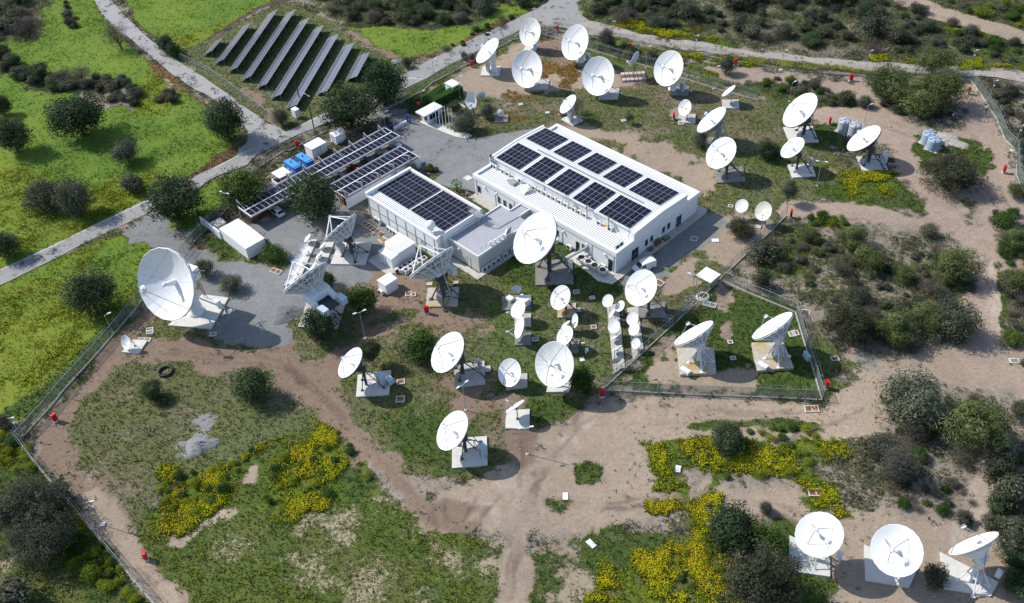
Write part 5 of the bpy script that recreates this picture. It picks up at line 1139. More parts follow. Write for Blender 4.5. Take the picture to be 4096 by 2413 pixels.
# --- small dishes on the two strips of the centre lawn
def strip(label, t, *pts, m='conc', h=.25):
    pp = [at(T(t, x, y), h) for x, y in pts]; tag(MB().prism([(p.x, p.y) for p in pp], -.1, h).build('concrete_strip', M[m]), label, 'concrete strip')
strip('long concrete strip carrying the inner row of small dishes on the centre lawn', 10, (932,30),(1048,20),(1110,640),(1000,700))
strip('shorter concrete strip carrying the outer row of small dishes beside the diagonal fence', 10, (1130,60),(1240,40),(1292,460),(1190,570))
SM = dict(mount='pole', back='plain', feed='tri_s', legs='steel', n=24)
dish('S1','pair of small dishes joined on one pole, at the head of the inner strip',None,1495,740,6,-15,13,None,base=(10,960,90,.25),**SM)
dish('S2','small white dish right of the joined pair, touching the van side dish',None,1525,753,7,-13,10,None,base=(10,1085,130,.25),**SM)
dish('S3','thin edge-on dish just above the full round dish of the inner strip',10,983,110,28,-46,13,None,base=(10,1010,190,.25),**SM)
dish('S4','full round white dish, widest on the inner strip',10,1000,238,14,-68,59,None,base=(10,1020,320,.25),**SM)
dish('S5','upper of two flat tipped dishes on thin stalks of the inner strip',10,1013,342,45,-31,8,None,base=(10,1024,400,.25),**SM)
dish('S6','lower of two flat tipped dishes on thin stalks of the inner strip',10,1027,457,46,-27,7,None,base=(10,1038,515,.25),**SM)
dish('S7','grey mesh dish seen from behind at the foot of the inner strip',10,1025,575,48,-22,26,None,base=(10,1030,660,.25),mount='pole',back='plain',feed='offset',legs='steel',n=24,mat='dish_mesh',face=-1)
dish('S8','top white dish of the outer strip beside the diagonal fence',10,1183,167,28,-60,56,None,base=(10,1200,240,.25),**SM)
dish('S9','middle white dish of the outer strip beside the diagonal fence',10,1197,270,36,-52,50,None,base=(10,1215,345,.25),**SM)
dish('S10','lowest white dish of the outer strip beside the diagonal fence',10,1218,407,8,-53,42,None,base=(10,1240,470,.25),**SM)
# --- small dishes by the truss dishes
strip('white concrete strip with five small dishes beside the turret dish', 5, (520,868),(602,868),(445,1225),(270,1330), m='conc_w')
strip('white concrete strip with three leaning dishes and a ladder lying along it', 5, (690,895),(768,895),(690,1102),(560,1110), m='conc_w')
dish('P1','small edge-on dish at the top of the left white strip',5,505,855,28,-40,14,None,base=(5,545,900,.25),**SM)
dish('P2','second small round dish down the left white strip',5,472,957,20,-42,43,None,base=(5,515,1000,.25),**SM)
dish('P3','third small round dish down the left white strip',5,428,1058,20,-44,44,None,base=(5,470,1105,.25),**SM)
dish('P4','fourth small round dish, half hidden by the strut of the turret dish',5,375,1165,20,-44,44,None,base=(5,410,1215,.25),**SM)
dish('P5','lowest small round dish on the left white strip',5,330,1262,20,-44,46,None,base=(5,370,1300,.25),**SM)
dish('P6','uppermost leaning dish on the right white strip',5,656,925,34,-36,9,None,base=(5,690,965,.25),**SM)
dish('P7','middle leaning dish on the right white strip',5,617,1022,32,-36,9,None,base=(5,650,1045,.25),**SM)
dish('P8','lowest leaning dish on the right white strip, by the turret dish rim',5,560,1135,34,-40,10,None,base=(5,600,1095,.25),**SM)
# --- mesh dishes
dish('Q1','grey mesh dish on the broad plinth with white cabinets',6,45,1357,50,-14,36,(10,(-100,80),(190,70),(190,-70),(-100,-60)),'conc_d',mount='pole',back='plain',feed='offset',legs='steel',n=24,mat='dish_mesh',face=-1)
dish('Q2','grey mesh dish seen from behind, right of the white shell antenna',1,2216,935,38,-6,33,None,mount='pole',back='plain',feed='tri_s',legs='dark',n=24,mat='dish_mesh',face=-1,base=(1,2225,985,.1))
dish('Q3','grey mesh dish on a worn pad, nearest the gravel yard',1,2402,1110,36,-4,42,(1,(2342,1205),(2476,1195),(2480,1125),(2345,1130)),'conc_d',mount='pole',back='plain',feed='tri_s',legs='dark',n=24,mat='dish_mesh',face=-1)
# --- roof dishes
for i,(x,y,l) in enumerate(((1608,845,'first small dish from the outer corner of the grey annex roof edge'),(1697,808,'second small dish along the edge of the grey annex roof'),(1780,750,'third small dish along the edge of the grey annex roof'),(1868,697,'fourth small dish along the edge of the grey annex roof'))):
    p = (1640+x*.19849, 800+y*.19849); x5 = (p[0]-1024)/KT; y5 = (p[1]-604)/KT
    q = at(p, 4.7); qb = W((q-Vector((OX,OY,0))).dot(LU), (q-Vector((OX,OY,0))).dot(LV))
    dish('R%d'%i, l, 5, x5, y5, 17, -14, 4, None, mount='pole', back='plain', feed='offset', face=1, legs='steel', n=20, dep=.12, base=(5, x5+10, y5+30, 3.75), z=4.75, group='dishes on the annex roof edge')
dish('R5','larger grey dish at the end of the annex roof edge',5,2504-20,785,24,-34,14,None,mount='pole',back='plain',feed='offset',face=-1,legs='steel',n=20,base=(5,2500,830,3.75),z=4.7,mat='dish_mesh')
dish('R6','upright narrow dish before the larger grey dish on the annex roof',5,2470-14,795,12,-34,8,None,mount='pole',back='plain',feed='offset',legs='steel',n=20,base=(5,2475,850,3.75),z=4.7)
dish('R7','small orange dish high on the edge of the main roof',6,940,668,6,-20,9,None,mount='pole',back='plain',feed='offset',legs='steel',n=16,mat='orange',base=(6,948,720,5.4),z=6.7)
dish('R8','faded orange dish just below the bright orange roof dish',6,928,726,16,-12,12,None,mount='pole',back='plain',feed='offset',legs='steel',n=16,mat='orange',base=(6,945,760,4.5),z=5.5)
dish('R9','dark dish on the far front corner of the main roof',5,2306,50,6,-16,13,None,mount='pole',back='plain',feed='offset',legs='dark',n=16,mat='black',base=(5,2306,100,5.6),z=6.6)
dish('R10','small grey dish over the middle of the roof edge, above the air conditioners',6,522,452,16,-24,9,None,mount='pole',back='plain',feed='offset',legs='steel',n=16,mat='dish_mesh',base=(6,535,520,4.6),z=6.9)
dish('R11','second small grey dish over the roof edge, nearer the orange ones',6,735,553,14,-22,9,None,mount='pole',back='plain',feed='offset',legs='steel',n=16,mat='dish_mesh',base=(6,740,620,4.6),z=6.9)
# joined second reflector of the pair
g = DISHES['S1']; b = reflector_mesh(20, .33, .015, False)
o = link('second_reflector', b.mesh('second_reflector', [M['dish'], M['dish_back'], M['dish_back']]), g['root']); o.matrix_local = Matrix.Translation(Vector((.15, .9, 1.6)))@Matrix((g['zx'], g['zy'], g['n'])).transposed().to_4x4()@Matrix.Diagonal((.55,.55,.55,1))
# turret of the raised lattice dish
g = DISHES['F2']; R_ = g['R']; H_ = g['top']; f, s = g['f'], g['s']; rt = g['root']; az = math.atan2(f.y, f.x)
b = MB(); b.box(H_-f*R_*.12, (.55*R_,.95*R_,.35*R_), az); 
for k in (1,-1): b.tube(H_+s*R_*.42*k, H_-f*R_*.75+s*R_*.42*k+Vector((0,0,-.25*R_)), .16*R_, .12*R_, 10)
b.build('turret', M['white'], rt)
b = MB(); b.box(H_-f*R_*.62-Vector((0,0,.3*R_)), (.8*R_,.8*R_,.06*R_), az)
for k in (1,-1):
    for q in (-.2,-.95): b.tube(H_+f*R_*q*1.0+s*R_*.38*k-Vector((0,0,.3*R_)), H_+f*R_*q*1.0+s*R_*.38*k+Vector((0,0,.02*R_)), .02*R_)
b.build('platform', M['dark'], rt)
for k in (1,-1): MB().box(H_-f*R_*1.05+s*R_*.45*k-Vector((0,0,.12*R_)), (.42*R_,.26*R_,.3*R_), az).build('electronics_box', M['cab_blue'], rt)
b = MB()
for k in (0,.5): b.tube(H_-f*R_*1.2+s*k-Vector((0,0,.3*R_)), Vector((H_.x,H_.y,.3))-f*R_*1.9+s*k, .06)
b.build('stair', M['dark'], rt)
# pedestal extras of the biggest dish
g = DISHES['E1']; R_ = g['R']; H_ = g['H']; f, s = g['f'], g['s']; az = math.atan2(f.y, f.x); rt = g['root']
MB().box(H_-f*R_*.25-Vector((0,0,.02*R_)), (.55*R_,.36*R_,.36*R_), az).build('equipment_room', M['white'], rt)
b = MB()
for i in range(7): b.tube(H_-f*R_*(.25+random.uniform(-.2,.2))+s*R_*random.uniform(.1,.6)+Vector((0,0,.2*R_)), H_-f*R_*(.2+random.uniform(-.3,.2))+s*R_*random.uniform(.1,.6)+Vector((0,0,R_*random.uniform(.2,.45))), .07)
b.build('service_rig', M['steel'], rt)
b = MB(); p = H_-f*R_*.5-s*R_*.1; q = Vector((g['pc'].x, g['pc'].y, .3))-f*R_*.5-s*R_*.35
for k in (0,.7): b.tube(p+s*k-Vector((0,0,.25*R_)), q+s*k, .05)
for i in range(9): b.tube((p-Vector((0,0,.25*R_))).lerp(q, i/9), (p+s*.7-Vector((0,0,.25*R_))).lerp(q+s*.7, i/9), .05)
b.build('stair', M['dark'], rt)
# the wide shell antenna with its row of feeds
p0 = atT(1, 2145, 1125, 0); rt = thing('shell_antenna', 'white wide shell antenna with clipped corners, between the round olive bushes', 'antenna', (p0.x, p0.y, 0))
def onz(x, y, z): return at(T(1, x, y), z)
qs = [onz(2052,1005,2.6), onz(2075,915,5.0), onz(2130,898,5.3), onz(2170,985,3.6), onz(2163,1052,2.0), onz(2095,1078,1.5)]
c = sum(qs, Vector())/6; nn = (qs[1]-qs[5]).cross(qs[3]-qs[0]).normalized()
if nn.x > 0: nn = -nn
b = MB(); inner = [c+(q-c)*.5-nn*.28 for q in qs]; bk = [q-nn*.12 for q in qs]
b.add(qs+inner+[c-nn*.38], [(i, (i+1)%6, 6+(i+1)%6, 6+i) for i in range(6)]+[(6+i, 6+(i+1)%6, 12) for i in range(6)], True)
b.mat(1).add(qs+bk+[c-nn*.55], [(i, 6+i, 6+(i+1)%6, (i+1)%6) for i in range(6)]+[(6+i, 12, 6+(i+1)%6) for i in range(6)]); b.build('reflector', [M['dish'], M['dish_back']], rt)
b = MB(); b.tube((p0.x, p0.y, 0), c-nn*.5-Vector((0,0,.6)), .14, .12, 8); b.tube(c-nn*.5-Vector((0,0,.6)), qs[5]+nn*1.6-Vector((0,0,.3)), .08); b.tube((p0.x,p0.y,.8), qs[5]+nn*1.2-Vector((0,0,.4)), .07); b.build('mast', M['dark'], rt)
b = MB(); a0 = onz(2000,1025,1.9); a1 = onz(2050,1060,1.9)
b.tube(a0, a1, .09)
for k in range(5): b.box(a0.lerp(a1, k/4)+Vector((0,0,.2)), (.22,.3,.4), .4)
b.build('feed_bar', M['dish'], rt)
# cabinets near dishes
cabinet('tall white cabinet below the medium dish nearest the main roof',2,572,1178,.9,.9,2.0,'cab_white')
cabinet('grey box on the pad of the tall dish beside the entrance road',2-1,2282,705,.8,.7,2.2,'dish_back')
cabinet('grey cabinet beside the white pillar of the dish by the inner fence',2,1672,895,.9,.9,2.1,'dish_back')
cabinet('grey cabinet behind the big dish on the dark round base',2,750,600,.8,.8,1.9,'dish_back')
cabinet('blue grey cabinet on the pad between the two round bushes',9,1235,800,1.3,1.0,2.0,'cab_blue',lidm='cab_blue')
cabinet('small low cabinet with open lid at the pad edge beside it',9,1320,800,1.0,.9,1.0,'cab_blue')
cabinet('pale blue cabinet on the pad nearest the yellow flower bank',9,2232,1505,1.1,1.0,2.0,'cab_blue')
cabinet('pale blue cabinet beside the bright green bush dish',9,2198,640,.8,.3,1.5,'cab_blue')
cabinet('white cabinet with grey side on the pad beside the pale grey ribbed tanks',7,1135,115,1.0,1.0,1.9,'cab_white')
cabinet('blue grey cabinet behind the small dish before the dark shrubs',7,418,140,.7,.4,1.4,'dish_back')
cabinet('white ribbed cabinet on the plinth of the grey mesh dish',10,108,25,1.9,1.5,1.3,'cab_white')
cabinet('white low pair of boxes beside the mesh dish plinth',6,-20,1470,1.1,.9,.6,'cab_white',.3)
cabinet('small white box at the corner of the left enclosure pad',10,1700,690,1.6,.8,.5,'cab_white',.6)
cabinet('small white box at the corner of the right enclosure pad',11,-55,640,1.6,.8,.5,'cab_white',.6)
cabinet('white flat topped housing on the broad white pad of the tilted truss dish',5,838,985,1.5,1.2,1.5,'cab_white')
cabinet('white box with fan on the yellow stained pad below the lattice dish',5,1822,1425,1.2,.9,1.1,'cab_white')
cabinet('white twin unit standing high behind the white lattice dish',5,1925,1205,1.9,1.0,1.3,'cab_white',2.6)
cabinet('white upright panel on the dark pad of the huge dish',6,575,1180,.25,.9,1.6,'cab_white')
cabinet('white control box on the pad of the left one of the three dishes',15,690,1055,.7,.4,1.6,'cab_white')
cabinet('white control box beside the right one of the three dishes',15,2250,1230,.7,.4,1.4,'cab_white')
cabinet('white air handler behind the biggest dish pedestal',8,2150,40,1.0,.8,1.3,'cab_white')
cabinet('white electrical box on the kerb beside the solar field',1,400,1150,1.6,1.2,2.0,'cab_white',.1)
# ------------------------------------------------------------------ solar field
M['field_pv'] = None
def field_row(i, t, bl, br, tr_, tl, label):
    q = [at(T(bl[0], *bl[1:]), .45), at(T(br[0], *br[1:]), 1.45), at(T(tr_[0], *tr_[1:]), 1.45), at(T(tl[0], *tl[1:]), .45)]
    dl = (q[3]-q[0]); L = dl.length; d = dl.normalized(); w = (q[1]-q[0]); w -= d*w.dot(d); w = w.normalized()*3.3
    q[1] = q[0]+w; q[2] = q[3]+w
    rt = thing('solar_panel_row', label, 'solar panels', tuple(q[0].lerp(q[3], .5)*1.0-Vector((0,0,q[0].lerp(q[3], .5).z))), 'solar panel rows in the field')
    mt = solar('field_modules_%d' % i, tuple(d), tuple(w.normalized()), 1.02, 1.65, 6, (.075, .08, .12))  # cell colour lightened to paint in the grazing sky reflection
    n = d.cross(w.normalized())
    if n.z < 0: n = -n
    # the table is modelled so that its seams start at its own corner
    me = bpy.data.meshes.new('panel_table'); o0 = q[0]
    b = MB(); b.hull8([p-o0-n*.05 for p in q], [p-o0 for p in q]); me = b.mesh('panel_table', [mt]); o = link('panel_table', me, rt); o.location = o0-rt.location
    b = MB(); wl = w*.5-w.normalized()*.1; b.hull8([q[0]+wl+n*.01, q[0]+wl+w.normalized()*.22+n*.01, q[3]+wl+w.normalized()*.22+n*.01, q[3]+wl+n*.01], [q[0]+wl+n*.03, q[0]+wl+w.normalized()*.22+n*.03, q[3]+wl+w.normalized()*.22+n*.03, q[3]+wl+n*.03]); b.build('seam', M['frame'], rt)
    k = max(2, int(L/4.2)); b = MB()
    for j in range(k+1):
        for a in (.14, .86):
            p = q[0]+d*(.3+(L-.6)*j/k)+w*a; MB().tube((p.x, p.y, 0), p-n*.06, .05, None, 5).build('leg', M['steel'], rt)
nmr = ['shortest solar row at the west end of the solar field','second solar row from the west end of the solar field','third solar row from the west end of the solar field','fourth solar row from the west end of the solar field','middle solar row of the nine in the solar field','fourth solar row from the tree end of the solar field','solar row with the dark utility pole in front of it','second solar row from the two large trees','short solar row nearest the two large trees']
rows = [((0,1992,545),(0,2060,508),(0,2180,362),(0,2120,400)), ((0,2105,628),(0,2185,580),(0,2455,226),(0,2385,262)), ((0,2235,708),(0,2320,655),(1,198,97),(1,125,135)),
        ((0,2365,795),(0,2450,745),(1,380,95),(1,300,135)), ((1,0,868),(1,95,815),(1,517,167),(1,432,215)), ((1,137,972),(1,235,915),(1,657,242),(1,570,290)),
        ((1,290,1068),(1,400,1012),(1,801,320),(1,712,372)), ((1,590,930),(1,700,875),(1,945,408),(1,862,455)), ((1,882,790),(1,980,742),(1,1098,507),(1,1015,548))]
for i, r in enumerate(rows): field_row(i, 0, *r, nmr[i])
# ------------------------------------------------------------------ fences
def fence(label, pts, h=2.3, step=3.0, wm='wire', kerb=.24, arms=True, group=None, wire=True, lean=None):
    P = [Vector((p[0], p[1], 0)) for p in pts]; rt = thing('chain_link_fence', label, 'fence', tuple(P[0]), group)
    L = sum((b-a).length for a, b in zip(P, P[1:])); step = max(step, L/96)
    if kerb:
        b = MB()
        for a, c in zip(P, P[1:]):
            d = (c-a).normalized(); n = Vector((-d.y, d.x, 0))*.09
            b.hull8([a-n-Vector((0,0,.1)), c-n-Vector((0,0,.1)), c+n-Vector((0,0,.1)), a+n-Vector((0,0,.1))], [a-n+Vector((0,0,kerb)), c-n+Vector((0,0,kerb)), c+n+Vector((0,0,kerb)), a+n+Vector((0,0,kerb))])
        b.build('kerb_wall', M['kerb'], rt)
    if wire:
        b = MB()
        for a, c in zip(P, P[1:]): b.add([a+Vector((0,0,kerb)), c+Vector((0,0,kerb)), c+Vector((0,0,h)), a+Vector((0,0,h))], [(0,1,2,3)])
        o = b.build('wire_mesh', M[wm], rt)
        b = MB()
        for a, c in zip(P, P[1:]):
            d = (c-a).normalized(); n = Vector((-d.y, d.x, 0))
            for zz in (kerb+.05, (kerb+h)/2, h): b.tube(a+Vector((0,0,zz)), c+Vector((0,0,zz)), .03 if zz == h else .012, None, 3, False)
            if arms:
                for o_ in (.28,-.28): b.tube(a+n*o_+Vector((0,0,h+.33)), c+n*o_+Vector((0,0,h+.33)), .012, None, 3, False)
        b.build('line_wire', M['steel'], rt)
    acc = 0.0
    for a, c in zip(P, P[1:]):
        d = (c-a); l = d.length; d.normalize(); n = Vector((-d.y, d.x, 0)); k = max(1, round(l/step))
        for j in range(k):
            p = a+d*(l*j/k); b = MB(); b.tube(p, p+Vector((0,0,h)), .045, None, 5)
            if arms:
                for o_ in (.32,-.32): b.tube(p+Vector((0,0,h)), p+n*o_+Vector((0,0,h+.38)), .03, None, 4)
            b.build('post', M['steel'], rt)
    return rt
fence('west perimeter fence along the yellow meadow, with low kerb and arms', tt(8,(190,1380),(250,1310),(480,1060),(640,860),(860,620),(990,475),(1170,265),(1390,0))+tt(4,(1490,1370),(1640,1200),(1730,1040)), wm='wire_dense')
fence('south-west perimeter fence running diagonally through the yellow shrubs', tt(8,(190,1380))+tt(12,(357,122),(957,832),(1557,1542),(1900,1950)))
fence('dense green fence between the open gate and the long low shed', tt(4,(1895,910),(1990,815),(2230,580),(2330,500)), wm='wire_dense', step=2.6)
fence('roadside fence behind the blue containers and the kiosks', tt(5,(20,175),(160,85),(290,0))+tt(1,(340,1484),(480,1410),(700,1290)), kerb=.28, wire=True)
fence('fence with pale kerb between guard house and the white pedestal dish', tt(1,(1262,1085),(1640,900),(1740,815),(2100,630),(2516,405))+tt(2,(0,400),(320,345)), kerb=.28)
fence('inner fence running behind the big white dishes of the back group', tt(2,(320,345),(480,390),(740,482),(1050,578),(1240,632),(1390,672),(1700,780),(2060,890),(2420,990)))
fence('outer fence beside the dirt road behind the back group', tt(2,(320,345),(450,300),(600,330),(1050,420),(1650,525),(1900,555),(2200,605),(2516,655))+tt(3,(350,710),(750,740),(1010,750),(1990,785)), step=3.6)
fence('east perimeter fence with white kerb beside the pink gravel strip', tt(3,(1990,785),(2110,960),(2250,1180),(2330,1380),(2440,1484))+tt(7,(2440,240),(2516,420)), wm='wire_dense')
fence('diagonal fence from the cream dish down to the red box by the dark tree', tt(7,(180,640),(0,820))+tt(6,(2060,1250),(1830,1484))+tt(10,(1830,0),(910,850)))
fence('front fence of the enclosure along the pale dirt track', tt(10,(910,872),(1600,910),(2516,945))+tt(11,(530,970)), wm='wire_dense', kerb=.28)
fence('right side fence of the enclosure beside the red box', tt(11,(530,970),(450,690),(350,385),(270,110)), wm='wire_dense', kerb=.28)
fence('back fence of the enclosure below the scrub', tt(6,(2085,1285),(2300,1390),(2516,1480))+tt(11,(120,45),(270,110)), kerb=.3)
fence('fence along the road side of the solar field', tt(0,(1780,590),(2050,720),(2300,900),(2516,1060))+tt(1,(80,1130),(160,1190)), h=1.9, kerb=0, arms=False, step=4)
# open mesh gates
def tubegate(label, p, q, h, n=3):
    p = Vector((p[0], p[1], 0)); q = Vector((q[0], q[1], 0)); rt = thing('mesh_gate', label, 'gate', tuple(p)); b = MB()
    for k in range(n+1): a = p.lerp(q, k/n); b.tube(a+Vector((0,0,.15)), a+Vector((0,0,h)), .045, None, 5)
    for z in (.2, h*.5, h): b.tube(p+Vector((0,0,z)), q+Vector((0,0,z)), .045, None, 5)
    b.build('frame', M['steel'], rt)
    MB().add([p+Vector((0,0,.2)), q+Vector((0,0,.2)), q+Vector((0,0,h)), p+Vector((0,0,h))], [(0,1,2,3)]).build('wire_mesh', M['wire'], rt); return rt
tubegate('tall open mesh gate casting a grid shadow beside the biggest dish', tt(4,(1790,1052))[0], tt(4,(1912,905))[0], 2.6, 4)
tubegate('white pipe gate by the road near the bright leafy tree', tt(4,(2385,235))[0], tt(4,(2500,215))[0], 2.2, 2)
tubegate('small grey mesh gate in the diagonal fence beside the outer strip', tt(10,(1462,185))[0], tt(10,(1580,215))[0], 1.7, 5)
tubegate('grey pipe gate in the diagonal fence, above the enclosure corner', tt(10,(1660,140))[0], tt(10,(1745,60))[0], 2.0, 3)
# ------------------------------------------------------------------ red hose boxes
hb = thing('hose_box', 'red hose box', 'hose box')
MB().box((0,0,1.0),(.75,.42,1.3)).build('body', M['red'], hb); MB().box((0,-.215,1.05),(.6,.012,.95)).box((.2,-.225,1.05),(.05,.02,.14)).build('door', M['red'], hb)
MB().box((0,0,.17),(.8,.5,.34)).build('plinth', M['conc_w'], hb); MB().box((0,0,1.68),(.82,.5,.07)).build('lid', M['red'], hb)
HB = Kind(hb)
for t, x, y, rz, l in ((8,555,1175,.9,'red hose box at the west corner, on the bare strip inside the fence'),(12,1445,1055,1.9,'red hose box lying along the track near the bottom left fence'),(9,1682,115,0,'red hose box at the corner of the yellow stained pad'),(10,885,930,0,'red hose box at the foot of the dark tree, by the fence corner'),(11,570,850,1.3,'red hose box outside the right corner of the enclosure'),(1,412,1450,.3,'red hose box on the roadside bank by the wide white kiosk'),(1,1605,1075,.4,'red hose box half hidden behind the guard house roof'),(1,2120,662,.3,'red hose box by the bush next to the tall pedestal dish'),(2,443,315,.1,'red hose box among flowers behind the big dishes, nearest the junction'),(2,1155,500,0,'red hose box by the bushes behind the pallet stack'),(2,2193,645,.4,'red hose box beside the dark bush along the dirt road'),(2,1588,1180,1.4,'red hose box beside the small dish pad on the back lawn'),(2,478,1130,.5,'red hose box half hidden under the medium dish'),(3,812,795,.2,'red hose box on the dirt in front of the roadside fence'),(3,1968,928,1.3,'red hose box beyond the big pine clump by the fence corner'),(3,602,1225,1.3,'red hose box beside the pale grey ribbed tanks'),(7,222,655,1.2,'red hose box at the top end of the diagonal fence'),(7,2312,218,1.3,'red hose box on the gravel beside the east fence')):
    p = atT(t, x, y); HB.put((p.x, p.y, gz(p.x, p.y)), rz, None, l, 'red hose boxes')
# ------------------------------------------------------------------ water tanks
def tank(label, p, r, h, m, vanes):
    rt = thing('water_tank', label, 'water tank', (p.x, p.y, 0)); b = MB(); pr = []
    for k in range(25): z = .15+(h-.3)*k/24; pr.append((r+(.035 if k % 2 else 0), z))
    b.lathe([(.01,.15)]+pr+[(r*.96,h-.05),(r*.3,h+.16),(.01,h+.18)], Matrix.Translation((p.x,p.y,0)), 26); b.build('body', M[m], rt)
    b = MB()
    for k in range(vanes):
        t = PI*k/vanes; d = Vector((math.cos(t), math.sin(t), 0)); b.box(Vector((p.x,p.y,h+.13)), (2*r*.98,.26,.12), t)
    b.build('lid_rib', M[m], rt); MB().box((p.x,p.y,.05),(2.2*r,2.2*r,.12),AU).build('base', M['conc'], rt)
for x, y, t, r, h, m, l in ((735,1290,3,1.25,2.7,'tank','pale grey ribbed tank nearer the largest dish'),(838,1330,3,1.25,2.7,'tank','pale grey ribbed tank nearer the leaning dish'),(1562,1400,3,1.3,2.3,'tankb','blue grey round tank nearer the stones, behind its twin'),(1615,1460,3,1.3,2.3,'tankb','blue grey round tank in front of its twin')):
    tank(l, atT(t, x, y), r, h, m, 3)
# ------------------------------------------------------------------ lamp posts and poles
def lamp(label, t, bx, by, h, heads=1, rz=0, arm=.6):
    p = atT(t, bx, by); rt = thing('lamp_post', label, 'lamp post', (p.x, p.y, 0)); MB().tube((p.x,p.y,0),(p.x,p.y,h),.07,.045,8).build('mast', M['steel'], rt)
    MB().box((p.x,p.y,.06),(.4,.4,.12)).build('foot', M['conc_w'], rt); d = Vector((math.cos(rz), math.sin(rz), 0))
    for s in ((1,-1) if heads == 2 else (1,)):
        b = MB(); b.tube(Vector((p.x,p.y,h)), Vector((p.x,p.y,h+.12))+d*arm*s, .03); b.box(Vector((p.x,p.y,h+.16))+d*(arm+.25)*s, (.6,.24,.12), rz); b.build('lamp_head', M['cab_white'], rt)
for a in (('grey lamp post between the round bush and the white dish with cabinet',9,1075,358,6.0,2,.4),('grey lamp post standing behind the dish of the yellow flower bank',9,2060,1065,5.8,2,.7),('grey lamp post below the flat tipped dish on its lone pad',14,150,20,6.0,2,.1),('grey lamp post beside the small shrub dish on the east lawn',7,478,345,5.6,2,-.3),('grey lamp post rising behind the largest dish of the right group',3,208,1000,4.6,1,.5),('slim lamp post behind the leaning dish and tanks',3,940,1225,4.6,1,.3),('lamp post beside the shelter on the diagonal fence',6,1762,1470,5.8,2,-.4),('lamp post behind the guard house roof',1,1636,1048,3.6,1,.6),('lamp post at the hedge end beside the small kiosk',1,2005,960,5.2,1,.4),('lamp post by the blue gate frame near the long car port',1,1275,1255,3.8,1,.4),('lamp post between the fence and the dark shrubs behind the pallets',2,1315,665,5.2,1,.2),('lamp post in the scrub gap beside the inner fence',2,1980,875,5.4,1,.4),('lamp post beside the long low shed, over the dense green fence',4,2280,650,5.8,2,-.5),('tall camera pole at the edge of the dark outer strip',10,1000,700,5.6,1,.3),('camera pole beside the cream dish',6,2425,880,6.0,1,.2),('lamp post on the entrance road verge near the pedestal dish',1,2253,428,2.6,1,.2),('lamp post on the near verge of the entrance road by the hedge',1,1745,715,3.4,1,.2),('lamp post above the west fence beside the tiny dish',8,1105,300,4.0,1,.5)): lamp(*a)
def camera_pole(label, t, bx, by, h):
    p = atT(t, bx, by); rt = thing('camera_pole', label, 'camera pole', (p.x,p.y,0)); MB().tube((p.x,p.y,0),(p.x,p.y,h),.06,.05,8).build('mast', M['steel'], rt)
    MB().tube((p.x-.35,p.y,h-.1),(p.x+.5,p.y,h),.03).box((p.x+.5,p.y,h+.02),(.5,.18,.16),.2).build('camera', M['cab_white'], rt); MB().sphere((p.x+.2,p.y,h-1.2),.18,10,8).build('dome_camera', M['white'], rt)
    MB().box((p.x,p.y,.1),(.7,.7,.2)).build('foot', M['conc_w'], rt)
for a in (('thin camera pole with braced foot beside the outer fence, left',3,130,690,5.0),('thin camera pole beside the outer fence near the big pine',3,945,755,6.5),('thin camera pole at the east corner beyond the pine',3,1955,755,6.5),('thin camera pole outside the east fence, upper one',3,2140,1060,6.5),('thin camera pole outside the east fence, lower one',3,2400,1484,6.0),('camera pole by the outer fence above the small white dish',2,1790,560,5.5),('camera pole behind the streaky worn dish at the junction',2,205,260,4.8),('camera pole in the flowers behind the second dish',2,985,330,3.2),('camera pole at the corner of the west fence',8,215,1330,4.6),('camera pole in the yellow shrubs along the diagonal fence',12,1010,715,5.6)): camera_pole(*a)
def utility_pole(label, t, bx, by, h, cross=True, lean=0, stay=True):
    p = atT(t, bx, by); rt = thing('utility_pole', label, 'utility pole', (p.x,p.y,0)); MB().tube((p.x,p.y,-.2),(p.x+lean,p.y,h),.15,.10,8).build('mast', M['pole_wood'], rt)
    if cross:
        q = Vector((p.x+lean,p.y,h-.2)); d = LU*1.2; MB().tube(q-d, q+d, .06).build('crossarm', M['steel'], rt)
        b = MB()
        for k in (-1,0,1): b.tube(q+d*k*.9, q+d*k*.9+Vector((0,0,.25)), .05)
        b.build('insulator', M['cab_white'], rt)
    if stay: MB().tube((p.x+2.6,p.y+.6,0),(p.x+lean,p.y,h-1.2),.05).build('stay', M['pole_wood'], rt)
    return Vector((p.x+lean, p.y, h))
u1 = utility_pole('dark utility pole on the road bank beside the wide white kiosk',1,588,1340,10.5,True,0,False)
u2 = utility_pole('short dark post standing before the solar rows',1,435,1005,6.5,False,0,False)
u3 = utility_pole('dark utility pole in the scrub beyond the dirt road',3,952,485,11.0,False,.4,False)
u4 = utility_pole('brown utility pole beside the roadside tree and white yard wall',4,1965,650,9.0,False,0,True)
tag(MB().tube(u1, u4, .025, None, 4).tube(u1+Vector((.3,.3,-.3)), u4+Vector((.2,.2,-.4)), .025, None, 4).build('overhead_cable', M['black'], None), 'thin overhead cables strung between the two roadside poles', 'cable')
def sign(label, p, w, h, z, m, rz=0):
    rt = thing('sign_post', label, 'sign', (p.x,p.y,0)); MB().tube((p.x,p.y,0),(p.x,p.y,z),.035).build('mast', M['steel'], rt); MB().box((p.x,p.y-.05,z),(w,.04,h),rz).build('plate', M[m], rt)
sign('small framed white sign between the two car ports', W(-58.6,-12.0), .55, .9, 2.2, 'white', .2)
sign('small blue sign leaning on the pole right of the enclosure', atT(11,735,800), .16, 1.2, .9, 'blue', 1.0)
sign('small black bollard sign on the corner of the pale pavement', atT(1,2078,1395), .14, .9, .6, 'black')
sign('small green notice board under the big pine', atT(3,1812,1155), .5, .7, .7, 'dish_back', .3)
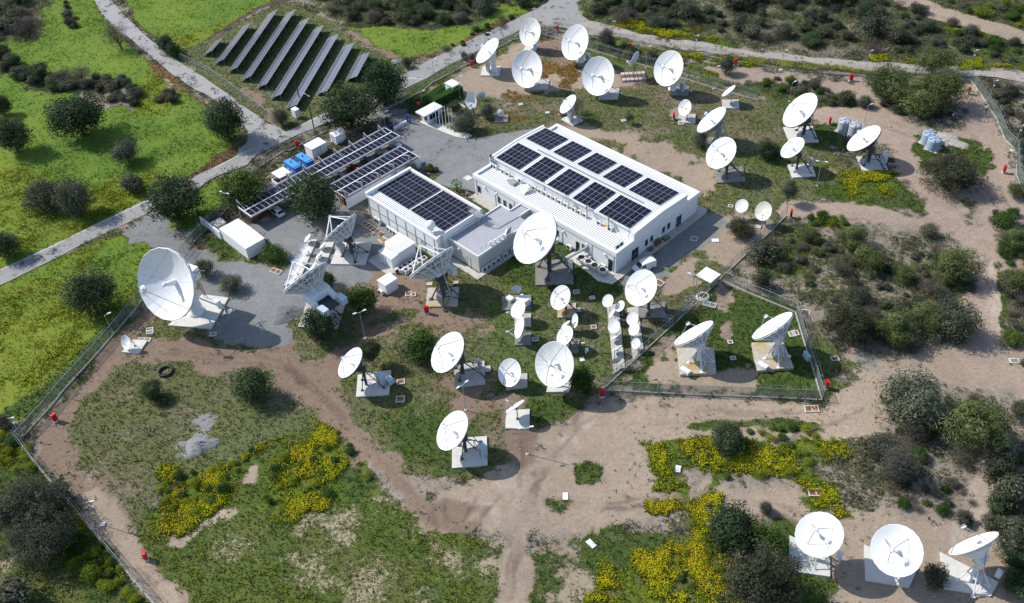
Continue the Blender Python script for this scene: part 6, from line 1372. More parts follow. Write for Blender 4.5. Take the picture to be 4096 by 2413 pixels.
# ------------------------------------------------------------------ manholes and slabs on the ground
def manhole(label, t, x, y, w=1.0, d=.8, n=1, lid='rust', rz=0.0, group=None):
    p = atT(t, x, y); rt = thing('manhole', label, 'manhole', (p.x,p.y,0), group); b = MB(); R = Matrix.Rotation(rz, 3, 'Z')
    W_ = w*n+.14*(n+1)
    for k in (-1,1):
        b.box(p+R@Vector((0,k*(d/2+.07),.10)), (W_,.14,.2), rz)
    for k in range(n+1): b.box(p+R@Vector((-W_/2+.07+k*(w+.14),0,.10)), (.14,d,.2), rz)
    b.build('rim', M['conc_w'], rt)
    for k in range(n): MB().box(p+R@Vector((-W_/2+.14+w/2+k*(w+.14),0,.08)), (w,d,.14), rz).build('lid', M[lid if isinstance(lid, str) else lid[k]], rt)
A1 = AU+.05
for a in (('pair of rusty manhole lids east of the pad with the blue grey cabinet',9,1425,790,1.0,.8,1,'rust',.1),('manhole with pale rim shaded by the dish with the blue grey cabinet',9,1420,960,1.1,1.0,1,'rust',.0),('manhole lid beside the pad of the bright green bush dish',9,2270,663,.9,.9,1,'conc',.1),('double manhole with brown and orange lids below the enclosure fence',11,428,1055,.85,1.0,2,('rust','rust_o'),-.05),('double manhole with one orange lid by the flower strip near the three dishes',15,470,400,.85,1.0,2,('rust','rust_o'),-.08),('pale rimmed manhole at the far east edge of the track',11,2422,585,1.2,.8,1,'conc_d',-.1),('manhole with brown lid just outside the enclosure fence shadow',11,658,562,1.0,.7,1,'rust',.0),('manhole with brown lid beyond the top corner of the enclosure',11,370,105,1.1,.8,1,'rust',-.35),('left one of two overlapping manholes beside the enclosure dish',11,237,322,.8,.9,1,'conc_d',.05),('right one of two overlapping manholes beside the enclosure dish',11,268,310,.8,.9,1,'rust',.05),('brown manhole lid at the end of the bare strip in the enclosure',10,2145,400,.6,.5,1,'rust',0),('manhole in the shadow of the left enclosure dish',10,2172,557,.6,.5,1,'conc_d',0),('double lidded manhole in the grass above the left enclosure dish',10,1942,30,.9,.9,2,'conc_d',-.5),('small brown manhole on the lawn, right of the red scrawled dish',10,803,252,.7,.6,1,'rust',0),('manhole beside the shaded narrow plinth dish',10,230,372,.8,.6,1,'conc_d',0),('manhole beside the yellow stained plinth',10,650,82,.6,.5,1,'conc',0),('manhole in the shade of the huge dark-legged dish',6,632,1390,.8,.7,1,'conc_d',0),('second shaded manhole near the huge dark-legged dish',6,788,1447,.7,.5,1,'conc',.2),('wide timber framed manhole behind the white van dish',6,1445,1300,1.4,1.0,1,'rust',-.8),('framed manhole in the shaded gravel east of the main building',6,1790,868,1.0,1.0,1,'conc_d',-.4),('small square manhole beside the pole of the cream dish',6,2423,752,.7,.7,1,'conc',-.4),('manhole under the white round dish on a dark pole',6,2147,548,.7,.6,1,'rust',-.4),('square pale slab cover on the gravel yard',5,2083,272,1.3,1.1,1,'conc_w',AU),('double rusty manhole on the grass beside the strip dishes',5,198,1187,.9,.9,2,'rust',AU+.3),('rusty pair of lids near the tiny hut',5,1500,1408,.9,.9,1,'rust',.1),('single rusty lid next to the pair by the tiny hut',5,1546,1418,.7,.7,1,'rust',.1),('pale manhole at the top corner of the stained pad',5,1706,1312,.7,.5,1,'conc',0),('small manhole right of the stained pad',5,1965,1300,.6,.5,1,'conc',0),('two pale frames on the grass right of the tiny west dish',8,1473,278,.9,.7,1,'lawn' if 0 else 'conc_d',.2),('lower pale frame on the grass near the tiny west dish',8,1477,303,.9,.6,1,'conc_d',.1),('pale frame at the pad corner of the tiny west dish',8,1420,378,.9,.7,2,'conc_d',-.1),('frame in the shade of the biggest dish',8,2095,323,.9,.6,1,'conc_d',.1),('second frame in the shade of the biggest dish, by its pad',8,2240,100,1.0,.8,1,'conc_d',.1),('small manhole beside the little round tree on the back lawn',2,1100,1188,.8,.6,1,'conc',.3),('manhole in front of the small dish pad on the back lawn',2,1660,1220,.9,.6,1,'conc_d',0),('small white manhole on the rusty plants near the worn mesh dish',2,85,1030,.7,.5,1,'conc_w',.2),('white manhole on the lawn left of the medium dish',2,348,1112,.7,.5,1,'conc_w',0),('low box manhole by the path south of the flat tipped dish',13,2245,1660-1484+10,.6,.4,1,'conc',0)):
    if a[1] == 13: continue
    manhole(*a)
for i, l in enumerate(('row of six rusty lids along the foot of the second building',)):
    R = thing('cable_pit', l, 'cable pit', W(-43.6,-20.9))
    for k in range(6):
        u = -46.0+k*.95; UV().box(u,u+.1,-21.5,-20.4,0,.22).build('rim', M['conc_w'], R); UV().box(u+.1,u+.95,-21.4,-20.5,.0,.16).build('lid', M['rust'], R)
    UV().box(-46,-40.2,-21.6,-21.5,0,.22).box(-46,-40.2,-20.4,-20.3,0,.22).build('kerb', M['conc_w'], R)
R = thing('cable_pit', 'short pit of two orange rusty lids nearer the plant shed', 'cable pit', W(-38.6,-21.8))
for k in range(2): UV().box(-39.5+k,-38.6+k,-22.3,-21.3,0,.16).build('lid', M['rust_o'], R)
UV().box(-39.7,-37.4,-22.5,-22.3,0,.22).box(-39.7,-37.4,-21.3,-21.1,0,.22).build('rim', M['conc_w'], R)
def slabthing(label, t, x, y, w, d, rz, m='white', cat='slab', name='paving_slab'):
    p = atT(t, x, y); mb = MB().box((p.x,p.y,.1+gz(p.x,p.y)),(w,d,.08),rz).box((p.x,p.y,.15+gz(p.x,p.y)),(w*.12,d*.1,.03),rz); tag(mb.build(name, M[m]), label, cat)
for a in (('white slab lying on the grass, upper right among the yellow flowers',14,1632,167,.75,1.2,-.3),('white slab lying on the dirt beside the green tuft, left',14,525,437,.75,1.2,-.1),('white slab lying tilted among the lower green tufts',14,777,903,.75,1.4,.65),('white panel lying on the lawn beside the red scrawled dish',10,735,473,.5,.8,.1),('white sheet lying above the dark leafy tree',10,688,567,.75,.9,.1),('thin white strip lying on the lawn near the small panel',10,725,500,.2,.5,.5),('small white lid lying behind the great weathered dish',10,697,407,.6,.25,0),('pale square board lying on the dirt east of the main building',6,1998,883,1.3,.9,-.05)): slabthing(*a)
tag(MB().torus(atT(8,1625,680,.18), 1.15, .16, None, 36, 8).torus(atT(8,1625,680,.34), 1.1, .13, None, 36, 8).build('cable_coil', M['rubber']), 'coil of thick black cable lying alone on the west lawn', 'cable coil')
# gravel and rubble heaps
def heap(label, t, x, y, r, h, m, sx=1.4, rz=.3, n=26):
    p = atT(t, x, y); b = MB(); vs = [(0,0,h)]; nr = 9
    for k in range(1, nr+1):
        for i in range(n):
            a = 2*PI*i/n; rr = r*k/nr*(1+.22*math.sin(a*3+r)+.10*math.sin(a*7)); z = h*(1-(k/nr)**1.1)*(.65+.7*random.random())
            px, py = rr*math.cos(a)*sx, rr*math.sin(a); vs.append((px*math.cos(rz)-py*math.sin(rz), px*math.sin(rz)+py*math.cos(rz), z if k < nr else -.1))
    fs = [(0,1+i,1+(i+1)%n) for i in range(n)]
    for k in range(nr-1): fs += [(1+k*n+i,1+(k+1)*n+i,1+(k+1)*n+(i+1)%n,1+k*n+(i+1)%n) for i in range(n)]
    b.add([(p.x+a, p.y+c, d) for a, c, d in vs], fs, True); tag(b.build('gravel_heap', M[m]), label, 'heap')
M['grit'] = paint('grey_grit', (.21,.215,.22), .95, .3, 3.0, bump=.8); M['gritd'] = paint('dark_grit', (.13,.135,.14), .95, .3, 3.0, bump=.8); M['rubble'] = paint('stony_rubble', (.36,.33,.29), .95, .4, 3.0, bump=.9)
heap('grey gravel heap on the bare patch of the west lawn',8,1960,1420,1.9,.8,'grit')
heap('dark gravel heap on the yard between the biggest dish and turret dish',9,330,120,2.3,.7,'gritd'); heap('small pale gravel heap near the big tree by the solar field',1,1400,610,1.6,.6,'grit')
heap('stony rubble heap beside the two blue grey tanks',3,1760,1380,2.6,.7,'rubble',1.6,-.6)
# ------------------------------------------------------------------ vehicles
def lofted(secs, MX):
    """secs: list of (x, half width, z bottom, z top, roof half width)"""
    vs = []; fs = []
    for x, w, zb, zm, zt, wt in secs: vs += [(x,-w,zb),(x,-w*1.02,zm),(x,-wt,zt),(x,wt,zt),(x,w*1.02,zm),(x,w,zb)]
    n = len(secs)
    for k in range(n-1):
        for i in range(6): j = (i+1) % 6; fs.append((k*6+i, k*6+j, (k+1)*6+j, (k+1)*6+i))
    fs.append(tuple(range(5,-1,-1))); fs.append(tuple((n-1)*6+i for i in range(6)))
    return [MX@Vector(v) for v in vs], fs
def car_proto(name, label, cat, body, van=False):
    rt = thing(name, label, cat); I = Matrix.Identity(4)
    if van: S = [(-2.05,.80,.32,.7,1.0,.74),(-2.0,.86,.28,.85,1.72,.76),(-1.2,.88,.25,.9,1.80,.78),(.35,.88,.25,.9,1.78,.76),(.75,.88,.25,.92,1.66,.70),(1.35,.86,.25,.90,1.05,.78),(1.95,.82,.28,.72,.88,.70),(2.1,.70,.34,.58,.66,.62)]
    else: S = [(-2.05,.72,.36,.62,.85,.66),(-1.95,.82,.28,.75,1.0,.72),(-1.45,.85,.22,.82,1.36,.60),(-.6,.86,.22,.84,1.48,.58),(.25,.86,.22,.84,1.45,.58),(1.0,.85,.22,.82,.98,.72),(1.75,.80,.26,.70,.84,.68),(2.08,.66,.34,.52,.64,.58)]
    v, f = lofted(S, I); MB().add(v, f, not van).build('body', M[body], rt)
    g = MB(); zt = lambda x: 1.66 if van else 1.45
    if van: g.add([(.80,-.66,1.63),(.80,.66,1.63),(1.34,.74,1.075),(1.34,-.74,1.075)],[(3,2,1,0)]); gs = [(.0,.72)]
    else: g.add([(.29,-.55,1.455),(.29,.55,1.455),(.98,.67,1.0),(.98,-.67,1.0)],[(3,2,1,0)]); gs = []
    g.build('windscreen', M['glass'], rt)
    if not van:
        MB().add([(-1.49,-.57,1.36),(-1.49,.57,1.36),(-1.94,.68,1.03),(-1.94,-.68,1.03)],[(0,1,2,3)]).build('rear_window', M['glass'], rt)
    for s in (-1,1):
        b = MB()
        if van: b.add([(.1,s*.892,.98),(1.15,s*.885,.98),(.72,s*.775,1.55),(.1,s*.80,1.55)],[(0,1,2,3),(3,2,1,0)])
        else: b.add([(-1.35,s*.87,.92),(.85,s*.868,.92),(.25,s*.64,1.38),(-1.1,s*.66,1.36)],[(0,1,2,3),(3,2,1,0)])
        b.build('side_window', M['glass'], rt)
        for x in (-1.3,1.3):
            w = MB(); w.tube((x,s*.66,.31),(x,s*.89,.31),.31,None,16).build('wheel', M['rubber'], rt); MB().tube((x,s*.885,.31),(x,s*.90,.31),.19,None,12).build('rim', M['frame'], rt)
        MB().box((2.0,s*.55,.60),(.14,.26,.12)).build('headlight', M['lamp_glass'], rt); MB().box((-2.02,s*.62,.80),(.06,.16,.22)).build('tail_light', M['red'], rt)
        MB().box((.72,s*1.0,1.0),(.12,.2,.14)).build('mirror', M[body], rt)
    MB().box((-2.06,0,.55),(.03,.5,.12)).build('number_plate', M['white'], rt)
    return rt
vn = car_proto('van', 'white van parked on the gravel behind the large dish, in building shade', 'van', 'car_w', True)
vd = Vector((.33,.94)); hd = LU*.33+LV*.94; q = W(2.95,4.4); vn.location = (q.x, q.y, 0.1); vn.rotation_euler = (0,0,math.atan2(-hd.y,-hd.x))
hv = math.atan2(LU.y, LU.x)
protos = {}
for m, c in (('car_w','white'),('car_g','dark grey'),('car_r','dark red'),('car_s','silver')): protos[m] = Kind(car_proto('parked_car', c, 'car', m))
for m, u, v, d, l in (('car_w',-61.3,-30.6,1,'white car under the long car port, nearest the wooden store'),('car_w',-61.0,-21.9,1,'white car under the long car port beside the leafy tree'),('car_g',-61.3,-18.4,1,'dark grey car in the shade under the long car port'),('car_s',-60.8,-14.8,1,'silver car in the middle of the long car port'),('car_r',-61.2,-11.3,1,'dark red car under the long car port'),('car_g',-61.2,-7.6,1,'dark grey car next to the dark red one under the long car port'),('car_s',-61.2,-3.6,1,'silver grey car second from the gate end of the long car port'),('car_w',-60.9,.0,1,'white car at the gate end of the long car port'),('car_s',-54.2,-.6,-1,'pale car poking out of the end of the shorter car port'),('car_g',-61.2,-25.4,1,'dark grey car hidden behind the crown of the leafy tree')):
    q = W(u, v, .13); protos[m].put(tuple(q), hv+(PI if d > 0 else 0)+random.uniform(-.04,.04), None, l)
# ------------------------------------------------------------------ a person walking between the buildings
def person(p, rz):
    rt = thing('person', 'person in white top and black trousers standing on the pavement by the palm', 'person', (0,0,0))
    def skin(name, verts, edges, rad, mat, lv=2):
        me = bpy.data.meshes.new(name); me.from_pydata(verts, edges, []); o = bpy.data.objects.new(name, me); COL.objects.link(o)
        o.modifiers.new('skin', 'SKIN'); sub = o.modifiers.new('sub', 'SUBSURF'); sub.levels = lv; sub.render_levels = lv
        for i, r in enumerate(rad): me.skin_vertices[0].data[i].radius = (r, r)
        me.skin_vertices[0].data[0].use_root = True; me.materials.append(M[mat])
        dg = bpy.context.evaluated_depsgraph_get(); m2 = bpy.data.meshes.new_from_object(o.evaluated_get(dg)); bpy.data.objects.remove(o)
        for q in m2.polygons: q.use_smooth = True
        m2.materials.clear(); m2.materials.append(M[mat]); return link(name, m2, rt)
    V = [(0,0,.95),(0,0,1.12),(0,0,1.38),(0,.01,1.48),(0,.01,1.55),(0,-.01,1.63),(0,-.01,1.71)]; E = [(i,i+1) for i in range(6)]; Rd = [.13,.12,.14,.065,.055,.085,.08]
    for s in (-1,1):
        k = len(V); V += [(s*.17,0,1.40),(s*.23,.02,1.15),(s*.24,-.06,.92),(s*.24,-.09,.85)]; E += [(2,k),(k,k+1),(k+1,k+2),(k+2,k+3)]; Rd += [.06,.045,.035,.035]
        for i in range(5):
            fx = (i-2)*.018; k2 = len(V); L_ = (.05,.075,.085,.078,.06)[i]; V += [(s*.24+fx,-.095-(.02 if i == 0 else 0),.81),(s*.24+fx*1.3,-.11-(.02 if i == 0 else 0),.81-L_)]; E += [(k+3,k2),(k2,k2+1)]; Rd += [.010,.008]
        k = len(V); V += [(s*.10,0,.88),(s*.11,-.03*s,.48),(s*.11,.02-.03*s,.08),(s*.11,-.12-.03*s,.04)]; E += [(0,k),(k,k+1),(k+1,k+2),(k+2,k+3)]; Rd += [.09,.06,.04,.035]
    skin('body', V, E, Rd, 'skin', 1)
    V = [(0,0,.93),(0,0,1.12),(0,0,1.38),(0,0,1.46)]; E = [(0,1),(1,2),(2,3)]; Rd = [.15,.14,.16,.09]
    for s in (-1,1): k = len(V); V += [(s*.18,0,1.40),(s*.235,.02,1.15),(s*.245,-.05,.95)]; E += [(2,k),(k,k+1),(k+1,k+2)]; Rd += [.075,.06,.052]
    skin('shirt', V, E, Rd, 'cloth_w')
    V = [(0,0,.96)]; E = []; Rd = [.145]
    for s in (-1,1): k = len(V); V += [(s*.10,0,.86),(s*.11,-.03*s,.48),(s*.11,.02-.03*s,.10)]; E += [(0,k),(k,k+1),(k+1,k+2)]; Rd += [.105,.078,.062]
    skin('trousers', V, E, Rd, 'cloth_k')
    b = MB(); b.sphere((0,.015,1.70), .098, 14, 10, 1.05); b.build('hair', M['hair'], rt)
    b = MB()
    for s in (-1,1): b.sphere((s*.032,-.09,1.66), .012, 8, 6)
    b.build('eye', M['black'], rt); MB().tube((0,-.085,1.66),(0,-.108,1.625),.010,.014,6).build('nose', M['skin'], rt); MB().box((0,-.092,1.59),(.045,.012,.01)).build('mouth', M['red'], rt)
    for s in (-1,1): MB().sphere((s*.11,-.06-.03*s,.045), .055, 10, 6, .8).build('shoe', M['black'], rt); MB().sphere((s*.088,0,1.64),.02,6,5).build('ear', M['skin'], rt)
    rt.location = p; rt.rotation_euler = (0,0,rz)
q = at((1440+2162*.19849, 640+765*.19849), .15); person((q.x,q.y,.15), .8)
# mast antennas on the roof edge
for i, (k, x, y, h, l) in enumerate(((6,318,330,1.9,'thin whip antenna mast on the main roof edge above the water heater'),(6,735,600,2.6,'antenna mast between the roof dishes of the main roof edge'),(6,1150,785,2.4,'thin antenna mast at the near corner of the main roof'),(6,950,690,1.4,'antenna mast carrying the orange dishes'))):
    p = at(T(k, x, y), 6.2); rt = thing('antenna_mast', l, 'antenna', (p.x,p.y,4.4)); MB().tube((p.x,p.y,4.4),(p.x,p.y,6.2+h),.04,.025,6).build('mast', M['dark'], rt)
    MB().tube((p.x-.4,p.y,6.2+h*.6),(p.x+.4,p.y+.1,6.2+h*.6),.025).box((p.x,p.y,6.2+h*.35),(.2,.15,.35)).build('crossarm', M['dark'], rt)
for i, (x, y) in enumerate(((1443,1040),(1535,985))):
    p = at((1640+x*.19849, 800+y*.19849), 3.95); rt = thing('antenna_mast', ('short white tipped mast at the near corner of the annex roof','second short white tipped mast along the annex roof')[i], 'antenna', (p.x,p.y,3.9)); MB().tube((p.x,p.y,3.9),(p.x,p.y,5.2),.035,None,6).build('mast', M['steel'], rt); MB().sphere((p.x,p.y,5.22),.09,8,6).build('tip', M['white'], rt)
# brown pallets below the old dark backed dish
p = atT(2,1195,765); rt = thing('pallets', 'stack of brown and grey pallets carrying the old dark backed dish', 'pallets', (p.x,p.y,0))
for k,(dy,m) in enumerate(((-1.3,'conc'),(0,'wood'),(1.3,'conc'))):
    b = MB()
    for j in range(6): b.box((p.x-2.4+j*.95,p.y+dy,.28),(.8,1.1,.5))
    b.build('crate', M[m], rt)
b = MB(); b.box((p.x,p.y,.02),(6,3.8,.06)); b.build('deck', M['rust'], rt)
# beam bench under the dark dishes and the pale cable tray of the enclosure
tag(MB().box(atT(11,382,535,.6),(.5,1.5,1.2),.3).build('blue_drum', M['cab_blue']), 'pale blue drums standing inside the right enclosure fence', 'drum')
# ------------------------------------------------------------------ plants
def leaf_mat(name, col, trans=.25, spread=.22, hue=.02):
    m, nt, N, K, b = new_mat(name)
    at_ = N.new('ShaderNodeVertexColor'); at_.layer_name = 'lv'; oi = N.new('ShaderNodeObjectInfo')
    hs = N.new('ShaderNodeHueSaturation'); hs.inputs['Color'].default_value = (*col, 1)
    def mr(a, c, d):
        x = N.new('ShaderNodeMapRange'); K.new(a, x.inputs['Value']); x.inputs['To Min'].default_value = c; x.inputs['To Max'].default_value = d; return x.outputs['Result']
    K.new(mr(oi.outputs['Random'], .5-hue, .5+hue), hs.inputs['Hue']); K.new(mr(oi.outputs['Random'], 1+spread, 1-spread), hs.inputs['Value'])
    mx = N.new('ShaderNodeMix'); mx.data_type = 'RGBA'; mx.blend_type = 'MULTIPLY'; mx.inputs['Factor'].default_value = 1
    K.new(hs.outputs['Color'], mx.inputs['A']); K.new(at_.outputs['Color'], mx.inputs['B'])
    K.new(mx.outputs['Result'], b.inputs['Base Color']); b.inputs['Roughness'].default_value = .75; b.inputs['Specular IOR Level'].default_value = .12
    tl = N.new('ShaderNodeBsdfTranslucent'); K.new(mx.outputs['Result'], tl.inputs['Color']); ms = N.new('ShaderNodeMixShader'); ms.inputs['Fac'].default_value = trans
    K.new(b.outputs[0], ms.inputs[1]); K.new(tl.outputs[0], ms.inputs[2]); K.new(ms.outputs[0], N['Material Output'].inputs['Surface']); return m
LM = {'carob': leaf_mat('dark_leaves', (.052,.080,.036)), 'olive': leaf_mat('olive_leaves', (.088,.104,.070)), 'pine': leaf_mat('pine_needles', (.100,.125,.045)), 'scrub': leaf_mat('scrub_leaves', (.078,.086,.056), .2, .35, .03),
      'bright': leaf_mat('bright_leaves', (.062,.108,.024)), 'thorn': leaf_mat('thorny_twigs', (.090,.080,.068), .1, .3), 'yellow': leaf_mat('flowering_shrub', (.15,.19,.015), .3), 'dome': leaf_mat('dome_bush_leaves', (.054,.060,.036)), 'hedge': leaf_mat('hedge_leaves', (.050,.130,.026))}
def quads_mesh(name, cen, nrm, size, aspect, lv, mat, r=rng, up=0.0):
    n = len(cen); nrm = nrm/np.linalg.norm(nrm, axis=1, keepdims=True)
    a = r.normal(size=(n, 3)); a[:, 2] += up; a -= nrm*(a*nrm).sum(1, keepdims=True); a /= np.linalg.norm(a, axis=1, keepdims=True); b = np.cross(nrm, a)
    s = np.asarray(size)[:, None] if np.ndim(size) else np.full((n, 1), size)
    A = a*s; B = b*s*aspect
    co = np.stack([cen-A*.9, cen-B*.55+A*.1, cen+A, cen+B*.55+A*.1], 1).reshape(-1, 3).astype(np.float32)
    return raw_mesh(name, co, np.arange(4*n, dtype=np.int32), 4, np.repeat(lv, 4, axis=0), [mat])
def raw_mesh(name, co, idx, k, col, mats, mi=None):
    me = bpy.data.meshes.new(name); nf = len(idx)//k; me.vertices.add(len(co)); me.loops.add(len(idx)); me.polygons.add(nf)
    me.vertices.foreach_set('co', co.ravel()); me.loops.foreach_set('vertex_index', idx); me.polygons.foreach_set('loop_start', (np.arange(nf)*k).astype(np.int32))
    if mi is not None: me.polygons.foreach_set('material_index', mi)
    me.update(calc_edges=True)
    A = me.attributes.new('lv', 'FLOAT_COLOR', 'POINT'); d = np.ones((len(co), 4), np.float32); d[:, :3] = col; A.data.foreach_set('color', d.ravel())
    for m in mats: me.materials.append(m)
    return me
def sph(n, r): v = r.normal(size=(n, 3)); return v/np.linalg.norm(v, axis=1, keepdims=True)
def crown_mesh(kind, seed, lobes, per, leaf, lobe_r=(.26,.42), flat=1.0, spread=.70, fill=.25, asp=.6, gaps=.0):
    r = np.random.default_rng(seed); C = []; NN = []; LV = []
    d = sph(lobes, r); d[:, 2] = np.where(d[:, 2] < -.45, -d[:, 2]*.6, d[:, 2])
    for i in range(lobes):
        c = d[i]*spread*r.uniform(.58, 1.18); c[2] *= flat; lr = r.uniform(*lobe_r); m = int(per*r.uniform(.7, 1.3)*(lr/np.mean(lobe_r))**2)
        u = sph(m, r); rad = lr*(1-.45*r.random(m)**2); p = c+u*rad[:, None]*np.array([1, 1, .85])
        tone = r.uniform(.5, 1.55); t = tone*(.72+.56*r.random(m))
        C.append(p); NN.append(u*1.0+d[i]*.55+r.normal(size=(m, 3))*.55); LV.append(np.stack([t*(1+r.uniform(-.12,.12)), t, t*(1+r.uniform(-.15,.15))], 1))
    m = int(lobes*per*fill); u = sph(m, r); C.append(u*(r.random(m)**.5)[:, None]*.62*np.array([1, 1, flat])); NN.append(u+r.normal(size=(m, 3))); t = .75+.3*r.random(m); LV.append(np.stack([t, t, t], 1))
    C = np.concatenate(C); NN = np.concatenate(NN); LV = np.concatenate(LV); sz = leaf*r.uniform(.6, 1.35, len(C))
    ext = np.percentile(np.linalg.norm(C[:, :2], axis=1), 98); C[:, :2] /= ext; C[:, 2] /= np.percentile(np.abs(C[:, 2]), 98)
    return quads_mesh('crown', C, NN, sz, asp, LV, LM[kind], r)
CROWN = {
 'carob': [crown_mesh('carob', 100+i, 58, 105, .066, (.24,.36), spread=.68, fill=.4) for i in range(4)],
 'olive': [crown_mesh('olive', 200+i, 46, 110, .064, (.24,.40), spread=.66, fill=.4, asp=.5) for i in range(3)],
 'pine':  [crown_mesh('pine', 300+i, 44, 125, .072, (.20,.36), spread=.74, fill=.3, asp=.34) for i in range(4)],
 'scrub': [crown_mesh('scrub', 400+i, 26, 80, .095, (.28,.46), spread=.64, fill=.4) for i in range(5)],
 'bright':[crown_mesh('bright', 500+i, 46, 100, .070, (.24,.38), spread=.68, fill=.4) for i in range(3)],
 'thorn': [crown_mesh('thorn', 600+i, 26, 80, .085, (.2,.45), asp=.14, fill=.5) for i in range(3)],
 'yellow':[crown_mesh('yellow', 700+i, 18, 70, .085, (.25,.45)) for i in range(2)],
 'dome':  [crown_mesh('dome', 800+i, 120, 95, .042, (.15,.25), spread=.80, fill=.5) for i in range(2)],
 'big':   [crown_mesh('scrub', 900+i, 130, 90, .034, (.13,.24), spread=.80, fill=.5) for i in range(2)],
}
def trunk_mesh(seed, n=5):
    r = random.Random(seed); b = MB(); b.tube((0,0,-.15), (.03,0,.45), .085, .06, 7)
    for i in range(n):
        a = 2*PI*i/n+r.uniform(-.4,.4); p = Vector((.03,0,.40)); q = Vector((.34*math.cos(a), .34*math.sin(a), .85+r.uniform(-.1,.25))); b.tube(p, q, .045, .025, 5)
        for k in (-.5,.5): b.tube(q, q+Vector((.28*math.cos(a+k), .28*math.sin(a+k), .3+r.uniform(-.1,.15))), .022, .008, 4)
    return b.mesh('trunk', [M['bark']])
M['twig'] = paint('hedge_twigs', (.03,.06,.018), .9, .3, 5)
TR = [trunk_mesh(i) for i in range(3)]
def plant(kind, x, y, R, Rz, hc, label, group=None, name=None, cat=None, trunk=True, v=None):
    nm = name or {'scrub':'scrub_bush','big':'round_bush','thorn':'thorny_bush','yellow':'flowering_bush','dome':'dome_bush','bright':'leafy_bush','carob':'round_tree','olive':'olive_tree','pine':'pine_tree'}[kind]
    rt = thing(nm, label, cat or ('tree' if kind in ('carob','olive','pine') else 'bush'), (x, y, gz(x, y)-.05), group)
    L = CROWN[kind]; me = L[v % len(L)] if v is not None else random.choice(L)
    c = link('crown', me, rt); c.location = (0, 0, hc); c.scale = (R, R*random.uniform(.9,1.08), Rz); c.rotation_euler = (0, 0, random.uniform(0, 6.28))
    if trunk:
        t = link('trunk', random.choice(TR), rt); t.scale = (R*.8, R*.8, (hc+Rz*.2)/1.25); t.rotation_euler = (0, 0, random.uniform(0, 6.28))
    return rt
def sow(kind, cx, cy, rx, ry, label, group=None, name=None, cat=None, lift=0.0, trunk=True, k=KD, v=None):
    p0 = at((cx*k, cy*k)); dist = (p0-CP).length; R = rx*k*dist/FPX; th = math.asin((CAMH)/dist); ym = ry*k*dist/FPX
    Rz = math.sqrt(max((.45*R)**2, ym*ym-(R*math.sin(th))**2))/math.cos(th); Rz = min(max(Rz, .5*R), (.72 if kind == 'pine' else 1.0)*R); hc = Rz*.92+lift*R
    p = at((cx*k, cy*k), hc); return plant(kind, p.x, p.y, R*1.0, Rz, hc, label, group, name, cat, trunk, v)
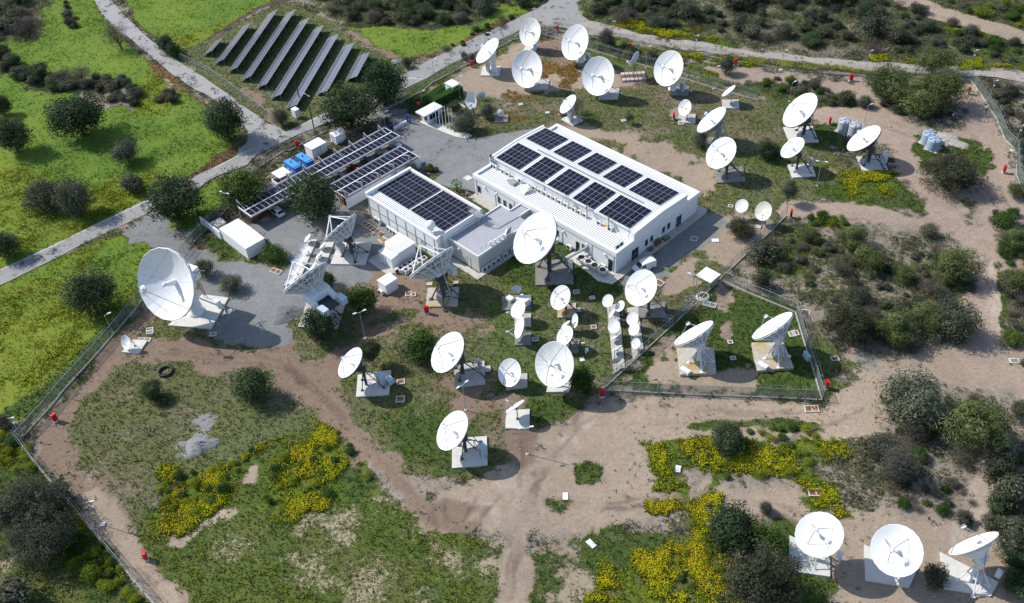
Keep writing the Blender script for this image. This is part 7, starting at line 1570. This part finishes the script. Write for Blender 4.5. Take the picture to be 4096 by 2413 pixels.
TREES = [
 ('carob',190,292,60,46,'dark spreading tree in the left meadow below the hedge row','round_tree'),('carob',28,337,40,38,'dark tree at the left edge, lower of two in the meadow','round_tree'),('carob',2,262,22,28,'dark tree cut by the left edge, upper of two in the meadow','round_tree'),
 ('carob',552,300,49,50,'dark rounded tree beside the bend of the narrow road','round_tree'),('olive',308,374,36,28,'greyish small tree standing alone in the middle of the left meadow','olive_tree'),('scrub',330,452,30,25,'dark round bush in the meadow just above the main road','round_bush'),
 ('olive',110,483,46,35,'left half of a twin grey tree beside the main road','olive_tree'),('olive',180,490,42,42,'right half of a twin grey tree beside the main road','olive_tree'),('carob',430,497,62,52,'large dark tree at the roadside by the brown utility pole','round_tree'),
 ('carob',10,607,34,30,'dark tree at the left edge above the main road','round_tree'),('carob',222,728,56,52,'dark round tree in the yellow meadow left of the biggest dish','round_tree'),('thorn',289,91,33,32,'grey brown bush touching the narrow road','thorny_bush'),
 ('scrub',408,110,24,20,'dark bush across the narrow road from the solar field','round_bush'),('bright',428,126,20,17,'bright green bush at the corner of the solar field','leafy_bush'),('olive',690,290,21,20,'grey tree beside the white electrical box','olive_tree'),
 ('carob',942,214,55,50,'large dark tree at the entrance, further of the two','round_tree'),('carob',857,274,64,50,'large dark tree at the entrance, nearer the kiosks','round_tree'),('carob',772,493,63,58,'large leafy tree in front of the long car port','round_tree'),
 ('bright',597,470,58,47,'fresh green tree behind the near end of the long car port','leafy_tree'),('olive',1143,300,34,27,'grey olive bush at the end of the flagpoles','olive_tree'),('olive',1199,275,19,19,'small grey olive beside the shell antenna','olive_tree'),
 ('olive',1143,140,11,14,'small dark bush by the red box on the entrance road','olive_bush'),('olive',1160,143,10,13,'second small bush by the red box on the entrance road','olive_bush'),('olive',1548,289,13,10,'tiny round tree with bare stem on the back lawn','olive_tree'),
 ('thorn',1418,260,24,26,'bare twiggy tree behind the medium dish with cabinet','thorny_tree'),('olive',1724,345,20,22,'grey bush under the lattice dish beyond the main building','olive_tree'),('carob',1890,374,31,25,'dark bush behind the small shrub dish on the east lawn','round_bush'),
 ('olive',1942,470,21,22,'small standard tree on the east lawn near the red box','olive_tree'),('dome',1822,562,36,24,'low dark dome bush below the cream dish','dome_bush'),('dome',2346,432,67,42,'huge dark dome shaped bush on the east gravel','dome_bush'),
 ('pine',2500,472,22,45,'tall pine at the right edge beside the red hose box','pine_tree'),('pine',2190,205,58,42,'spreading pine, left part of the great pine clump','pine_tree'),('pine',2255,240,62,42,'dark spreading pine in the middle of the great pine clump','pine_tree'),
 ('pine',2320,225,54,55,'spreading pine, right part of the great pine clump','pine_tree'),('pine',2300,150,42,32,'yellowish pine rising behind the great pine clump','pine_tree'),('olive',1492,97,22,22,'grey tree among the flowers behind the second big dish','olive_tree'),('olive',1787,163,23,21,'dark tree beside the red box along the dirt road','olive_tree'),
 ('carob',1555,130,18,14,'dark shrub beside the red box behind the pallets','round_bush'),('scrub',1600,140,20,16,'dark shrub right of the pallet stack dish','round_bush'),
 ('carob',617,950,46,44,'dark round bush in the middle of the west lawn','round_bush'),('carob',373,962,26,25,'small dark bush with a companion on the west lawn','round_bush'),('carob',400,986,15,10,'tiny dark shrub tucked beside the small bush of the west lawn','round_bush'),
 ('carob',783,806,46,44,'dark grey tree in front of the turret dish pad','round_tree'),('bright',896,744,41,44,'dark leafy tree right of the turret dish','leafy_tree'),('carob',912,866,28,31,'dark standard tree behind the dish with the blue grey cabinet','round_tree'),
 ('bright',1035,858,51,44,'bright green bush left of the large south lawn dish','leafy_bush'),('bright',1432,942,40,50,'dark leafy tree in front of the great weathered dish','leafy_tree'),('olive',568,700,32,25,'grey bush on the gravel yard right of the biggest dish','olive_bush'),
 ('olive',503,662,26,24,'grey tree behind the biggest dish','olive_tree'),('bright',672,625,32,20,'low green shrub in front of the long low shed','leafy_bush'),('carob',808,690,18,28,'dark narrow tree behind the turret dish','round_tree'),('thorn',840,715,30,16,'brown thorny bush behind the dark leafy tree','thorny_bush'),
 ('olive',2237,985,74,66,'grey olive tree south of the track, right of the enclosure','olive_tree'),('pine',2395,1046,76,80,'bright large pine at the right, below the track','pine_tree'),('thorn',2205,1135,58,58,'leafless grey thorn tree beside the bright pine','thorny_tree'),
 ('dome',2095,800,62,52,'dense dark bush right of the enclosure','dome_bush'),('pine',2200,806,54,50,'grey green pine right of the dense dark bush','pine_tree'),('pine',2290,785,48,42,'yellow green pine on the edge of the scrub block','pine_tree'),('olive',2350,790,52,48,'dark grey pine beside the yellow green one','pine_tree'),
 ('pine',2350,655,52,52,'grey pine where the tracks meet','pine_tree'),('pine',2096,585,42,45,'rounded green pine at the top of the scrub block','pine_tree'),('pine',2140,640,40,40,'thin pine with bare white branches in the scrub block','pine_tree'),
 ('carob',1786,1082,46,38,'dark bush set among the yellow flower bank near the track','round_bush'),('carob',1800,1305,66,46,'dark round bush at the top of the flower slope','round_bush'),('bright',1888,1335,46,78,'tall green bush left of the three white dishes','leafy_bush'),('olive',1884,1252,18,22,'grey shrub at the tip of the flower slope','olive_bush'),
 ('dome',1865,1432,92,54,'broad black green bush at the bottom beside the flower slope','dome_bush'),('big',60,1255,88,72,'large black bush at the left edge inside the yellow shrubs','round_bush'),('big',100,1325,78,60,'lower black bush in the bottom left corner','round_bush'),('scrub',22,1462,52,24,'dark bush cut by the bottom left corner','round_bush'),
 ('scrub',8,1040,18,26,'dark bush at the left edge below the meadow','round_bush'),('scrub',135,1225,40,32,'grey dark bush close to the diagonal fence','round_bush'),('scrub',2490,1215,46,45,'dark pine bush at the right edge above the three dishes','round_bush'),('scrub',2492,1330,42,52,'dark bush at the right edge beside the third dish','round_bush'),
 ('scrub',2440,1290,26,24,'small dark bush just above the third dish','round_bush'),('scrub',2300,1420,28,28,'dark reddish bush between the middle and right dishes','round_bush'),('pine',2492,590,34,50,'thin pine at the right edge below the tall one','pine_tree'),('pine',2500,690,30,50,'grey pine at the right edge above the grass strip','pine_tree'),
 ('scrub',2508,1010,20,42,'dark bush at the right edge beside the track','round_bush'),('olive',2215,1150,40,44,'grey bush left of the foot of the bright pine','olive_bush'),('thorn',2255,1060,48,34,'brown twiggy bush under the grey olive tree','thorny_bush'),
 ('scrub',2285,570,24,16,'low dark bush on the edge of the pink clearing','round_bush'),('scrub',1876,692,24,26,'dark bush outside the back fence of the enclosure','round_bush'),('scrub',1880,622,40,32,'dark scrub mound beside the diagonal fence','round_bush'),('carob',1120,264,18,15,'yellowish clipped round bush in front of the hedge','topiary'),
 ('scrub',2080,240,24,16,'small dark bush on the pink bank by the large right dish','round_bush'),('olive',2128,252,20,15,'grey bush at the left foot of the great pine clump','olive_bush'),('scrub',1000,155,14,15,'small dark bush at the fence end by the pale heap','round_bush'),('scrub',2520,330,24,40,'dark bush at the right edge outside the east fence','round_bush'),('scrub',2370,1275,22,18,'small dark bush behind the right dish','round_bush'),
 ('scrub',2450,1150,36,34,'dark brown bush at the right, left of the pale track','round_bush'),
]
for i, (kind, cx, cy, rx, ry, lab, nm) in enumerate(TREES):
    lift = .06 if nm.endswith('tree') else 0
    if cx in (1548, 1942, 912): lift = .8
    sow(kind, cx, cy, rx, ry, lab, None, nm, 'tree' if nm.endswith('tree') else 'bush', lift, True, KD, i)
# belts of bushes, each bush its own object
def belt(poly, n, rmin, rmax, kinds, label, group, name, gap=.75, tall=(.42,.7)):
    P = dd(*poly); xs = [p[0] for p in P]; ys = [p[1] for p in P]; done = []; tries = 0
    while len(done) < n and tries < n*60:
        tries += 1; x, y = random.uniform(min(xs), max(xs)), random.uniform(min(ys), max(ys))
        if sd_poly(np.array([x]), np.array([y]), P)[0] < 0 or not seen(x, y, 1, .03): continue
        R = rmin+(rmax-rmin)*random.random()**1.7
        if any((x-a)**2+(y-b)**2 < ((R+r)*gap)**2 for a, b, r in done): continue
        done.append((x, y, R)); Rz = R*random.uniform(*tall); kd = random.choice(kinds); plant(kd, x, y, R, Rz, Rz*.85, label, group, {'olive':'olive_bush','carob':'round_bush','pine':'pine_bush'}.get(kd), 'bush', True)
SK = ['scrub','scrub','thorn','olive','carob']
belt(((1440,0),(1560,-10),(1720,20),(1700,85),(1600,70),(1480,45)),22,1.8,4.6,SK,'dark bush in the thicket just right of the road junction','bushes by the road junction','scrub_bush')
belt(((1720,10),(2120,-10),(2300,40),(2330,140),(2150,145),(1830,95),(1710,60)),60,1.2,4.4,SK,'grey dark bush in the scrub belt behind the dirt road','bushes behind the dirt road','scrub_bush')
belt(((2330,60),(2519,110),(2519,160),(2350,140)),14,1.2,3.4,['scrub','bright','olive'],'bush on the green slope at the top right','bushes at the top right','scrub_bush')
belt(((1800,-30),(2200,-20),(2150,0),(1900,10)),16,1.5,4,SK,'bush along the top edge above the scrub belt','bushes along the top edge','scrub_bush')
belt(((2300,0),(2540,20),(2540,90),(2440,55)),14,1.2,3.5,['bright','scrub','yellow'],'green bush beyond the far dirt track','bushes beyond the far track','scrub_bush')
belt(((760,-20),(1330,-20),(1290,30),(1230,20),(1110,60),(960,62),(880,55),(800,30)),46,1.6,4.6,SK,'dark bush in the thicket along the top behind the solar field','bushes behind the solar field','scrub_bush')
belt(((970,0),(1080,0),(1075,60),(1000,60)),5,3,5,['carob'],'tall dark green bush standing out of the top thicket','tall bushes of the top thicket','scrub_bush')
belt(((1175,70),(1300,30),(1240,70),(1120,125),(1080,135)),16,.6,1.7,['scrub','thorn','bright'],'low bush on the verge of the entrance road','bushes on the entrance verge','scrub_bush')
belt(((-10,10),(55,8),(60,60),(20,95),(-10,110)),11,2.2,4.4,['scrub','carob','thorn'],'dark bush in the thicket at the upper left edge','bushes at the upper left','scrub_bush',.6)
belt(((55,45),(88,48),(86,92),(50,92)),2,3.6,4.2,['thorn'],'big grey bush on the right of the upper left thicket','grey bushes at the upper left','scrub_bush',.5)
belt(((-5,115),(25,140),(60,175),(110,190),(165,200),(165,222),(100,215),(50,200),(0,165)),17,1.6,3.4,['scrub','scrub','carob'],'dark bush in the hedge row crossing the left meadow','bushes of the meadow hedge row','scrub_bush',.55)
belt(((150,190),(230,200),(225,222),(150,218)),6,2.0,3.8,['thorn','scrub'],'grey bush in the middle of the meadow hedge row','grey bushes of the hedge row','scrub_bush',.55)
belt(((235,185),(300,190),(350,235),(340,262),(270,255),(240,225)),15,1.2,2.4,['scrub','olive','scrub'],'small dark bush in the loose end of the meadow hedge row','bushes at the hedge row end','scrub_bush',.7)
belt(((385,238),(440,236),(440,252),(385,254)),3,1.4,2.2,['scrub'],'dark bush alone on the meadow near the narrow road','bushes near the narrow road','scrub_bush')
belt(((155,0),(178,25),(195,75),(180,85),(165,40)),7,.8,2.0,['scrub'],'dark bush in the short string along the upper meadow','bushes of the upper meadow','scrub_bush',.6)
belt(((1870,640),(1980,570),(2060,620),(2200,600),(2330,600),(2390,680),(2380,740),(2200,760),(2060,740),(1960,690)),46,.7,2.3,['scrub','olive','thorn','olive','pine'],'grey bush in the scrub block right of the enclosure','bushes of the scrub block','scrub_bush')
belt(((2040,720),(2180,740),(2350,740),(2400,800),(2360,850),(2180,860),(2080,850)),16,.7,2.2,['scrub','thorn','olive'],'bush at the lower edge of the scrub block','bushes at the scrub block edge','scrub_bush')
belt(((2440,520),(2530,540),(2530,900),(2490,900),(2470,700)),24,.8,2.6,['scrub','thorn','bright'],'bush along the right edge beside the track','bushes along the right edge','scrub_bush')
belt(((2430,200),(2530,220),(2530,430),(2480,330)),20,.9,2.8,['scrub','thorn'],'bush outside the east perimeter fence','bushes outside the east fence','scrub_bush')
belt(((2130,960),(2200,950),(2330,970),(2480,1000),(2480,1180),(2350,1180),(2140,1140)),24,.8,2.6,['scrub','bright','thorn'],'low bush around the olive and bright pine','bushes around the bright pine','scrub_bush')
belt(((2140,1160),(2360,1190),(2400,1240),(2320,1270),(2200,1240)),16,.6,1.9,['scrub','bright','thorn'],'low bush on the bank above the three dishes','bushes above the three dishes','scrub_bush')
belt(((2440,1130),(2530,1120),(2530,1480),(2480,1480),(2460,1330)),18,1.0,2.8,['scrub','carob'],'dark bush in the lower right corner','bushes in the lower right corner','scrub_bush')
belt(((1880,190),(2010,210),(2080,250),(2060,262),(1960,240),(1880,215)),18,.8,2.2,['scrub','bright','thorn'],'dark bush on the green bank behind the large right dish','bushes behind the right group','scrub_bush')
belt(((1430,95),(1560,130),(1640,160),(1620,175),(1540,150),(1440,115)),14,.6,1.7,['bright','scrub','yellow'],'low bush between the two fences behind the big dishes','bushes between the fences','scrub_bush')
belt(((2150,245),(2340,270),(2340,300),(2200,285)),14,.8,2.0,['scrub','olive'],'low bush at the foot of the great pine clump','bushes at the foot of the pines','scrub_bush')
belt(((0,1060),(40,1075),(100,1150),(80,1180),(0,1140)),12,.7,1.5,['yellow','bright'],'yellow flowering bush left of the fence corner','flowering bushes by the fence corner','flowering_bush')
belt(((130,1200),(215,1290),(300,1400),(360,1484),(260,1470),(150,1390),(110,1260)),34,.7,1.7,['yellow','yellow','bright'],'yellow green bush along the outside of the diagonal fence','flowering bushes along the fence','flowering_bush')
belt(((640,1235),(660,1165),(760,1050),(830,1060),(930,1180),(860,1210),(700,1260)),30,.5,1.1,['yellow','bright'],'yellow flowering clump on the big flower bank','flowering clumps of the big bank','flowering_bush',.8)
belt(((370,1240),(410,1180),(520,1150),(650,1095),(600,1140),(570,1210),(450,1290)),26,.6,1.2,['yellow','yellow','bright'],'yellow flowering clump on the left flower bank','flowering clumps of the left bank','flowering_bush',.8)
belt(((1745,1055),(1900,1048),(2060,1065),(2070,1100),(1960,1168),(1765,1178)),38,.6,1.3,['yellow','yellow','bright'],'yellow flowering clump on the bank south of the enclosure','flowering clumps south of the enclosure','flowering_bush',.8)
belt(((1690,1290),(1760,1270),(1830,1350),(1780,1400),(1850,1484),(1640,1484),(1660,1400)),30,.5,1.1,['yellow','bright'],'flowering clump on the slope left of the three dishes','flowering clumps of the lower slope','flowering_bush',.8)
belt(((1985,530),(2080,538),(2080,560),(1995,562)),8,.8,1.5,['yellow','bright'],'yellow green mound at the top of the scrub block','yellow mounds by the scrub block','flowering_bush',.7)
# hedge, palm, planting bed
def hedge(label, pts, w, h, kind='hedge'):
    P = [Vector((*p, 0)) for p in pts]; r = np.random.default_rng(5); C = []; NN = []; LV = []
    for a, c in zip(P, P[1:]):
        d = c-a; L = d.length; d.normalize(); n = Vector((-d.y, d.x, 0)); m = int(L*w*330)
        for _ in range(m):
            s = r.random(); t = r.uniform(-1, 1); z = r.random(); f = r.integers(0, 3)
            if f == 0: q, nn = (s*L, t*w/2, h), Vector((0,0,1))
            else: sg = 1 if f == 1 else -1; q, nn = (s*L, sg*w/2, z*h), n*sg
            p = a+d*q[0]+n*q[1]+Vector((r.normal()*.06, r.normal()*.06, q[2]+r.normal()*.06)); C.append(tuple(p)); NN.append(tuple(nn+Vector(r.normal(size=3))*.6)); k = r.uniform(.6,1.4); LV.append((k*.95,k,k*.9))
    rt = thing('hedge', label, 'hedge', tuple(P[0]))
    b = MB()
    for a, c in zip(P, P[1:]):
        d = (c-a).normalized(); n = Vector((-d.y, d.x, 0))*(w/2-.12); b.hull8([a-n,c-n,c+n,a+n],[q+Vector((0,0,h-.12)) for q in (a-n,c-n,c+n,a+n)])
    b.build('stems', M['twig'], rt); me = quads_mesh('foliage', np.array(C)-np.array(P[0]), np.array(NN), r.uniform(.07,.16,len(C)), .6, np.array(LV), LM[kind], r); link('foliage', me, rt)
hedge('tall clipped green hedge running from guard house to the small kiosk', [(W(-68.1,16.4).x,W(-68.1,16.4).y),(W(-67.7,25.0).x,W(-67.7,25.0).y)], 1.9, 2.1)
hedge('low green hedge along the fence on the entrance road bank', [(W(-69.6,11.5).x,W(-69.6,11.5).y),(W(-72.4,24).x,W(-72.4,24).y)], 1.8, 1.0)
p = at((1440+1955*.19849, 640+640*.19849), 0); rt = thing('palm_tree', 'short palm with fan leaves on the path between the two flat roofs', 'palm', (p.x, p.y, 0)); MB().tube((p.x,p.y,0),(p.x,p.y,1.7),.28,.2,10).build('trunk', M['bark'], rt)
b = MB()
for i in range(22):
    a = 2*PI*i/22*2.4; el = .9-1.5*(i/22); d = Vector((math.cos(a)*math.cos(el), math.sin(a)*math.cos(el), math.sin(el))); c0 = Vector((p.x,p.y,1.75)); c1 = c0+d*.7; sd = Vector((-math.sin(a), math.cos(a), 0))
    b.tube(c0, c1, .03, .02, 4)
    for k in range(-4,5): e = (d+sd*k*.16).normalized(); t = c1+e*(.75-.05*abs(k))-Vector((0,0,.1)); b.add([c1, c1.lerp(t,.5)+sd*.05, t, c1.lerp(t,.5)-sd*.05], [(0,1,2,3)])
b.build('crown', paint('palm_leaf', (.06,.12,.025), .5, .3, 3), rt)
for i, (x, y) in enumerate(((1425,190),(1445,260),(1540,250),(1370,240))):
    q = at((1440+x*.19849, 640+y*.19849)); plant('bright', q.x, q.y, .75, .7, .6, 'small green shrub in the planting bed at the end of the car ports', 'shrubs of the planting bed', 'leafy_bush', 'bush', False)
for i, (u, v, l) in enumerate(((-50.6,-4.4,'grey shrub between the white car port wall and the second building'),(-50.9,-7.8,'pale flowering shrub between the car port wall and the second building'),(-34.4,-5.6,'dark round pot plant on the path by the second building'),(-26.9,-4.4,'bright green plant squeezed beside the roof walkway'))):
    q = W(u, v); plant(('olive','bright','dome','bright')[i], q.x, q.y, (1.6,1.3,.8,.9)[i], (1.4,1.2,.9,.8)[i], (1.6,1.2,.9,.9)[i], l, None, 'leafy_bush', 'bush', i < 2)
for x, y in ((1840,1150),(1870,1190),(1800,1210)):
    q = atT(1, x, y); plant('bright', q.x, q.y, .9, .7, .6, 'low green plant in the bed behind the flagpoles', 'plants behind the flagpoles', 'leafy_bush', 'bush', False)
b = MB(); p = atT(7,1000,960); rt = thing('dead_branch', 'bleached dead tree leaning in the middle of the scrub block', 'dead tree', (p.x,p.y,0)); r_ = random.Random(4)
def limb(b, p, d, L, r, n):
    q = p+d*L; b.tube(p, q, r, r*.6, 5)
    if n:
        for _ in range(3): e = (d+Vector((r_.uniform(-.8,.8), r_.uniform(-.8,.8), r_.uniform(-.2,.6)))).normalized(); limb(b, p.lerp(q, r_.uniform(.5,1)), e, L*.62, r*.55, n-1)
limb(b, Vector((p.x,p.y,0)), Vector((.3,.3,.8)).normalized(), 2.6, .12, 4); b.build('limbs', M['bark_pale'], rt)
# ------------------------------------------------------------------ uncountable ground cover
def sample(n, wmap, z=0.3, m=.05):
    w = wmap.ravel().astype(np.float64).copy(); out = []
    ids = rng.choice(len(w), size=int(n), p=w/w.sum()); x = X.ravel()[ids]+rng.uniform(-GS/2, GS/2, len(ids)); y = Y.ravel()[ids]+rng.uniform(-GS/2, GS/2, len(ids))
    return x, y, ids
d_ = np.stack([X, Y, np.zeros_like(X)-CAMH], -1); wz = d_@np.array(CF); px = d_@np.array(CR)/wz*FPX; py = d_@np.array(CU)/wz*FPX
INV = (np.abs(px) < IW*.54) & (np.abs(py) < IH*.55) & (wz > 1)
# keep cover off roads, yards, pads and buildings
KEEP = INV.copy()
for o in list(COL.objects):
    if o.type == 'MESH' and o.name.split('.')[0] in ('road','dirt_road','car_park','gravel_yard','gravel_track','pavement','concrete_pad','concrete_strip'):
        for pl in o.data.polygons:
            vs = [o.data.vertices[i].co for i in pl.vertices]
            if max(v.z for v in vs)-min(v.z for v in vs) > .05: continue
            x0, x1 = min(v.x for v in vs), max(v.x for v in vs); y0, y1 = min(v.y for v in vs), max(v.y for v in vs)
            i0, i1 = int((x0-GX0)/GS), int((x1-GX0)/GS)+2; j0, j1 = int((y0-GY0)/GS), int((y1-GY0)/GS)+2
            if i1 < 0 or j1 < 0 or i0 >= NX or j0 >= NY: continue
            i0 = max(0, i0); j0 = max(0, j0); sl = (slice(j0, min(NY, j1)), slice(i0, min(NX, i1)))
            KEEP[sl] &= sd_poly(X[sl], Y[sl], [(v.x, v.y) for v in vs]) < .1
for u0, u1, v0, v1 in ((-46.8,.2,-18.8,24.3),(-66.5,-51.5,-36.4,1),(-62.6,-53.3,-42.5,-38)):
    uu = (X-OX)*LU.x+(Y-OY)*LU.y; vv = (X-OX)*LV.x+(Y-OY)*LV.y
    if u0 == -46.8: KEEP &= ~(((uu > u0) & (uu < -26) & (vv > v0) & (vv < -7.4)) | ((uu > -36.6) & (uu < u1) & (vv > 0) & (vv < v1)) | ((uu > -26.3) & (uu < -18) & (vv > -16) & (vv < 0)))
    else: KEEP &= ~((uu > u0) & (uu < u1) & (vv > v0) & (vv < v1))
patch = np.clip((cover-.35)*1.6, 0, 1)**1.5
def tufts(name, n, wmap, leaves, hgt, wid, colmul, splay=.5, zc=0.0):
    x, y, ids = sample(n, wmap*KEEP); k = len(x); s = rng.uniform(.6, 1.4, k)
    base = np.stack([x, y, hill.ravel()[ids]], 1); vc = veg.reshape(-1, 3)[ids]; co = []; cc = []
    tone = rng.uniform(.75, 1.45, (k, 1))
    for l in range(leaves):
        a = rng.uniform(0, 2*PI, k); d = np.stack([np.cos(a), np.sin(a), np.zeros(k)], 1); p = np.stack([-d[:, 1], d[:, 0], np.zeros(k)], 1)
        off = base+d*(rng.uniform(0, .18, k)*s)[:, None]; h = hgt*s*rng.uniform(.6, 1.3, k); w = wid*s*rng.uniform(.7, 1.3, k)
        tip = off+d*(h*splay)[:, None]+np.stack([0*h, 0*h, h], 1)
        co.append(np.stack([off-p*w[:, None], off+p*w[:, None], tip], 1)); cc.append(np.repeat((vc*colmul*tone*rng.uniform(.75, 1.3, (k, 1)))[:, None, :], 3, 1))
    co = np.concatenate(co).reshape(-1, 3).astype(np.float32); cc = np.concatenate(cc).reshape(-1, 3)
    return raw_mesh(name, co, np.arange(len(co), dtype=np.int32), 3, cc, [GM])
GM = leaf_mat('grass_blades', (1, 1, 1), .3, 0, 0)
o = link('grass', tufts('grass', 95000, patch*np.where(Y < 175, 1.0, .55)*(1-.88*calm), 3, .24, .065, 1.05)); tag(o, kind='stuff')
o = link('weeds', tufts('weeds', 30000, np.clip(cover*(1.1-cover)*3, 0, 1)*np.clip(cover*2-.35,0,1)*np.where(rough < .5, 1.0, .3), 5, .14, .08, 1.0, 1.1)); tag(o, kind='stuff')
# low grey scrub between the bushes
x, y, ids = sample(24000, np.clip(rough-.2, 0, 1)*KEEP*np.clip(mid*3+.6, .05, 1)); k = len(x); C = []; NN = []; LV = []
R = rng.uniform(.16, .66, k); tone = rng.uniform(.5, 1.5, (k, 1)); hue = rng.uniform(-.25, .25, (k, 1))
for l in range(15):
    u = sph(k, rng); u[:, 2] = np.abs(u[:, 2]); C.append(np.stack([x, y, hill.ravel()[ids]], 1)+u*R[:, None]*np.array([1, 1, .8])); NN.append(u+rng.normal(size=(k, 3))*.5); t = tone*rng.uniform(.7, 1.3, (k, 1)); LV.append(np.concatenate([t*(1+hue), t, t*(1-hue*.5)], 1))
o = link('low_scrub', quads_mesh('low_scrub', np.concatenate(C), np.concatenate(NN), np.tile(R, 15)*.36, .6, np.concatenate(LV), LM['scrub'])); tag(o, kind='stuff')
# wild flowers: leafy stalks with yellow heads
x, y, ids = sample(44000, np.clip(flw-.10, 0, 1)**1.1*KEEP*np.where((X < -55) & (Y > 85), .18, 1.0)); k = len(x); hh = rng.uniform(.25, .6, k); base = np.stack([x, y, hill.ravel()[ids]], 1)
C = []; NN = []; LV = []; SZ = []
warm = np.clip(fbm(x, y, 5, 61, 3)*2-.5, 0, 1)
for l in range(2):
    off = rng.normal(size=(k, 3))*.12; off[:, 2] = rng.uniform(.75, 1.1, k)*hh; C.append(base+off); NN.append(np.tile([0, 0, 1.0], (k, 1))+rng.normal(size=(k, 3))*.5); SZ.append(rng.uniform(.05, .10, k)); t = rng.uniform(.8, 1.15, k); LV.append(np.stack([.74*t, (.72-.10*warm)*t, .024*t], 1))
for l in range(6):
    off = rng.normal(size=(k, 3))*.20; off[:, 2] = rng.uniform(.1, .8, k)*hh; C.append(base+off); NN.append(rng.normal(size=(k, 3))+np.array([0, 0, .6])); SZ.append(rng.uniform(.09, .19, k)); t = rng.uniform(.55, 1.35, k); LV.append(np.stack([(.105+.05*warm)*t, .158*t, .018*t], 1))
o = link('yellow_wildflowers', quads_mesh('yellow_wildflowers', np.concatenate(C), np.concatenate(NN), np.concatenate(SZ), .8, np.concatenate(LV), GM)); tag(o, kind='stuff')
# loose stones on the bare ground
x, y, ids = sample(5200, np.clip(.45-cover, 0, 1)*KEEP*np.where(X > 20, 1.0, .35)); k = len(x); s = rng.uniform(.03, .13, k)**1.0
oc = np.array([(1,0,0),(0,1,0),(-1,0,0),(0,-1,0),(0,0,.8),(0,0,-.5)], float); co = (np.stack([x, y, hill.ravel()[ids]+s*.3], 1)[:, None, :]+oc[None]*s[:, None, None]*rng.uniform(.7, 1.4, (k, 6, 1))).reshape(-1, 3).astype(np.float32)
tri = np.array([(0,1,4),(1,2,4),(2,3,4),(3,0,4),(1,0,5),(2,1,5),(3,2,5),(0,3,5)]); idx = (tri[None]+(np.arange(k)*6)[:, None, None]).reshape(-1).astype(np.int32)
t = rng.uniform(.32, .58, (k, 1)); o = link('stones', raw_mesh('stones', co, idx, 3, np.repeat(np.concatenate([t, t*.93, t*.86], 1), 6, 0), [leaf_mat('stone', (1, 1, 1), 0, 0, 0)])); tag(o, kind='stuff')
# ------------------------------------------------------------------ camera, sun and sky
cam = bpy.data.cameras.new('camera'); co_ = bpy.data.objects.new('camera', cam); COL.objects.link(co_)
cam.sensor_fit = 'HORIZONTAL'; cam.sensor_width = 36; cam.lens = FPX/IW*36; cam.clip_start = .5; cam.clip_end = 6000
co_.matrix_world = Matrix.Translation(CP)@Matrix((CR, CU, -CF)).transposed().to_4x4(); scene.camera = co_
EL = math.radians(44)
sun = bpy.data.lights.new('sun', 'SUN'); sun.energy = 4.0; sun.angle = math.radians(.53); sun.color = (1, .955, .89)
so = bpy.data.objects.new('sun', sun); COL.objects.link(so); so.rotation_euler = SUN.to_track_quat('Z', 'Y').to_euler(); so.location = (0, 0, 150)
w = bpy.data.worlds.new('World'); scene.world = w; w.use_nodes = True; N = w.node_tree.nodes; sk = N.new('ShaderNodeTexSky'); sk.sky_type = 'NISHITA'; sk.sun_disc = False
sk.sun_elevation = EL; sk.sun_rotation = math.atan2(SUN.x, SUN.y); sk.altitude = 200; sk.air_density = 1.0; sk.dust_density = 1.0
w.node_tree.links.new(sk.outputs[0], N['Background'].inputs['Color']); N['Background'].inputs['Strength'].default_value = .148
vs = scene.view_settings; vs.view_transform = 'Standard'; vs.look = 'None'; vs.exposure = .33; vs.gamma = 1; vs.use_curve_mapping = False
scene.cycles.max_bounces = 5; scene.cycles.diffuse_bounces = 2; scene.cycles.glossy_bounces = 2; scene.cycles.transparent_max_bounces = 10; scene.cycles.use_denoising = True
